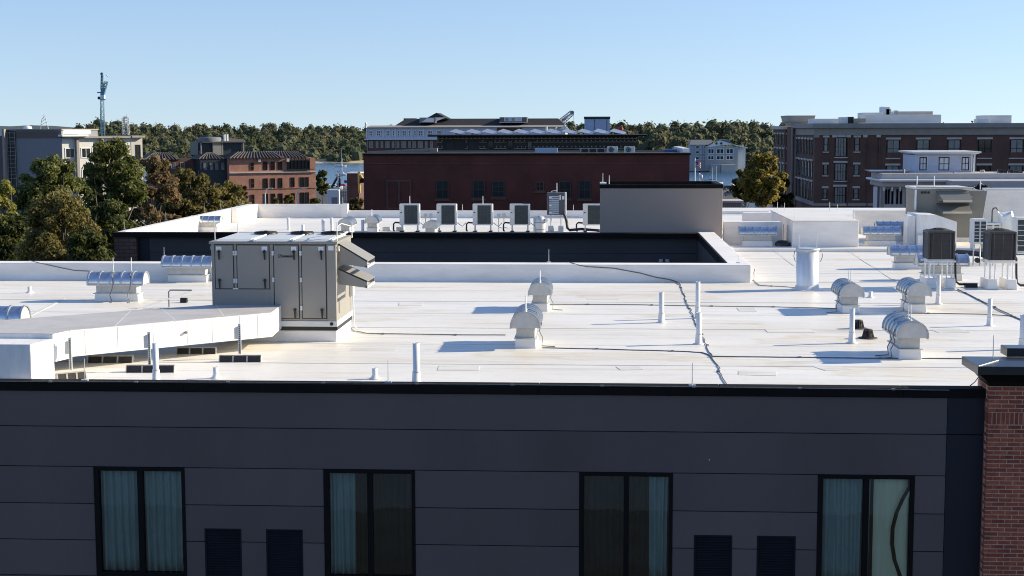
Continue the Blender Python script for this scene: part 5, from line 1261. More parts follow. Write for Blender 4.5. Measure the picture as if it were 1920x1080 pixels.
for px, lab in ((1148.5, 'white fan unit on the maroon building roof, the left of two'), (1180.5, 'white fan unit on the maroon building roof, the right of two')):
    yy = Y1 + 2.5; xc = GY(px, 280, yy).x; za, zb_ = GY(px, 285.5, yy).z, GY(px, 275, yy).z
    t = thing('fan_unit', lab, 'air conditioner', (xc, yy, zt1), 'white fan units on the far roof')
    part(t, 'cabinet', MB().box(GY(px - 10, 280, yy).x, yy, zt1, GY(px + 10, 280, yy).x, yy + 0.5, zb_), 'cream_unit', 0.02)
    xf = GY(px - 2.5, 280, yy).x
    part(t, 'fan', MB().cyl((xf, yy - 0.04, (za + zb_) / 2), (xf, yy - 0.002, (za + zb_) / 2), 0.2, n=20), 'coil')
    m = MB()
    for r_ in (0.07, 0.14, 0.205): m.tube([(xf + r_ * math.cos(a), yy - 0.05, (za + zb_) / 2 + r_ * math.sin(a)) for a in [2 * math.pi * i / 16 for i in range(17)]], 0.008, 4)
    part(t, 'guard', m, 'cream_unit')
on_roof('tarp_box', 1246, 1270, 280, Y1 + 5, 'blue_tarp', 'blue covered box near the right end of the maroon building roof', 'box', 1.5)

# ---- dark building with rails and solar panels behind it
Y2 = 136.0; fx2, fz2 = FX(Y2)
db = bld('dark_building', 'low black-green building with tan rails and a roof of tilted solar panels', 1015, Y2)
zr2 = fz2(253)
part(db, 'wall', MB().box(fx2(820), Y2, 0, fx2(1196), Y2 + 14, fz2(256)), 'green_black')
part(db, 'roof_slab', MB().box(fx2(805), Y2 - 1.2, fz2(256) + 0.003, fx2(1212), Y2 + 15, fz2(253.2)), 'coping')
part(db, 'roof_edge', MB().box(fx2(805), Y2 - 1.24, fz2(253.2) + 0.003, fx2(1212), Y2 - 1.0, fz2(252)), 'stone_trim')
for py in (260, 266.5, 278.3):
    if py < 262: segs = [(820, 1195)]
    else: segs = [(820, 830), (872, 877), (899, 913), (927, 950), (964, 987), (1000, 1195)]
    for a, b in segs: part(db, 'rail', MB().box(fx2(a), Y2 - 0.14, fz2(py + 0.5), fx2(b), Y2 - 0.06, fz2(py - 0.5)), 'rail_tan')
rn = random.Random(9)
sp = None
for py in (258.6, 263.6, 275):
    px = 822
    while px < 1194:
        if py < 262 or (830 > px or 872 < px < 877 or 899 < px < 913 or 927 < px < 950 or 964 < px < 987 or px > 1000):
            if sp is None:
                sp = part(db, 'spacer', MB().cbox(0, 0, 0, 0.10, 0.06, 0.10), 'rail_tan', 0, True); p0s = sp
            else:
                sp = p0s.copy(); COL.objects.link(sp)
            sp.parent = db; sp.location = (fx2(px) - db.location.x, -0.1, fz2(py) - 0.05)
        px += 7.8 + rn.uniform(-0.6, 0.6)
for a, b, t_, bt, pn in ((833, 871, 263, 284, 'green_black'), (879, 898, 263, 284, 'teal_dark'), (914, 926, 263, 282, 'dark_glass'), (951, 963, 262, 282, 'dark_glass'), (988, 999, 263, 282, 'glass_light')):
    win(db, fx2(a), fz2(bt), fx2(b), fz2(t_), Y2, 'green_black', pn, 0.12, 2, 1)
px = 842
k = 0
ys = Y2 + 0.6
while px < 1165:
    x0 = GY(px, 250, ys).x; x1 = GY(px + 28, 250, ys).x
    t = thing('solar_panel', 'tilted solar panel on the dark building roof, number %d from the left' % (k + 1), 'solar panel', (x0, ys, zr2), 'row of tilted solar panels')
    t['label'] = 'tilted solar panel on the dark building roof, %s from the left' % ('first', 'second', 'third', 'fourth', 'fifth', 'sixth', 'seventh', 'eighth', 'ninth', 'tenth', 'eleventh', 'twelfth', 'thirteenth')[k]
    zh = zr2 + 0.42; zl_ = zr2 + 0.05
    part(t, 'cells', MB().add([(x0, ys, zh - 0.1), (x1, ys, zl_), (x1 + 0.25, ys + 1.7, zl_ + 0.18), (x0 + 0.45, ys + 1.7, zh + 0.14), (x0, ys, zh - 0.14), (x1, ys, zl_ - 0.04), (x1 + 0.25, ys + 1.7, zl_ + 0.14), (x0 + 0.45, ys + 1.7, zh + 0.10)],
         [(0, 1, 2, 3), (4, 7, 6, 5), (0, 4, 5, 1), (1, 5, 6, 2), (2, 6, 7, 3), (3, 7, 4, 0)]), 'solar_cell')
    part(t, 'bracket', MB().box(x0, ys + 0.2, zr2, x0 + 0.05, ys + 0.3, zh - 0.15), 'galv_matt')
    px += 30; k += 1
t = thing('stair_tower', 'pale blue boxy stair tower with a dark flat roof above the solar panels', 'tower', (GY(1119, 230, 150).x, 150, 0))
f15, z15 = FX(150.0)
part(t, 'wall', MB().box(f15(1095.5), 150, 8, f15(1143), 153, z15(223.5)), 'pale_blue')
part(t, 'roof', MB().box(f15(1094.5), 149.9, z15(223.5) + 0.003, f15(1144), 153.1, z15(219)), 'teal_dark', 0.05)
for px in (1114, 1137): part(t, 'panel_joint', MB().box(f15(px), 149.97, 8, f15(px + 1), 149.998, z15(224)), 'panel')
# small windows in the left of the dark building / low sloping roof in front of the grey-trimmed building
t = thing('lean_to_roof', 'long thin sloping grey roof at the left end of the dark building', 'roof', (f15(750), Y1 + 8, 0))
yy = Y1 + 8
part(t, 'roof', MB().prismy([(GY(690, 286, yy).x, GY(690, 286, yy).z), (GY(820, 277, yy).x, GY(820, 284, yy).z), (GY(820, 277, yy).x, GY(820, 277.5, yy).z), (GY(690, 286, yy).x, GY(690, 284, yy).z)], yy, yy + 0.4), 'stone_trim')
part(t, 'wall', MB().box(GY(806, 280, yy).x, yy - 0.2, zt1, GY(820, 280, yy).x, yy - 0.01, GY(806, 279, yy).z), 'stone_trim')

# ---- long building with grey dormer storey and black roof
Y3 = 205.0; fx3, fz3 = FX(Y3)
gb = bld('brick_building', 'long brick building with pale blue-grey upper storey and black mansard roof', 870, Y3)
part(gb, 'wall', MB().box(fx3(687), Y3, 0, fx3(1060), Y3 + 14, fz3(261)), 'brick_brown')
part(gb, 'upper_wall', MB().box(fx3(688), Y3 + 0.05, fz3(261) + 0.003, fx3(1060), Y3 + 14, fz3(239)), 'blue_siding')
part(gb, 'belt', MB().box(fx3(684), Y3 - 0.3, fz3(261.5), fx3(1060), Y3 - 0.003, fz3(259.3)), 'pale_trim')
part(gb, 'eave', MB().prismx([(Y3 - 0.3, fz3(239.2)), (Y3 - 0.3, fz3(238)), (Y3 + 4, fz3(234.5)), (Y3 + 4, fz3(239.2))], fx3(687), fx3(1060)), 'stone_trim')
for px in (688, 719, 742, 773, 795, 833):
    part(gb, 'corner_board', MB().box(fx3(px - 1), Y3 - 0.06, fz3(258.5), fx3(px + 0.8), Y3 + 0.048, fz3(240)), 'pale_trim')
for px in (689, 742, 773): part(gb, 'downpipe', MB().box(fx3(px), Y3 - 0.12, 0, fx3(px + 1), Y3 - 0.005, fz3(261.6)), 'stone_trim')
for a, b in ((692, 700), (706, 715), (724, 732), (736, 741), (745, 750), (754, 763), (766, 771), (776, 781), (784, 794), (802, 812), (819, 828), (852, 866), (882, 898)):
    win(gb, fx3(a), fz3(255), fx3(b), fz3(244), Y3 + 0.05, 'pale_trim', 'dark_glass', 0.1, 2 if b - a > 6 else 1, 2, bar=0.07)
for a, b in ((692, 700), (705, 710), (714, 719), (723, 731), (735, 740), (744, 749), (753, 762), (766, 771), (775, 780), (784, 793), (797, 802), (807, 812)):
    win(gb, fx3(a), fz3(277), fx3(b), fz3(264.5), Y3, 'stone_trim', 'glass_light', 0.14, 2 if b - a > 6 else 1, 2, bar=0.08)
# roof: black slopes with gable, dormers
def slope(b_, nm, pts, mat, d=3):
    """roof piece: outline in the picture at the plane y, extruded backwards"""
    y_ = Y3 + 4; return part(b_, nm, MB().prismy([(GY(px, py, y_).x, GY(px, py, y_).z) for px, py in pts], y_, y_ + d), mat)
part(gb, 'roof', MB().loft([[(fx3(731), Y3 + 3.5, fz3(237)), (fx3(1062), Y3 + 3.5, fz3(237)), (fx3(1062), Y3 + 14, fz3(237)), (fx3(731), Y3 + 14, fz3(237))],
                            [(fx3(751), Y3 + 6, fz3(221.5)), (fx3(1043), Y3 + 6, fz3(221.5)), (fx3(1043), Y3 + 12, fz3(221.5)), (fx3(751), Y3 + 12, fz3(221.5))]]), 'shingle_black')
part(gb, 'roof_hatch', MB().box(fx3(745), Y3 + 7, fz3(232), fx3(768), Y3 + 9, fz3(220.5)), 'shingle_black')
part(gb, 'gable_roof', MB().prismy([(GY(795, 224, Y3 + 5).x, GY(795, 224, Y3 + 5).z), (GY(842, 224, Y3 + 5).x, GY(842, 224, Y3 + 5).z), (GY(818, 211.5, Y3 + 5).x, GY(818, 211.5, Y3 + 5).z)], Y3 + 5, Y3 + 11), 'shingle_black')
d1 = part(gb, 'dormer', MB().box(fx3(782), Y3 + 3.2, fz3(229.5), fx3(812), Y3 + 7, fz3(219.5)), 'grey_siding')
part(d1, 'dormer_face', MB().prismy([(fx3(787), fz3(228)), (fx3(796), fz3(221)), (fx3(809), fz3(221)), (fx3(809), fz3(228))], Y3 + 3.1, Y3 + 3.197), 'pale_trim')
part(d1, 'dormer_cheek', MB().prismy([(fx3(812), fz3(229)), (fx3(815), fz3(226)), (fx3(832), fz3(219.5)), (fx3(812), fz3(219.5))], Y3 + 3.3, Y3 + 3.6), 'white_siding')
d2 = part(gb, 'dormer', MB().box(fx3(934), Y3 + 3.2, fz3(229), fx3(986), Y3 + 7, fz3(219.3)), 'panel')
part(d2, 'trim', MB().box(fx3(933.5), Y3 + 3.1, fz3(229.6), fx3(987), Y3 + 3.19, fz3(228.6)), 'pale_trim')
part(d2, 'trim', MB().box(fx3(985.5), Y3 + 3.1, fz3(228.5), fx3(987), Y3 + 3.19, fz3(219.4)), 'pale_trim')
pn = part(d2, 'window', MB().box(fx3(943), Y3 + 3.12, fz3(227.2), fx3(976.5), Y3 + 3.19, fz3(219.8)), 'pale_trim')
rn = random.Random(2)
for k in range(5):
    a = 945 + k * 6.2; part(pn, 'pane', MB().box(fx3(a), Y3 + 3.08, fz3(226.2), fx3(a + 5.4), Y3 + 3.118, fz3(220.8)), ('glass_light', 'pale_blue', 'glass_light', 'blue_siding', 'pale_blue')[k])  # pale pane colours stand in for the reflection in this glass
part(gb, 'recess', MB().box(fx3(932), Y3 - 0.02, fz3(247), fx3(979), Y3 + 0.046, fz3(238.5)), 'brick_brown')
part(gb, 'gable_end', MB().prismy([(fx3(1050), fz3(243)), (fx3(1067), fz3(243)), (fx3(1058.5), fz3(234))], Y3 - 2, Y3 - 0.31), 'white_siding')
part(gb, 'vent_pipe', MB().cyl((fx3(1025), Y3 - 1, fz3(250)), (fx3(1025), Y3 - 1, fz3(237.5)), 0.14, n=8), 'white_paint')
part(gb, 'vent_pipe', MB().cyl((fx3(1043), Y3 - 1, fz3(250)), (fx3(1043), Y3 - 1, fz3(239)), 0.14, n=8), 'white_paint')
part(gb, 'finial', MB().lathe((fx3(688), Y3 - 0.5, fz3(239)), [(0.1, 0), (0.1, 0.4), (0.16, 0.45), (0.14, 0.7), (0.05, 0.75)], 8), 'white_paint')

# ---- big brick building on the right
Y4 = 205.0; fx4, fz4 = FX(Y4)
rb_ = bld('brick_building', 'large dark brick building with stone cornice filling the right background', 1725, Y4)
Xl = fx4(1527); zc = fz4(253, 1725); ztc = fz4(231, 1725)
D4 = 21.0
part(rb_, 'wall', MB().box(Xl, Y4, 0, fx4(2100), Y4 + D4, zc), 'brick_brown')
part(rb_, 'frieze', MB().box(Xl - 0.15, Y4 - 0.15, zc + 0.003, fx4(2100), Y4 + D4 + 0.1, fz4(240, 1725)), 'stone_trim')
part(rb_, 'cornice', MB().box(Xl - 0.6, Y4 - 0.6, fz4(240, 1725) + 0.003, fx4(2100), Y4 + D4 + 0.3, fz4(237.5, 1725)), 'stone_trim', 0.1)
part(rb_, 'parapet', MB().box(Xl - 0.3, Y4 - 0.3, fz4(237.5, 1725) + 0.003, fx4(2100), Y4 + D4, ztc), 'stone_trim')
part(rb_, 'base_belt', MB().box(Xl - 0.12, Y4 - 0.12, fz4(386, 1725), fx4(1700), Y4 - 0.002, fz4(381, 1725)), 'stone_trim')
part(rb_, 'base_belt', MB().box(Xl - 0.12, Y4 - 0.11, fz4(386, 1725), Xl - 0.002, Y4 + D4, fz4(378, 1725)), 'stone_trim')
part(rb_, 'corner_bracket', MB().box(fx4(1525.5), Y4 - 0.2, fz4(259), fx4(1535), Y4 - 0.003, zc), 'stone_trim')
for px in (1563, 1590, 1621, 1646): part(rb_, 'bracket', MB().box(fx4(px - 4), Y4 - 0.3, fz4(259), fx4(px + 4), Y4 - 0.003, zc), 'stone_light', 0.03)
for px in (1590, 1627, 1648): part(rb_, 'pilaster', MB().box(fx4(px - 1), Y4 - 0.16, 0, fx4(px + 1), Y4 - 0.002, fz4(259.5)), 'brick_brown')
for a, b in ((1544, 1552), (1601.5, 1611)):
    for t_, bt in ((259, 285), (309, 329), (353, 373)): win(rb_, fx4(a), fz4(bt), fx4(b), fz4(t_), Y4, 'frame', 'glass_light', 0.08, 1, 2, 'stone_light', 'stone_light')
for t_, bt in ((258.5, 295), (306, 339), (350, 383)):
    win(rb_, fx4(1565), fz4(bt), fx4(1587), fz4(t_), Y4, 'frame', 'glass_light', 0.1, 4, 2, 'stone_light', 'stone_light')
for (a, b), pnn in (((1662, 1686), 'glass_light'), ((1718, 1742), 'glass_light'), ((1776, 1800), 'glass_light'), ((1833, 1858), 'dark_glass'), ((1893, 1918), 'glass_light'), ((1953, 1978), 'dark_glass')):
    for t_, bt in ((263, 297), (311, 345), (356, 390)):
        o = win(rb_, fx4(a), fz4(bt), fx4(b), fz4(t_), Y4, 'frame', pnn, 0.1, 2, 2, 'stone_light', 'stone_light')
        part(o, 'spandrel', MB().box(fx4(a), Y4 - 0.09, fz4(bt), fx4(b), Y4 - 0.072, fz4(bt - 10)), 'brick_brown')
# left flank with tall narrow windows
for k in range(6):
    ya = Y4 + 1.6 + k * 3.2
    for t_, bt in ((262, 291), (303, 335), (342, 377)):
        win(rb_, ya, fz4(bt, 1527), ya + 1.6, fz4(t_, 1527), Xl, 'frame', 'glass_light', 0.12, 1, 2, None, 'stone_light', 'x', -1)
for t_ in (299.5, 339): part(rb_, 'side_belt', MB().box(Xl - 0.10, Y4 + 1, fz4(t_ + 1.5, 1527), Xl - 0.004, Y4 + D4 - 1, fz4(t_, 1527)), 'stone_light')
# corner turret block and the farther wing
Y5 = Y4 + D4
Xt = GY(1484, 300, Y5).x
part(rb_, 'corner_bay', MB().box(Xt, Y5 - 2, 0, Xl - 0.65, Y5 + 4, GY(1490, 238, Y5).z), 'brick_brown')
for px in (1483, 1489): part(rb_, 'bay_pilaster', MB().box(GY(px, 300, Y5 - 2).x, Y5 - 2.35, 0, GY(px + 3, 300, Y5 - 2).x, Y5 - 2.003, GY(1490, 238, Y5).z), 'stone_trim')
rgs = []
for z_, e in ((GY(1500, 236, Y5).z, 0.0), (GY(1500, 229, Y5).z, 0.5), (GY(1500, 228, Y5).z, 1.1), (GY(1500, 219, Y5).z, 1.5), (GY(1500, 216.5, Y5).z, 1.7)):
    xa, xb3 = GY(1486, 220, Y5).x - e * 0.5, GY(1523, 220, Y5).x + e * 0.3
    rgs.append([(xa, Y5 + 1 - e * 0.5, z_), (xb3, Y5 + 1 - e * 0.5, z_), (xb3, Y5 + 8, z_), (xa, Y5 + 8, z_)])
part(rb_, 'belvedere', MB().loft(rgs), 'stone_light')
Y6 = Y5 + 9
Xw = GY(1472, 300, Y6).x
part(rb_, 'rear_wing', MB().box(Xw, Y6, 0, Xt + 4, Y6 + 16, GY(1470, 243, Y6).z), 'brick_brown')
part(rb_, 'rear_cornice', MB().box(Xw - 0.4, Y6 - 0.4, GY(1470, 243, Y6).z + 0.003, Xt + 4, Y6 + 16.2, GY(1470, 236, Y6).z), 'stone_light', 0.1)
for t_, bt in ((252, 272), (280, 299), (308, 330)):
    for a in (1475, 1480):
        win(rb_, GY(a, 300, Y6).x, GY(1470, bt, Y6).z, GY(a + 3.4, 300, Y6).x, GY(1470, t_, Y6).z, Y6, 'frame', 'glass_light', 0.08, 1, 2, None, 'stone_light')
for k in range(4):
    for t_, bt in ((252, 272), (280, 299), (308, 330)):
        ya = Y6 + 1.2 + k * 3.7; win(rb_, ya, GY(1470, bt, Y6).z, ya + 1.9, GY(1470, t_, Y6).z, Xw, 'frame', 'glass_light', 0.12, 1, 2, None, 'stone_light', 'x', -1)
part(rb_, 'rear_belt', MB().box(Xw - 0.15, Y6 - 0.15, GY(1470, 277.5, Y6).z, Xt, Y6 - 0.003, GY(1470, 274, Y6).z), 'stone_light')
# roof plant on the right building
rt = ztc
def rp(name, a, b, pt, mat, label, cat, y_=Y4 + 8, d=5):
    return single(name, MB().box(GY(a, 220, y_).x, y_, rt - 1.2, GY(b, 220, y_).x, y_ + d, GY((a + b) / 2, pt, y_).z), mat, label, cat, (GY((a + b) / 2, 220, y_).x, y_, rt), None, 0.03)
rp('roof_penthouse', 1624, 1765, 215, 'white_siding', 'long white rooftop penthouse on the right brick building', 'penthouse')
rp('roof_house', 1619, 1655, 211, 'pale_trim', 'pale flat-roofed box left behind the long white rooftop penthouse', 'penthouse', Y4 + 14)
rp('roof_house', 1687, 1744, 209.5, 'green_black', 'dark glazed box right behind the long white rooftop penthouse', 'penthouse', Y4 + 14)
rp('roof_slab', 1684, 1749, 208.7, 'stone_light', 'thin pale roof slab over the dark glazed rooftop box', 'roof', Y4 + 13.5, 6)
for a, b, pt, lab in ((1653, 1660, 200, 'pale chimney flue at the left of the rooftop cluster'), (1661, 1668, 200.5, 'pale chimney flue in the middle of the rooftop cluster'), (1659, 1671, 204, 'squat pale block below the two rooftop flues'), (1676, 1684, 207, 'small pale box right of the rooftop flues')):
    rp('flue', a, b, pt, 'pale_trim', lab, 'flue', Y4 + 15, 2)
rp('roof_screen', 1524, 1572, 222.5, 'white_siding', 'long low white screen beside the belvedere', 'screen', Y4 + 10)
rp('roof_tank', 1576, 1590, 219.5, 'cream_unit', 'rounded pale tank left of the two dark rooftop cabinets', 'tank', Y4 + 6, 2)
rp('roof_cabinet', 1590, 1601, 219, 'black', 'black rooftop cabinet between the tank and the pale cabinet', 'cabinet', Y4 + 6, 2)
rp('roof_cabinet', 1602, 1624, 222, 'stone_trim', 'pale framed rooftop cabinet left of the long white penthouse', 'cabinet', Y4 + 5, 2)
rp('roof_curb', 1614, 1760, 230, 'white_siding', 'thin white curb along the roof before the long white penthouse', 'curb', Y4 + 2, 2)
rp('roof_penthouse', 1846, 1897, 216, 'white_siding', 'white louvred box near the right end of the right building roof', 'penthouse')
rp('roof_screen', 1833, 1855, 223, 'pale_trim', 'low grey screen before the white louvred rooftop box', 'screen', Y4 + 6, 2)

# ---- white building with cupola in front of it
Y7 = 128.0; fx7, fz7 = FX(Y7)
cb = bld('cupola_building', 'white house with deep cornices and a pale blue square cupola', 1780, Y7)
xl7 = fx7(1655); zc7 = fz7(345, 1760); xr7 = fx7(1722)
def tier(nm, px0_, px1_, pt, pb, dy, mat, bev=0.0, y1=5):
    return part(cb, nm, MB().box(fx7(px0_), Y7 - dy, fz7(pb, 1760), fx7(px1_), Y7 + y1, fz7(pt, 1760) - 0.003), mat, bev)
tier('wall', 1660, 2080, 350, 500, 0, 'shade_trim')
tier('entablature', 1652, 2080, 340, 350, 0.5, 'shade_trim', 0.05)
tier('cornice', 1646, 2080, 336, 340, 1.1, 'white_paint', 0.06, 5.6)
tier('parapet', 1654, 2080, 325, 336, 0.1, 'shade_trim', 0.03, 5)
part(cb, 'canopy', MB().loft([[(fx7(1648), Y7 + 2, fz7(325)), (fx7(1716), Y7 + 2, fz7(325)), (fx7(1716), Y7 + 5, fz7(325)), (fx7(1648), Y7 + 5, fz7(325))], [(fx7(1641), Y7 + 1.6, fz7(322)), (fx7(1718), Y7 + 1.6, fz7(322)), (fx7(1718), Y7 + 5.4, fz7(322)), (fx7(1641), Y7 + 5.4, fz7(322))]]), 'white_siding', 0.05)
for k, px in enumerate((1661, 1666, 1673, 1682, 1689)):
    win(cb, fx7(px), fz7(382), fx7(px + 3.6), fz7(355), Y7, 'frame', 'dark_glass', 0.03, 1, 2, bar=0.03)
win(cb, fx7(1700), fz7(392), fx7(1714), fz7(361), Y7, 'frame', 'dark_glass', 0.06, 2, 2)
for px in (1641, 1656, 1671, 1686): part(cb, 'bracket', MB().box(fx7(px), Y7 - 0.42, fz7(358), fx7(px + 3), Y7 - 0.003, fz7(350.5)), 'pale_trim')
part(cb, 'corner_post', MB().box(fx7(1640), Y7 - 0.35, 0, fx7(1645), Y7 + 0.3, fz7(350.5)), 'pale_trim')
part(cb, 'porch_wall', MB().box(fx7(1646), Y7 + 1, 0, fx7(1655) - 0.003, Y7 + 1.4, fz7(351)), 'grey_siding')
# cupola
Yc = Y7 + 3; fxc, fzc = FX(Yc)
cu = part(cb, 'cupola', MB().box(fxc(1715), Yc, fz7(330), fxc(1824), Yc + 5, fzc(291, 1770)), 'blue_siding')
part(cu, 'roof', MB().loft([[(fxc(1717), Yc - 0.1, fzc(291)), (fxc(1828), Yc - 0.1, fzc(291)), (fxc(1828), Yc + 5.1, fzc(291)), (fxc(1717), Yc + 5.1, fzc(291))], [(fxc(1708), Yc - 0.5, fzc(287.5)), (fxc(1837), Yc - 0.5, fzc(287.5)), (fxc(1837), Yc + 5.5, fzc(287.5)), (fxc(1708), Yc + 5.5, fzc(287.5))], [(fxc(1708), Yc - 0.5, fzc(285)), (fxc(1837), Yc - 0.5, fzc(285)), (fxc(1837), Yc + 5.5, fzc(285)), (fxc(1708), Yc + 5.5, fzc(285))]]), 'white_paint')
for a, b in ((1724, 1737.5), (1760, 1780), (1803, 1817)):
    win(cb, fxc(a), fzc(320), fxc(b), fzc(295.5), Yc, 'frame', 'glass_light', 0.07, 2, 2, bar=0.04)
    part(cb, 'window_trim', MB().box(fxc(a) - 0.09, Yc - 0.03, fzc(321.5), fxc(b) + 0.09, Yc - 0.001, fzc(294)), 'pale_trim')
for px in (1820.5, 1826): part(cb, 'corner_post', MB().box(fxc(px), Yc - 0.12, fz7(331), fxc(px + 2.2), Yc + 0.1, fzc(291.3)), 'white_paint')
for a, b in ((1740, 1757), (1783, 1800)): part(cb, 'belt', MB().box(fxc(a), Yc - 0.025, fzc(309), fxc(b), Yc - 0.001, fzc(308)), 'pale_trim')
# lower grey roof deck in front at right
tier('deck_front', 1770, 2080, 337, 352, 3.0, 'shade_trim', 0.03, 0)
t = thing('flower_box', 'row of dark plants with pale flowers on the white house deck', 'planter', (fx7(1820), Y7 - 3.4, fz7(350)))
rn = random.Random(12)
m = MB(); m2 = MB()
for k in range(260):
    a = rn.uniform(1803, 1842); x = fx7(a); z_ = fz7(353) + rn.uniform(0, 0.5) * (1 - abs(a - 1822) / 26); y_ = Y7 - 3.4 + rn.uniform(-0.25, 0.25)
    d = Vector((rn.uniform(-1, 1), rn.uniform(-1, 1), rn.uniform(-1, 1))).normalized(); u = d.orthogonal().normalized() * 0.08; v_ = d.cross(u).normalized() * 0.08
    p = Vector((x, y_, z_)); (m if rn.random() < 0.86 else m2).quad(p - u - v_, p + u - v_, p + u + v_, p - u + v_)
lf = part(t, 'leaves', m, 'green_black'); lf['kind'] = 'stuff'
fl = part(t, 'flowers', m2, 'flower'); fl['kind'] = 'stuff'
# gooseneck pipes and dark cabinets on the white house roof
zr7 = fz7(330)
for gi, (px, h) in enumerate(((1838, 13), (1844, 5), (1850, 6), (1856, 5), (1862, 9), (1868, 11))):
    gl_ = 'pale gooseneck vent pipe on the white house roof, %s of six from the left' % ('first', 'second', 'third', 'fourth', 'fifth', 'sixth')[gi]
    yy = Y7 + 1 + (px % 3); b = GY(px, 333, yy)
    z1_ = GY(px, 333 - h, yy).z
    single('gooseneck_vent', MB().tube([(b.x, yy, zr7 - 0.3), (b.x, yy, z1_ - 0.2), (b.x + 0.08, yy, z1_), (b.x + 0.25, yy, z1_), (b.x + 0.32, yy, z1_ - 0.25)], 0.1, 8), 'stone_light', gl_, 'vent pipe', (b.x, yy, zr7), 'gooseneck vents on the white house roof')
for gi, (px, pt, pb) in enumerate(((1875, 318, 332), (1884, 319, 333), (1895, 318, 332), (1905, 320, 333), (1913, 322, 334))):
    yy = Y7 + 1; b = GY(px, pb, yy); z1_ = GY(px, pt, yy).z
    t = thing('roof_condenser', 'small black condenser on the white house roof, %s of five from the left' % ('first', 'second', 'third', 'fourth', 'fifth')[gi], 'condenser', (b.x, yy, zr7), 'black condensers on the white house roof')
    part(t, 'cabinet', MB().box(b.x - 0.18, yy, zr7 + 0.1, b.x + 0.2, yy + 0.3, z1_), 'black', 0.02)
    for s in (-0.15, 0.17): part(t, 'leg', MB().box(b.x + s - 0.02, yy, zr7 - 0.2, b.x + s + 0.02, yy + 0.3, zr7 + 0.098), 'black')
    part(t, 'hose', MB().tube([(b.x - 0.1, yy - 0.05, z1_ - 0.2), (b.x - 0.2, yy - 0.1, zr7 + 0.2), (b.x - 0.05, yy - 0.1, zr7)], 0.05, 5), 'stone_trim')
for px, pb, pt in ((1026 + 669, 326, 318), (1737, 330, 325), (1789, 330, 323)):
    yy = Y7 + 0.6; b = GY(px, pb, yy); single('vent_pipe', MB().lathe((b.x, yy, zr7 - 0.2), [(0.08, 0), (0.08, GY(px, pt, yy).z - zr7 + 0.2), (0.02, GY(px, pt, yy).z - zr7 + 0.25)], 8), 'wire', {1695: 'dark vent stub on the white house roof left of the cupola', 1737: 'short stub at the foot of the cupola, the left one', 1789: 'short stub at the foot of the cupola, the right one'}[px], 'vent pipe', (b.x, yy, zr7))

# ---- orange brick building with tiled roofs on the left
Y8 = 265.0; fx8, fz8 = FX(Y8)
ob = bld('brick_building', 'orange brick building with dark tiled roofs on the left', 510, Y8)
zt8 = fz8(296)
part(ob, 'wall', MB().box(fx8(429), Y8, 0, fx8(594), Y8 + 16, zt8), 'brick_orange')
part(ob, 'stone_band', MB().box(fx8(429), Y8 - 0.25, fz8(323.6), fx8(594.5), Y8 - 0.003, fz8(321.3)), 'stone_light')
part(ob, 'floor_band', MB().box(fx8(429), Y8 - 0.08, fz8(354.5), fx8(594), Y8 - 0.003, fz8(353.5)), 'brick_brown')
def tile_roof(px0_, px1_, pe, pr_t, y0, depth, inset=0.8, nm='tiled_roof'):
    """hipped roof with rows of tile ridges"""
    ze, zr_ = GY(500, pe, y0).z, GY(500, pr_t, y0).z
    xa, xb3 = GY(px0_, pe, y0).x, GY(px1_, pe, y0).x
    y0 -= 0.6
    r_ = part(ob, nm, MB().loft([[(xa, y0, ze), (xb3, y0, ze), (xb3, y0 + depth, ze), (xa, y0 + depth, ze)], [(xa + inset * 3, y0 + depth * 0.35, zr_), (xb3 - inset * 2, y0 + depth * 0.35, zr_), (xb3 - inset * 2, y0 + depth * 0.65, zr_), (xa + inset * 3, y0 + depth * 0.65, zr_)]]), 'tile_brown')
    n = int((xb3 - xa) / 0.62)
    for k in range(n):
        x = xa + 0.3 + k * 0.62; xt_ = xa + inset * 3 + (xb3 - xa - inset * 5) * (k + 0.5) / n
        part(r_, 'tile_row', MB().tube([(x, y0 - 0.02, ze + 0.05), ((x * 0.55 + xt_ * 0.45), y0 + depth * 0.16, ze + (zr_ - ze) * 0.46 + 0.06), (xt_, y0 + depth * 0.34, zr_ + 0.04)], 0.12, 4), 'tile_ridge')
    return r_
tile_roof(426, 535, 296.5, 285, Y8, 8)
tile_roof(484, 583, 296, 284.5, Y8 + 0.5, 9)
tile_roof(380, 432, 297, 286, Y8 + 2, 9)
tile_roof(304, 372, 297, 285.5, Y8 + 6, 9)
part(ob, 'left_wall', MB().box(fx8(310), Y8 + 6, 0, fx8(380), Y8 + 14, zt8), 'brick_brown')
for a in (321, 337, 354): win(ob, fx8(a) , fz8(316), fx8(a + 8), fz8(303), Y8 + 6, 'stone_trim', 'glass_light', 0.12, 2, 1)
part(ob, 'bay', MB().box(fx8(380), Y8 + 1.5, 0, fx8(429) - 0.003, Y8 + 12, zt8), 'teal_dark')
for a in (385, 396.5, 406, 417): win(ob, fx8(a), fz8(318), fx8(a + 8), fz8(302.5), Y8 + 1.5, 'teal_dark', 'glass_light', 0.08, 1, 1)
for a, b, ps in ((468, 475.5, ((304, 318.5), (334, 351.5), (364, 384))), (493, 501, ((302.5, 318), (334, 352), (363, 384))), (507, 515, ((302.5, 318), (334, 352), (363, 384))), (521, 529, ((302.5, 318), (334, 352), (363, 384))), (545, 552.5, ((333, 351), (363, 384))), (563, 570.5, ((333, 351), (362, 384))), (572.5, 580, ((333, 351), (362, 384)))):
    for t_, bt in ps: win(ob, fx8(a), fz8(bt), fx8(b), fz8(t_), Y8, 'brick_brown' if a < 470 else 'frame', 'dark_glass', 0.09, 1, 2, bar=0.06)
part(ob, 'loggia', MB().box(fx8(539), Y8 - 0.04, fz8(319), fx8(583), Y8 - 0.003, fz8(301)), 'black')
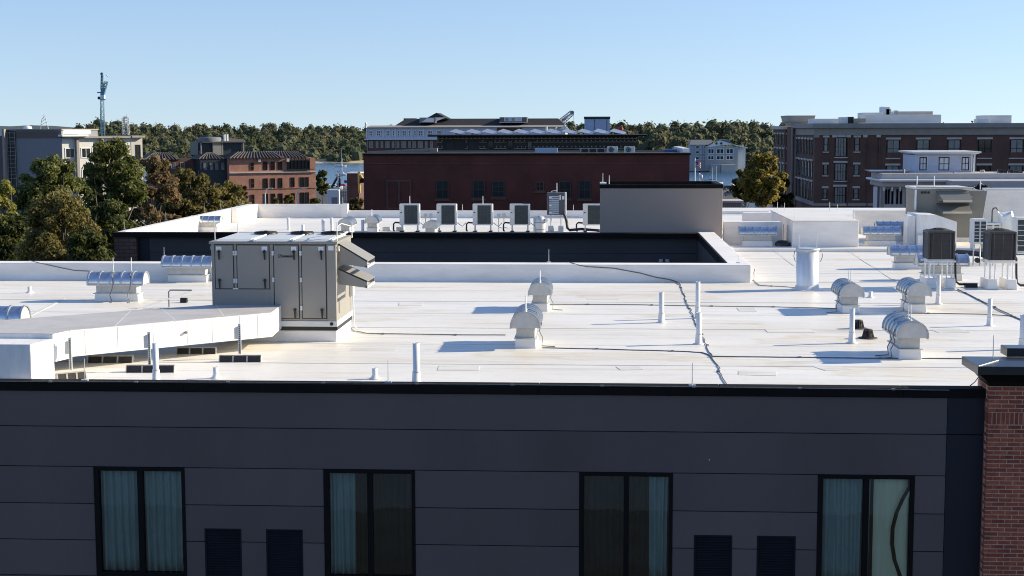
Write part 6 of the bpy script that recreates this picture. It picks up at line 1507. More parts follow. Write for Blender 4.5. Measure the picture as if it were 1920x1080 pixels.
for px in (540, 546, 553, 560, 567, 574, 581): part(ob, 'column', MB().box(fx8(px - 0.8), Y8 - 0.3, fz8(319), fx8(px + 0.8), Y8 - 0.05, fz8(297)), 'frame')
part(ob, 'balcony_rail', MB().box(fx8(539), Y8 - 0.45, fz8(318.5), fx8(590), Y8 - 0.31, fz8(317)), 'black')
for px in (486, 540): part(ob, 'roof_bracket', MB().box(fx8(px - 3), Y8 - 0.4, fz8(303), fx8(px + 2), Y8 - 0.06, fz8(297)), 'stone_light')
ob.rotation_euler = (0, 0, R(28.5))
# rooftop drum and pergola
yb2 = Y8 + 7
part(ob, 'roof_room', MB().box(GY(408, 280, yb2).x, yb2, fz8(290), GY(494, 280, yb2).x, yb2 + 6, GY(450, 265, yb2).z), 'teal_dark')
part(ob, 'roof_drum', MB().lathe((GY(440, 265, yb2 + 2).x, yb2 + 2, GY(440, 265, yb2).z - 0.3), [(2.1, 0), (2.1, 1.0), (1.9, 1.1), (0.1, 1.15)], 24), 'shingle_grey')
part(ob, 'roof_awning', MB().prismx([(yb2 - 0.8, GY(450, 266.5, yb2).z), (yb2 + 3, GY(450, 261, yb2).z), (yb2 + 3, GY(450, 264, yb2).z)], GY(414, 265, yb2).x, GY(495, 265, yb2).x), 'tile_ridge')
for px in (412, 434, 451, 490): part(ob, 'roof_post', MB().box(GY(px, 280, yb2).x, yb2 - 0.5, fz8(290), GY(px + (16 if px == 434 else 2), 280, yb2).x, yb2 - 0.1, GY(px, 266.8, yb2).z), 'stone_trim')
for px in (459, 464): part(ob, 'chimney_pipe', MB().cyl((GY(px, 265, yb2).x, yb2 + 1, GY(px, 264, yb2).z), (GY(px, 265, yb2).x, yb2 + 1, GY(px, 252, yb2).z), 0.25, n=8), 'pale_trim')

# ---- grey and white modern building at the far left
Y9 = 190.0; fx9, fz9 = FX(Y9)
mo = bld('modern_building', 'boxy grey and white modern building behind the left trees', 130, Y9)
part(mo, 'wall', MB().box(fx9(31), Y9, 0, fx9(117), Y9 + 14, fz9(242)), 'grey_siding')
part(mo, 'roof_band', MB().box(fx9(13), Y9 - 0.3, fz9(242) + 0.003, fx9(119), Y9 + 14, fz9(239.5)), 'stone_trim')
part(mo, 'dark_band', MB().box(fx9(31), Y9 - 0.06, fz9(257), fx9(117), Y9 - 0.003, fz9(245)), 'panel')
part(mo, 'left_wall', MB().box(fx9(-60), Y9 - 0.5, 0, fx9(11), Y9 + 13, fz9(253)), 'panel')
part(mo, 'left_parapet', MB().box(fx9(-60), Y9 - 0.6, fz9(253) + 0.003, fx9(10.5), Y9 + 13, fz9(241.5)), 'pale_trim')
part(mo, 'corner_fin', MB().box(fx9(11), Y9 - 1.0, 0, fx9(15), Y9 + 1, fz9(239.7)), 'stone_trim')
st_ = part(mo, 'stair_glazing', MB().box(fx9(15), Y9 - 0.1, 0, fx9(31), Y9 + 1, fz9(244)), 'teal_dark')
for py in (247, 256, 263, 268, 275, 282, 290, 297, 306, 313, 320, 327, 334): part(st_, 'glazing_bar', MB().box(fx9(16), Y9 - 0.2, fz9(py + 0.6), fx9(31), Y9 - 0.103, fz9(py - 0.4)), 'stone_trim')
for px in (16, 21, 30): part(st_, 'glazing_post', MB().box(fx9(px), Y9 - 0.24, 0, fx9(px + 1), Y9 - 0.203, fz9(245)), 'stone_trim')
# ---- white wing, turned to catch the sun
wm = thing('white_building', 'white modern building with dark windows, its sunlit side turned to the right', 'building', (fx9(117), Y9 + 0.1, 0))
def wq(px):                                    # where along the turned wall a sight line meets it
    k_ = fx9(px) / Y9; x0_ = fx9(117)
    return x0_ + (Y9 * k_ - x0_) / (1 - k_) / math.cos(R(45))
part(wm, 'white_wall', MB().box(wq(117) + 0.003, Y9 + 0.1, 0, wq(250), Y9 + 12, fz9(256)), 'pale_wall')
part(wm, 'flat_roof', MB().box(wq(111), Y9 - 1.0, fz9(254), wq(160), Y9 + 10, fz9(250.5)), 'white_paint')
part(wm, 'roof_soffit', MB().box(wq(118), Y9 - 0.5, fz9(257.5), wq(250), Y9 + 0.097, fz9(254) - 0.003), 'stone_trim')
part(wm, 'upper_roof', MB().box(wq(120), Y9 + 0.5, fz9(250) + 0.01, wq(174), Y9 + 8, fz9(241.5)), 'white_siding')
part(wm, 'beige_wing', MB().box(wq(246), Y9 + 0.05, 0, wq(267), Y9 + 8, fz9(257)), 'stone_light')
part(wm, 'beige_roof', MB().box(wq(244), Y9 - 0.6, fz9(257) + 0.003, wq(268), Y9 + 8, fz9(253)), 'stone_trim')
for px in (143, 189): part(wm, 'pier', MB().box(wq(px - 2), Y9 - 0.4, 0, wq(px + 3), Y9 + 0.097, fz9(258)), 'stone_trim')
for a, b in ((122, 140), (152, 170), (172, 186), (196, 214), (220, 240)):
    for t_, bt in ((276, 296), (318, 340)): win(wm, wq(a), fz9(bt), wq(b), fz9(t_), Y9 + 0.1, 'white_paint', 'dark_glass', 0.1, 2, 1)
win(wm, wq(254), fz9(300), wq(263), fz9(271), Y9 + 0.05, 'frame', 'dark_glass', 0.08, 1, 2)
wm.rotation_euler = (0, 0, R(45))
# things on its roof
t = thing('radio_mast', 'small lattice aerial on the roof of the modern building', 'antenna', (fx9(83), Y9 + 3, fz9(240)))
b = GY(83, 240, Y9 + 3); zt_ = GY(83, 214, Y9 + 3).z
for s in (-0.35, 0.35): part(t, 'leg', MB().cyl((b.x + s * 1.6, b.y, b.z - 0.2), (b.x + s * 0.6, b.y, zt_ - 0.5), 0.05, n=5), 'crane_grey')
for k in range(4): part(t, 'brace', MB().tube([(b.x - 0.5 + 0.08 * k, b.y, b.z + k * 0.4), (b.x + 0.45 - 0.08 * k, b.y, b.z + 0.4 + k * 0.4)], 0.03, 4), 'crane_grey')
part(t, 'whip', MB().cyl((b.x, b.y, zt_ - 0.8), (b.x, b.y, zt_), 0.03, n=5), 'crane_grey')
b = GY(52, 240, Y9 + 2)
single('satellite_dome', MB().lathe((b.x, b.y, b.z - 0.1), [(0.55, 0), (0.5, 0.25), (0.3, 0.38), (0.05, 0.42)], 14), 'white_paint', 'small white dome on the roof of the modern building', 'dome', (b.x, b.y, b.z))

# ---- white waterfront house across the water
Y10 = 745.0; fxh, fzh = FX(Y10)
wh = bld('waterfront_house', 'pale grey multi-storey waterfront house with gabled roofs across the water', 1345, Y10)
H0 = -0.5
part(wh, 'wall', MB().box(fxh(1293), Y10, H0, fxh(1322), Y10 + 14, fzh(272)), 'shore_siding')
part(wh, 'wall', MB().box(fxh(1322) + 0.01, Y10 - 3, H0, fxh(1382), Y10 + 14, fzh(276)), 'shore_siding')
part(wh, 'sunny_wing', MB().box(fxh(1380), Y10 + 1, H0, fxh(1398), Y10 + 12, fzh(277)), 'white_siding')
part(wh, 'wing_roof', MB().prismy([(fxh(1373), fzh(272.5)), (fxh(1401), fzh(279)), (fxh(1401), fzh(277)), (fxh(1373), fzh(271))], Y10 - 2, Y10 + 13), 'white_siding')
part(wh, 'roof', MB().loft([[(fxh(1292), Y10 - 0.8, fzh(272)), (fxh(1335), Y10 - 0.8, fzh(272)), (fxh(1335), Y10 + 14, fzh(272)), (fxh(1292), Y10 + 14, fzh(272))], [(fxh(1296), Y10 + 5, fzh(263)), (fxh(1335), Y10 + 5, fzh(263)), (fxh(1335), Y10 + 8, fzh(263)), (fxh(1296), Y10 + 8, fzh(263))]]), 'shingle_grey')
part(wh, 'gable_wall', MB().prismy([(fxh(1323), fzh(276)), (fxh(1374), fzh(271)), (fxh(1350), fzh(263.5))], Y10 - 3, Y10 + 3), 'white_siding')
part(wh, 'gable_roof', MB().prismy([(fxh(1348), fzh(262.5)), (fxh(1374), fzh(270.5)), (fxh(1363), fzh(262.5))], Y10 - 3.5, Y10 + 10), 'shingle_grey')
for a, b in ((1304, 1311), (1313, 1316), (1318, 1322)):
    for t_, bt in ((273.5, 279), (283, 289), (294, 300)): win(wh, fxh(a), fzh(bt), fxh(b), fzh(t_), Y10 - (0 if a < 1321.5 else 0), 'pale_trim', 'dark_glass', 0.25, 1, 1, depth=0.3)
for a, b in ((1326, 1338), (1342, 1356), (1360, 1374)):
    for t_, bt in ((279, 289), (292, 300)): win(wh, fxh(a), fzh(bt), fxh(b), fzh(t_), Y10 - 3, 'pale_trim', 'dark_glass', 0.3, 2, 1, bar=0.3, depth=0.3)
for px in (1342, 1351): part(wh, 'round_window', MB().cyl((fxh(px), Y10 - 3.2, fzh(269.5)), (fxh(px), Y10 - 3.01, fzh(269.5)), 0.6, n=12), 'dark_glass')
t = thing('boat_shed', 'two pale low sheds on the shore below the waterfront house', 'shed', (fxh(1353), Y10 - 6, 0))
part(t, 'left_shed', MB().box(fxh(1331), Y10 - 8, -0.9, fxh(1349), Y10 - 4, fzh(308)), 'shore_siding')
part(t, 'right_shed', MB().box(fxh(1350), Y10 - 9, -0.9, fxh(1376), Y10 - 4, fzh(308)), 'stone_light')

# ---- unseen building across the street, added to give the hotel windows their reflection
ps = thing('unseen_building', 'unseen building across the street, added for the reflections in the hotel windows', 'building', (0, -18, 0))
part(ps, 'wall', MB().box(-45, -30, 0, 45, -18, 17.5), 'street_wall')
part(ps, 'cornice', MB().box(-45.3, -30.3, 17.5, 45.3, -17.6, 18.1), 'white_siding')
for k in range(18):
    for z_ in (3.2, 6.8, 10.4, 14.0): win(ps, -43 + k * 4.9, z_, -43 + k * 4.9 + 2.0, z_ + 1.9, -18, 'frame', 'dark_glass', 0.1, 2, 1, s=1)

# ================================================================== FAR SHORE, HILLS, WOOD
def shore_y(x): 
    t_ = min(1, max(0, (x - 20) / 60)); return 948 + (738 - 948) * t_
def top_px(px):
    pts = [(-300, 236), (0, 241), (60, 240), (95, 233), (120, 222), (180, 217), (250, 221), (300, 228), (420, 229), (560, 227), (690, 231), (760, 229), (900, 228), (1040, 228), (1100, 226), (1160, 224), (1230, 221), (1330, 218), (1400, 221), (1450, 226), (1560, 226), (1700, 225), (1900, 222), (2300, 225)]
    for i in range(len(pts) - 1):
        if pts[i][0] <= px <= pts[i + 1][0]:
            t_ = (px - pts[i][0]) / (pts[i + 1][0] - pts[i][0]); return pts[i][1] + (pts[i + 1][1] - pts[i][1]) * t_
    return 228
rows_ = 8
vs_, fs = [], []
xsn = 60
xg = [-520 + 1040 * i / xsn for i in range(xsn + 1)]
dof = [-6, 0, 8, 40, 90, 160, 260, 420]
zof = [-1.6, -0.3, 0.8, 3, 5, 6, 7, 4]
for j, d_ in enumerate(dof):
    for x in xg: vs_.append((x, shore_y(x) + d_, zof[j]))
for j in range(len(dof) - 1):
    for i in range(xsn): k = j * (xsn + 1) + i; fs.append((k, k + 1, k + xsn + 2, k + xsn + 1))
m = MB(); m.add(vs_, fs, True); sh = struct('shore', m, 'forest_floor')
sh.data.materials.append(MATS['beach']); sh.data.materials.append(MATS['grassbank'])
for p in sh.data.polygons:
    if p.index < xsn: p.material_index = 1
    elif p.index < 2 * xsn: p.material_index = 1
    elif p.index < 3 * xsn and 560 < 1: p.material_index = 2
def leaf_mesh(name, clumps, n_per, size, mat, seed, tint0=0.5, tvar=0.35, shell=0.55, flat=1.0):
    """clumps: (x, y, z, rx, ry, rz, tint). Leaf-sized faces spread through each clump"""
    rn = random.Random(seed); V = []; Fc = []; T = []
    for (cx_, cy_, cz_, rx, ry, rz_, ti) in clumps:
        n = n_per if isinstance(n_per, int) else n_per(rx, rz_)
        for _ in range(n):
            while True:
                a, b, c_ = rn.uniform(-1, 1), rn.uniform(-1, 1), rn.uniform(-1, 1)
                q_ = a * a + b * b + c_ * c_
                if 0.02 < q_ <= 1: break
            l_ = math.sqrt(q_); s_ = (shell + (1 - shell) * rn.random() ** 0.6) / l_
            if rn.random() < 0.25: s_ *= rn.random()
            px_, py_, pz_ = cx_ + a * s_ * rx, cy_ + b * s_ * ry, cz_ + c_ * s_ * rz_
            n1 = Vector((a + rn.uniform(-.9, .9), b + rn.uniform(-.9, .9), c_ * flat + rn.uniform(-.6, .9)))
            if n1.length < 0.05: n1 = Vector((0, 0, 1))
            n1.normalize(); u = n1.orthogonal().normalized(); v_ = n1.cross(u)
            an = rn.uniform(0, 6.28); u2 = u * math.cos(an) + v_ * math.sin(an); v2 = n1.cross(u2)
            sz = size * rn.uniform(0.6, 1.35); p = Vector((px_, py_, pz_)); k = len(V)
            u2 *= sz; v2 *= sz * 0.62
            V += [tuple(p - u2), tuple(p - v2 * 0.9 + u2 * 0.1), tuple(p + u2), tuple(p + v2 * 0.9 + u2 * 0.1)]
            Fc.append((k, k + 1, k + 2, k + 3))
            T.append(min(1, max(0, ti + rn.gauss(0, tvar * 0.5))))
    me = bpy.data.meshes.new(name); me.from_pydata(V, [], Fc); me.materials.append(MATS[mat])
    at = me.attributes.new('tint', 'FLOAT', 'FACE'); at.data.foreach_set('value', T)
    return me
rn = random.Random(21)
cl = []
for r_ in range(rows_):
    t_ = r_ / (rows_ - 1)
    x = -400
    while x < 470:
        d_ = shore_y(x) + 16 + r_ * 30 + rn.uniform(-12, 12)
        v = ROT.transposed() @ (Vector((x, d_, 10)) - CAMP)
        px = 960 + FOC * v.x / -v.z
        rad = rn.uniform(4.2, 7.6) * (1.0 if d_ > 850 else 0.85)
        if -150 < px < 2080:
            sp_ = 243 + 20 * FOC / shore_y(x)
            py = (sp_ - 21) + (top_px(px) + 3 - (sp_ - 21)) * t_ ** 0.85 + rn.uniform(-3, 6)
            if rn.random() < 0.06: py -= 4
            zt_ = GY(px, py, d_).z
            h_ = rad * rn.uniform(0.85, 1.2)
            tint_ = rn.choice((0.2, 0.3, 0.35, 0.45, 0.5, 0.6, 0.65, 0.75, 0.85)) + rn.uniform(-.08, .08)
            if rn.random() < 0.03: tint_ = 0.95
            cl.append((x, d_, zt_ - h_, rad, rad, h_, tint_))
            if True:
                cl.append((x + rn.uniform(-3, 3), d_ - 2, zt_ - h_ * 1.9, rad * 0.9, rad * 0.9, h_ * 0.9, tint_ + 0.03))
        x += rn.uniform(5.0, 9.0)
me = leaf_mesh('wood', cl, 100, 1.2, 'leaf_forest', 31, tvar=0.22, shell=0.6)
wd_ = raw('wood', me); wd_['kind'] = 'stuff'; tag(wd_, 'mixed green and autumn wood covering the far shore', 'wood')
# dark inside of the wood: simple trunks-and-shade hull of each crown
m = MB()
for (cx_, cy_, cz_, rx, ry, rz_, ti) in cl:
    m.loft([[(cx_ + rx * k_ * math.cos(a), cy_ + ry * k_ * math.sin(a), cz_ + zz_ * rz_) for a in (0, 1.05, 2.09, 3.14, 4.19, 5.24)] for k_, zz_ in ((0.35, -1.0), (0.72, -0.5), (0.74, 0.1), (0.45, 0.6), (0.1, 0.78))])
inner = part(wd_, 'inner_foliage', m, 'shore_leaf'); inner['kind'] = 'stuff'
# far hills
m = MB()
hp = [(-4600, 40), (-3900, 60), (-3550, 85), (-3370, 100), (-3180, 98), (-3060, 82), (-2960, 78), (-2860, 86), (-2740, 80), (-2600, 62), (-2400, 46), (-2200, 20), (-1600, 2)]
m.add([(x, 7000 + abs(x) * 0.05, -3) for x, z_ in hp] + [(x, 7400, 20 + (z_ - 40) * 0.62) for x, z_ in hp] + [(x, 8200, -3) for x, z_ in hp],
      [(i, i + 1, i + 1 + len(hp), i + len(hp)) for i in range(len(hp) - 1)] + [(i + len(hp), i + 1 + len(hp), i + 1 + 2 * len(hp), i + 2 * len(hp)) for i in range(len(hp) - 1)], True)
struct('hills', m, 'mountain')

# ================================================================== TREES NEAR THE HOTEL
def tree(name, label, px, ptop, halfpx, y, pbot, mat, seed, nclump=34, nleaf=260, size=0.17, tint=0.5, bark='bark', shell=0.45, squash=1.0, group=None, tvar=0.35, limbs=True):
    rn = random.Random(seed)
    top = GY(px, ptop, y); bot = GY(px, pbot, y)
    hw = abs(GY(px + halfpx, ptop, y).x - top.x)
    t = thing(name, label, 'tree', (top.x, y, 0), group)
    zc_, hh = (top.z + bot.z) / 2, (top.z - bot.z) / 2
    clumps = []
    for k in range(nclump):
        while True:
            a, b, c_ = rn.uniform(-1, 1), rn.uniform(-1, 1), rn.uniform(-1, 1)
            if a * a + b * b + c_ * c_ < 1: break
        f_ = 0.86 * (1.0 - 0.28 * max(0, c_))
        r_ = hw * rn.uniform(0.13, 0.25) * (0.85 if c_ > 0.5 else 1)
        clumps.append((top.x + a * hw * f_, y + b * hw * f_ * 0.9, zc_ + c_ * (hh - r_ * 0.75), r_ * 1.1, r_ * 1.1, r_ * 0.85 * squash, tint + rn.uniform(-0.22, 0.22)))
    for a in (-0.3, 0.1, 0.35): clumps.append((top.x + a * hw, y + rn.uniform(-.3, .3) * hw, top.z - hw * (0.22 + abs(a) * 0.5), hw * 0.2, hw * 0.2, hw * 0.2, tint))
    me = leaf_mesh('crown', clumps, nleaf, size, mat, seed + 50, tvar=tvar, shell=shell)
    raw('crown', me, t).location = -Vector(t.location) + Vector((0, 0, 0))
    # tapered trunk and limbs that reach into the clumps
    m = MB(); r0 = max(0.14, hw * 0.055); zf = bot.z + hh * 0.35
    tp = [(top.x + 0.15 * math.sin(i * 1.3 + seed) * (i / 6), y + 0.12 * math.cos(i + seed) * (i / 6), zf * i / 5) for i in range(6)] + [(top.x + 0.2, y, zc_ + hh * 0.2), (top.x + 0.1, y, zc_ + hh * 0.7)]
    m.tube(tp, r0, 8, lambda i: r0 * (1 - 0.115 * i))
    part(t, 'trunk', m, bark)
    if limbs:
        for k, c_ in enumerate(clumps[:16]):
            s_ = Vector((top.x + 0.1, y, rn.uniform(max(1.5, bot.z * 0.85), zc_ + hh * 0.25))); e_ = Vector(c_[:3])
            if e_.z < s_.z: s_.z = max(1.5, e_.z - 1.0)
            md = s_.lerp(e_, 0.5) + Vector((rn.uniform(-.2, .2), rn.uniform(-.2, .2), -0.15 * (e_ - s_).length * 0.5))
            part(t, 'limb', MB().tube([s_, md, e_, e_ + (e_ - md) * 0.3], 0.05, 5, lambda i, r0=r0: r0 * (0.42, 0.28, 0.14, 0.05)[i]), bark)
    return t
G8 = 'trees beyond the left side of the hotel'
tree('broadleaf_tree', 'rounded dark green tree in front of the modern building', 95, 282, 78, 80, 470, 'leaf_green', 1, 95, 190, 0.115, 0.46, group=G8)
tree('broadleaf_tree', 'tallest green tree on the left, reaching above the white walls', 207, 251, 70, 88, 460, 'leaf_green', 2, 84, 180, 0.125, 0.48, 'bark_pale', group=G8)
tree('broadleaf_tree', 'wide olive-brown tree low at the left just behind the parapet', 108, 348, 88, 68, 560, 'leaf_olive', 3, 110, 210, 0.085, 0.45, group=G8)
tree('broadleaf_tree', 'thin reddish autumn tree with bare pale twigs right of the tallest tree', 285, 285, 56, 92, 470, 'leaf_autumn', 4, 62, 130, 0.115, 0.5, 'bark_pale', group=G8, tvar=0.55)
tree('broadleaf_tree', 'dark olive tree standing just behind the rear wing parapet', 352, 310, 68, 99, 460, 'leaf_olive', 5, 80, 190, 0.125, 0.30, group=G8)
tree('broadleaf_tree', 'olive-yellow tree tapering down towards the orange brick building', 424, 334, 54, 104, 470, 'leaf_olive', 6, 66, 180, 0.125, 0.48, group=G8)
tree('broadleaf_tree', 'bright yellow-green tree cut by the left frame edge', 2, 334, 44, 74, 500, 'leaf_yellow', 7, 60, 180, 0.10, 0.5, group=G8)
tree('broadleaf_tree', 'dark green tree low between the olive tree and the brick corner', 205, 368, 66, 76, 570, 'leaf_green', 8, 84, 190, 0.105, 0.34, 'bark_pale', group=G8)
tree('broadleaf_tree', 'shadowy dark green tree low at the left frame edge', 22, 395, 78, 73, 570, 'leaf_green', 9, 80, 190, 0.105, 0.28, group=G8)
tree('broadleaf_tree', 'rust-tinged small tree between the autumn tree and the rear wing', 258, 385, 56, 96, 540, 'leaf_autumn', 10, 60, 170, 0.115, 0.38, group=G8)
tree('broadleaf_tree', 'dark tree filling the gap below the autumn tree', 318, 352, 60, 101, 500, 'leaf_green', 19, 64, 190, 0.125, 0.30, group=G8)
tree('broadleaf_tree', 'low dark tree at the very front behind the parapet left of the brick corner', 158, 425, 66, 62, 600, 'leaf_green', 20, 80, 180, 0.09, 0.30, group=G8)
tree('broadleaf_tree', 'golden autumn tree left of the right brick building', 1432, 281, 50, 188, 392, 'leaf_gold', 11, 70, 150, 0.22, 0.52, shell=0.4)
tree('broadleaf_tree', 'lower olive part-bare tree at the left foot of the golden tree', 1397, 312, 32, 192, 388, 'leaf_gold', 21, 44, 150, 0.22, 0.30, shell=0.4)
tree('broadleaf_tree', 'dark shaded tree at the left foot of the right brick building', 1462, 330, 32, 215, 450, 'leaf_gold', 12, 30, 200, 0.36, 0.08)
tree('small_tree', 'small green tree before the orange brick building, right of centre', 541, 364, 14, 235, 410, 'leaf_olive', 13, 34, 90, 0.24, 0.35)
tree('small_tree', 'low green bush before the right end of the orange brick building', 590, 370, 18, 232, 412, 'leaf_olive', 14, 34, 90, 0.24, 0.35)
tree('small_tree', 'small dark tree at the left edge of the harbour yard', 604, 318, 15, 340, 368, 'leaf_green', 15, 44, 90, 0.32, 0.3)
tree('small_tree', 'dry brown brush beside the maroon brick building', 668, 368, 24, 150, 430, 'leaf_autumn', 16, 44, 100, 0.16, 0.25)
tree('small_tree', 'dark young tree before the middle windows of the orange brick building', 459, 349, 6, 240, 400, 'leaf_autumn', 17, 22, 80, 0.22, 0.1)
tree('small_tree', 'round olive bush before the middle of the orange brick building', 515, 371, 10, 228, 405, 'leaf_olive', 18, 26, 80, 0.22, 0.4)

# ================================================================== CRANES, MASTS, HARBOUR
def lattice(t, nm, p0, p1, w0, w1, bays, r, mat, r2=None):
    """four-legged lattice mast as one part with its bracing"""
    p0 = Vector(p0); p1 = Vector(p1); d = (p1 - p0).normalized()
    u = d.orthogonal().normalized() if abs(d.z) < 0.95 else Vector((1, 0, 0)); v_ = d.cross(u)
    cr_ = [(-1, -1), (1, -1), (1, 1), (-1, 1)]
    P = lambda k, c_: p0.lerp(p1, k / bays) + (u * c_[0] + v_ * c_[1]) * ((w0 + (w1 - w0) * k / bays) / 2)
    legs = MB()
    for c_ in cr_: legs.tube([P(0, c_), P(bays, c_)], r, 4)
    for k in range(bays):
        for i in range(4):
            a, b = cr_[i], cr_[(i + 1) % 4]
            legs.tube([P(k, a), P(k + 1, b)] if k % 2 else [P(k, b), P(k + 1, a)], r2 or r * 0.6, 3)
            legs.tube([P(k + 1, a), P(k + 1, b)], r2 or r * 0.6, 3)
    return part(t, nm, legs, mat)
yk = 900.0
K = lambda px, py: tuple(GY(px, py, yk))
ck = thing('tower_crane', 'tall blue-grey luffing tower crane rising above the wood', 'crane', (K(192, 250)[0], yk, 0))
kx0 = K(193, 240)[0]
lattice(ck, 'mast', (kx0, yk, 0), (kx0, yk, K(193, 188)[2]), 1.7, 1.7, 22, 0.16, 'crane_blue')
part(ck, 'cab', MB().box(K(189, 180)[0], yk - 1, K(190, 188)[2], K(196, 180)[0], yk + 1.2, K(190, 178)[2]), 'pale_trim')
part(ck, 'machinery', MB().loft([[(K(189, 178)[0], yk - 1, K(190, 178)[2]), (K(196, 178)[0], yk - 1, K(190, 178)[2]), (K(196, 178)[0], yk + 1, K(190, 178)[2]), (K(189, 178)[0], yk + 1, K(190, 178)[2])], [(K(190, 165)[0], yk - 1, K(190, 165)[2]), (K(199, 165)[0], yk - 1, K(190, 165)[2]), (K(199, 165)[0], yk + 1, K(190, 165)[2]), (K(190, 165)[0], yk + 1, K(190, 165)[2])]]), 'crane_blue')
lattice(ck, 'jib', K(191, 168), K(191.5, 138), 1.2, 0.9, 10, 0.2, 'crane_blue')
lattice(ck, 'a_frame', K(196, 168), K(199, 153), 1.4, 1.8, 5, 0.2, 'crane_blue')
part(ck, 'sheave', MB().cyl((K(191, 138.5)[0], yk - 0.5, K(191, 138.5)[2]), (K(191, 138.5)[0], yk + 0.5, K(191, 138.5)[2]), 0.9, n=10), 'crane_blue')
part(ck, 'counter_jib', MB().box(K(183, 174)[0], yk - 1, K(185, 174.5)[2], K(190, 174)[0], yk + 1, K(185, 172.5)[2]), 'crane_blue')
part(ck, 'counterweight', MB().lathe((K(185.5, 184)[0], yk, K(185, 186.5)[2]), [(0.4, 0), (0.85, 0.5), (0.85, 1.3), (0.4, 1.8)], 10), 'teal_dark')
part(ck, 'platform', MB().box(K(188, 186)[0], yk - 1.2, K(190, 186.6)[2], K(199, 186)[0], yk + 1.2, K(190, 185.4)[2]), 'crane_blue')
part(ck, 'hoist_rope', MB().tube([K(188, 186), K(188.3, 250)], 0.16, 4), 'crane_blue')
part(ck, 'jib_tie', MB().tube([K(189.3, 138), K(189.2, 172)], 0.14, 4), 'crane_blue')
part(ck, 'pulley_block', MB().tube([K(199, 140), K(202, 143), K(201, 144)], 0.3, 5), 'crane_grey')
part(ck, 'tie_rope', MB().tube([K(193, 138), K(199, 153)], 0.09, 3), 'crane_grey')
tw = thing('lattice_tower', 'pale steel lattice tower standing right of the tower crane', 'tower', (GY(236, 250, 420).x, 420, 0))
q0, q1 = GY(236.5, 262, 420), GY(236, 219, 420)
lattice(tw, 'mast', (q0.x, 420, q0.z), (q1.x, 420, q1.z), 1.55, 1.1, 6, 0.11, 'crane_grey', 0.09)
part(tw, 'lower_mast', MB().box(q0.x - 0.9, 419.1, 0, q0.x + 0.9, 420.9, q0.z), 'crane_grey')
part(tw, 'collar', MB().box(q0.x - 0.95, 419, GY(236, 257, 420).z, q0.x + 1.0, 421, GY(236, 253, 420).z), 'frame')
part(tw, 'whip', MB().cyl((q1.x + 0.3, 420, q1.z), (q1.x + 0.3, 420, GY(236, 214, 420).z), 0.07, n=4), 'crane_grey')
ln = thing('lattice_tower', 'thin second steel lattice just left of the pale tower', 'tower', (GY(231.5, 250, 430).x, 430, 0))
lattice(ln, 'mast', (GY(231.5, 262, 430).x, 430, 4), (GY(231.5, 262, 430).x, 430, GY(231, 221, 430).z), 0.5, 0.5, 14, 0.06, 'crane_grey')
# boom crane and hook
bc = thing('boom_crane', 'grey and red crane boom reaching up behind the black roof', 'crane', (GY(1048, 232, 260).x, 260, 0))
B0, B1 = GY(1041, 238, 260), GY(1073, 211, 260)
lattice(bc, 'boom', B0, B1, 0.85, 0.6, 7, 0.08, 'crane_grey')
part(bc, 'head', MB().cyl((B1.x, 259.6, B1.z), (B1.x, 260.4, B1.z), 0.33, n=10), 'crane_blue')
part(bc, 'red_section', MB().tube([B0.lerp(B1, 0.42), B0.lerp(B1, 0.62)], 0.26, 6), 'red_paint')
part(bc, 'hook_rope', MB().tube([(B1.x + 0.25, 260, B1.z), (B1.x + 0.25, 260, GY(1076, 229, 260).z)], 0.04, 4), 'crane_grey')
part(bc, 'lower_boom', MB().tube([B0, (B0.x - 8, 262, 2)], 0.5, 6), 'crane_grey')
rx, rz2 = GY(1163.5, 242, 160).x, GY(1163, 242, 160).z
rd = thing('crane_hook', 'bright red rounded crane sheave frame above the right solar panels', 'crane part', (rx, 160, rz2 - 2))
part(rd, 'frame', MB().tube([(rx - 0.2, 160, rz2 - 0.7), (rx - 0.22, 160, rz2), (rx - 0.05, 160, rz2 + 0.22), (rx + 0.15, 160, rz2 + 0.2), (rx + 0.16, 160, rz2 - 0.1), (rx - 0.05, 160, rz2 - 0.35), (rx - 0.1, 160, rz2 - 0.7)], 0.07, 6), 'red_paint')
part(rd, 'plate', MB().box(rx - 0.2, 160.05, rz2 - 0.3, rx + 0.12, 160.1, rz2 + 0.18), 'red_paint')
part(rd, 'post', MB().box(rx - 0.3, 160, 4, rx - 0.05, 160.2, rz2 - 0.65), 'crane_grey')
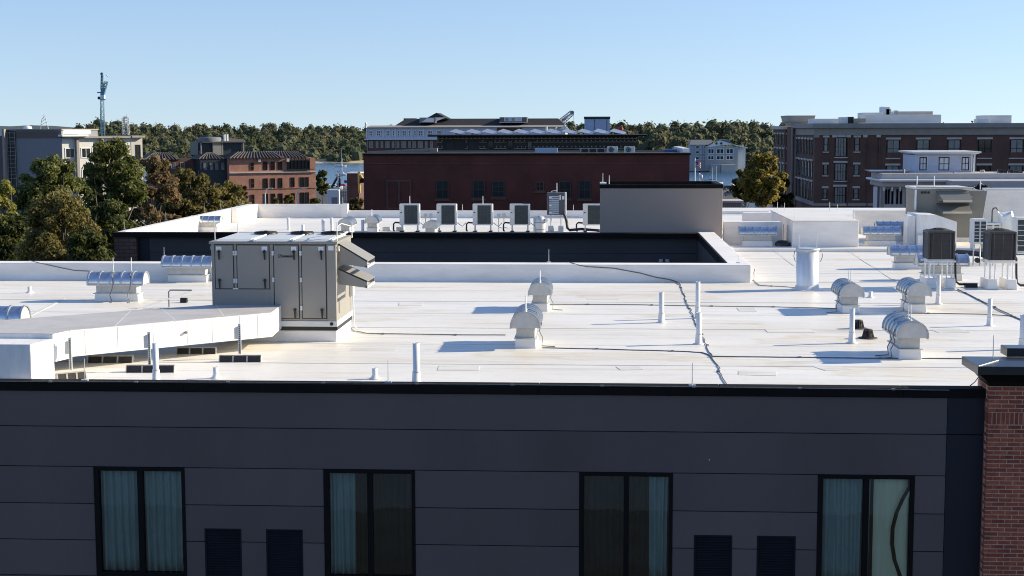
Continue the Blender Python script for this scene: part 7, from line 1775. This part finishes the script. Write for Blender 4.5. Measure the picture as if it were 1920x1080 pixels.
# sailing boats
def boat(px, py, y, length, label, mast=True, hullmat='white_paint', rot=0.0, cover=None, mh=9.0):
    p = GY(px, py, y); z0 = -0.9
    t = thing('sailing_boat' if mast else 'motor_boat', label, 'boat', (p.x, y, z0), 'boats in the harbour')
    L_ = length / 2; sec = []
    for s, wd2, sh_ in ((-1, 0.7, 0.8), (-0.5, 1.15, 0.7), (0, 1.25, 0.7), (0.5, 0.95, 0.8), (0.85, 0.4, 0.95), (1, 0.05, 1.05)):
        sec.append([(s * L_, -wd2, sh_), (s * L_, -wd2 * 0.6, -0.2), (s * L_, wd2 * 0.6, -0.2), (s * L_, wd2, sh_)])
    part(t, 'hull', MB().loft(sec), hullmat, 0, True)
    part(t, 'cabin', MB().loft([[(-0.5 * L_, -0.7, 0.75), (0.4 * L_, -0.7, 0.8), (0.4 * L_, 0.7, 0.8), (-0.5 * L_, 0.7, 0.75)], [(-0.4 * L_, -0.55, 1.5), (0.2 * L_, -0.55, 1.4), (0.2 * L_, 0.55, 1.4), (-0.4 * L_, 0.55, 1.5)]]), cover or 'white_paint', 0, True)
    part(t, 'cabin_window', MB().box(-0.3 * L_, -0.72, 1.0, 0.2 * L_, -0.6, 1.25), 'dark_glass', 0, True)
    if mast:
        part(t, 'mast', MB().cyl((0.1 * L_, 0, 0.8), (0.1 * L_, 0, mh), 0.13, 0.09, 6), 'crane_grey', 0, True)
        part(t, 'boom', MB().cyl((0.1 * L_, 0, 2.0), (-0.8 * L_, 0, 1.9), 0.12, n=6), 'blue_tarp', 0, True)
        part(t, 'stay', MB().tube([(0.1 * L_, 0, mh), (-0.98 * L_, 0, 0.9)], 0.04, 3), 'crane_grey', 0, True)
    t.rotation_euler = (0, 0, rot)
    return t
boat(639, 309, 850, 6.5, 'moored sailing boat with bare mast on the left water', True, mh=10.5)
boat(641, 330, 690, 6, 'white sailing boat nearer the quay on the left', True, mh=8)
boat(612, 333, 545, 7, 'white motor boat by the quay at the left', False)
boat(626, 342, 500, 6, 'white motor boat hauled out beside the lamp pole', False).location.z = 0.3
boat(643, 339, 505, 6, 'motor boat with a red cover on the left quay', False, cover='red_paint').location.z = 0.3
boat(665, 318, 560, 8, 'blue covered motor boat behind the small brick shed', False, hullmat='blue_tarp', cover='blue_tarp').location.z = 0.4
boat(1334, 341, 566, 7, 'sailing boat with mast behind the grey penthouse, left one', True, mh=6.5)
boat(1341, 341, 572, 6, 'sailing boat with mast behind the grey penthouse, right one', True, mh=7)
# harbour yard on the left
def fbox(name, a, b, pt, y, mat, label, cat, d=2.5, z0=0.0):
    return single(name, MB().box(GY(a, pt, y).x, y, z0, GY(b, pt, y).x, y + d, GY((a + b) / 2, pt, y).z), mat, label, cat, (GY((a + b) / 2, pt, y).x, y, z0), None, 0.03)
y_ = 300.0
t = thing('brick_shed', 'small dark brick shed with a white top edge at the harbour', 'shed', (GY(662, 340, y_).x, y_, 0))
part(t, 'wall', MB().box(GY(650.5, 340, y_).x, y_, 0, GY(673, 340, y_).x, y_ + 6, GY(662, 325.5, y_).z), 'brick_brown')
part(t, 'coping', MB().box(GY(650, 340, y_).x, y_ - 0.1, GY(662, 325.5, y_).z + 0.003, GY(673.5, 340, y_).x, y_ + 6.1, GY(662, 323.5, y_).z), 'pale_trim')
y_ = 325.0
t = thing('site_container', 'grey site container in the harbour yard left of the lamp pole', 'container', (GY(624, 365, y_).x, y_, 0))
part(t, 'body', MB().box(GY(613, 365, y_).x, y_, 0.6, GY(634, 365, y_).x, y_ + 2.5, GY(624, 356, y_).z), 'pale_trim', 0.05)
for k in range(7):
    x = GY(614 + k * 3.2, 365, y_).x; part(t, 'rib', MB().box(x - 0.05, y_ - 0.06, 0.7, x + 0.05, y_ - 0.003, GY(624, 357.5, y_).z), 'pale_trim')
part(t, 'door', MB().box(GY(622, 370, y_).x, y_ - 0.08, 0.7, GY(633, 370, y_).x, y_ - 0.062, GY(624, 370, y_).z), 'grey_siding')
t = thing('pallet_stack', 'stack of cream slotted panels right of the lamp pole', 'stack', (GY(644, 365, y_).x, y_, 0))
for k in range(4):
    for j in range(4):
        x0, x1 = GY(637 + k * 3.7, 365, y_).x, GY(637 + k * 3.7 + 3.0, 365, y_).x
        z0, z1 = GY(644, 376 - j * 5, y_).z, GY(644, 376 - j * 5 - 4, y_).z
        part(t, 'panel', MB().box(x0, y_, z0, x1, y_ + 1.2, z1), 'stone_light')
part(t, 'frame', MB().box(GY(637, 365, y_).x, y_ + 0.3, 0, GY(652, 365, y_).x, y_ + 1.1, GY(644, 357, y_).z), 'rail_tan')
def excavator(px, py, y, pts, mat, label, r_=0.35):
    b = GY(px, py, y)
    t = thing('excavator', label, 'excavator', (b.x, y, 0))
    part(t, 'boom', MB().tube([GY(a, c_, y) for a, c_ in pts], r_, 6), mat)
    part(t, 'cab', MB().loft([[(b.x - 1.2, y - 1, 1.0), (b.x + 1.2, y - 1, 1.0), (b.x + 1.2, y + 1, 1.0), (b.x - 1.2, y + 1, 1.0)], [(b.x - 0.9, y - 0.9, 2.9), (b.x + 0.7, y - 0.9, 2.9), (b.x + 0.7, y + 0.9, 2.9), (b.x - 0.9, y + 0.9, 2.9)]]), mat)
    for s in (-1.1, 1.1): part(t, 'track', MB().loft([[(b.x - 1.9, y + s - 0.3, 0.3), (b.x - 1.5, y + s - 0.3, 0), (b.x + 1.5, y + s - 0.3, 0), (b.x + 1.9, y + s - 0.3, 0.3), (b.x + 1.5, y + s - 0.3, 0.9), (b.x - 1.5, y + s - 0.3, 0.9)], [(b.x - 1.9, y + s + 0.3, 0.3), (b.x - 1.5, y + s + 0.3, 0), (b.x + 1.5, y + s + 0.3, 0), (b.x + 1.9, y + s + 0.3, 0.3), (b.x + 1.5, y + s + 0.3, 0.9), (b.x - 1.5, y + s + 0.3, 0.9)]]), 'black')
    e_ = GY(*pts[-1], y); part(t, 'bucket', MB().loft([[(e_.x - 0.4, y - 0.5, e_.z + 0.3), (e_.x + 0.4, y - 0.5, e_.z + 0.3), (e_.x + 0.4, y + 0.5, e_.z + 0.3), (e_.x - 0.4, y + 0.5, e_.z + 0.3)], [(e_.x - 0.7, y - 0.5, e_.z - 0.6), (e_.x + 0.1, y - 0.5, e_.z - 0.6), (e_.x + 0.1, y + 0.5, e_.z - 0.6), (e_.x - 0.7, y + 0.5, e_.z - 0.6)]]), 'frame')
excavator(676, 385, 285, ((674.5, 362), (673.5, 345), (673, 322), (677, 330), (681, 337)), 'yellow_paint', 'yellow excavator boom beside the maroon brick building', 0.28)
excavator(628, 375, 345, ((622, 352), (627, 342), (636, 326), (637.5, 336), (636, 346)), 'car_black', 'black excavator arm beside the harbour lamp pole', 0.3)
def lamp(px, pt, y, label, arm=0.0):
    b = GY(px, pt, y)
    t = thing('street_lamp', label, 'street lamp', (b.x, y, 0), 'street lamps')
    part(t, 'pole', MB().tube([(b.x, y, 0), (b.x, y, b.z - 0.8), (b.x + arm * 0.25, y, b.z - 0.2), (b.x + arm, y, b.z)], 0.09, 6, lambda i: (0.13, 0.10, 0.09, 0.07)[i]), 'pale_trim')
    part(t, 'lamp_head', MB().loft([[(b.x + arm - 0.1, y - 0.12, b.z - 0.03), (b.x + arm + 0.55, y - 0.1, b.z + 0.02), (b.x + arm + 0.55, y + 0.1, b.z + 0.02), (b.x + arm - 0.1, y + 0.12, b.z - 0.03)], [(b.x + arm - 0.1, y - 0.1, b.z + 0.1), (b.x + arm + 0.5, y - 0.08, b.z + 0.1), (b.x + arm + 0.5, y + 0.08, b.z + 0.1), (b.x + arm - 0.1, y + 0.1, b.z + 0.1)]]), 'pale_trim')
lamp(633.5, 323, 300, 'straight pale lamp pole in the harbour yard')
lamp(497, 353.5, 215, 'street lamp with curved arm before the orange brick building, left one', 0.6)
lamp(556, 353.5, 215, 'street lamp with curved arm before the orange brick building, right one', 1.0)
# flags behind the grey penthouse
y_ = 330.0
b = GY(1303.5, 297, y_)
fp = thing('flag_pole', 'white flag pole with a striped flag behind the grey penthouse', 'flag', (b.x, y_, 0))
part(fp, 'pole', MB().cyl((b.x, y_, 0), (b.x, y_, b.z), 0.14, 0.1, 8), 'white_paint')
def flagstrip(t, nm, x0, z0, w_, h_, mat, ph=0.0, dy=0.0):
    n = 8; V = []
    for j in range(2):
        for i in range(n + 1):
            u = i / n; V.append((x0 + w_ * u, y_ + 0.15 * math.sin(u * 6 + ph) + dy, z0 + h_ * j - 0.55 * u * u))
    o = part(t, nm, MB().add(V, [(i, i + 1, i + n + 2, i + n + 1) for i in range(n)], True), mat)
    md = o.modifiers.new('solid', 'SOLIDIFY'); md.thickness = 0.02
z0 = GY(1305, 312, y_).z
for k in range(7): flagstrip(fp, 'flag_stripe', b.x + 0.14, z0 + k * 0.2, 1.05, 0.2, 'flag_red' if k % 2 == 0 else 'flag_white')
flagstrip(fp, 'flag_canton', b.x + 0.14, z0 + 0.8, 0.45, 0.62, 'flag_blue', 0, -0.03)
y_ = 345.0
b = GY(1311, 325, y_)
fp2 = thing('flag_pole', 'leaning pale banner on a pole right of the striped flag', 'flag', (b.x, y_, 0))
part(fp2, 'pole', MB().cyl((b.x + 0.9, y_, 0), (b.x, y_, b.z), 0.08, 0.06, 6), 'white_paint')
flagstrip(fp2, 'banner', b.x, GY(1311, 332, y_).z, 0.8, 0.9, 'flag_white')
# parked vehicles beyond the roof on the right
y_ = 372.0
a, b = GY(1388, 380, y_), GY(1424, 380, y_)
tr = thing('box_truck', 'white box delivery truck with a round dark emblem under the golden tree', 'truck', ((a.x + b.x) / 2, y_, 0))
zt_ = GY(1405, 364, y_).z
part(tr, 'cargo_box', MB().box(a.x, y_, 0.9, b.x - 0.9, y_ + 6.5, zt_), 'white_paint', 0.05)
part(tr, 'rear_frame', MB().box(a.x + 0.1, y_ - 0.05, 1.0, a.x + (b.x - a.x) * 0.32, y_ - 0.003, zt_ - 0.2), 'galv_matt')
part(tr, 'cab', MB().loft([[(b.x - 0.88, y_ + 0.2, 0.8), (b.x + 1.2, y_ + 0.2, 0.8), (b.x + 1.2, y_ + 2.2, 0.8), (b.x - 0.88, y_ + 2.2, 0.8)], [(b.x - 0.88, y_ + 0.2, 2.7), (b.x + 0.6, y_ + 0.2, 2.7), (b.x + 0.6, y_ + 2.2, 2.7), (b.x - 0.88, y_ + 2.2, 2.7)]]), 'car_grey')
ex, ez = GY(1414, 373, y_).x, GY(1414, 373, y_).z
em = part(tr, 'emblem', MB().cyl((ex, y_ - 0.05, ez), (ex, y_ - 0.004, ez), 0.72, n=20), 'emblem_blue')
part(em, 'emblem_swoosh', MB().prismy([(ex - 0.66, ez - 0.1), (ex - 0.2, ez + 0.02), (ex + 0.25, ez + 0.18), (ex + 0.62, ez + 0.36), (ex + 0.3, ez + 0.42), (ex - 0.2, ez + 0.22), (ex - 0.66, ez + 0.12)], y_ - 0.07, y_ - 0.051), 'flag_white')
part(em, 'emblem_top', MB().prismy([(ex - 0.6, ez + 0.2), (ex - 0.15, ez + 0.32), (ex + 0.3, ez + 0.5), (ex, ez + 0.68), (ex - 0.4, ez + 0.55)], y_ - 0.07, y_ - 0.051), 'emblem_red')
part(tr, 'side_graphic', MB().prismy([(ex + 0.1, ez - 1.6), (ex + 1.1, ez - 1.6), (ex + 1.0, ez - 0.5), (ex + 0.3, ez - 0.75)], y_ - 0.04, y_ - 0.004), 'emblem_blue')
for xw in (a.x + 0.9, b.x + 0.5):
    wv = part(tr, 'wheel', MB().cyl((xw, y_ - 0.12, 0.5), (xw, y_ + 0.3, 0.5), 0.5, n=16), 'black'); part(wv, 'rim', MB().cyl((xw, y_ - 0.14, 0.5), (xw, y_ - 0.121, 0.5), 0.28, n=12), 'galv_matt')
def car(px, py, y, mat, label, L_=4.4, rot=0.0):
    b = GY(px, py, y)
    t = thing('parked_car', label, 'car', (b.x, y, 0), 'parked vehicles')
    t.rotation_euler = (0, 0, rot)
    pr = [(-L_ / 2, 0.35), (L_ / 2, 0.35), (L_ / 2, 0.75), (L_ / 2 - 0.9, 0.92), (L_ / 2 - 1.7, 1.42), (-L_ / 2 + 0.9, 1.45), (-L_ / 2 + 0.1, 0.95)]
    part(t, 'body', MB().prismy(pr, -0.85, 0.85), mat, 0.06, True)
    part(t, 'side_window', MB().prismy([(-L_ / 2 + 0.7, 0.98), (L_ / 2 - 1.15, 0.98), (L_ / 2 - 1.75, 1.36), (-L_ / 2 + 1.0, 1.38)], -0.87, -0.852), 'dark_glass', 0, True)
    for sx in (-L_ / 2 + 0.8, L_ / 2 - 0.85):
        for sy in (-0.8, 0.8):
            wv = part(t, 'wheel', MB().cyl((sx, sy - 0.12, 0.33), (sx, sy + 0.12, 0.33), 0.33, n=14), 'black', 0, True); part(wv, 'rim', MB().cyl((sx, sy - 0.14, 0.33), (sx, sy - 0.122, 0.33), 0.2, n=10), 'galv_matt', 0, True)
    return t
car(1370, 366, 455, 'car_grey', 'grey parked car behind the right edge of the grey penthouse')
car(1366, 358, 500, 'car_black', 'black parked car farther back by the water', 4.4, 0.4)
car(1427, 388, 362, 'car_black', 'dark parked car beside the white box truck', 4.2, 0.3)
car(1377, 352, 520, 'white_paint', 'white parked van near the water by the golden tree', 5.0, 0.9)
t = thing('quay_post', 'pale mooring post at the water edge left of the golden tree', 'post', (GY(1383, 345, 440).x, 440, 0))
part(t, 'post', MB().cyl((GY(1383, 345, 440).x, 440, 0), (GY(1383, 345, 440).x, 440, GY(1383, 345, 440).z), 0.3, n=8), 'stone_light')
part(t, 'cap', MB().lathe((GY(1383, 345, 440).x, 440, GY(1383, 345, 440).z), [(0.36, 0), (0.36, 0.12), (0.1, 0.3)], 8), 'stone_light')
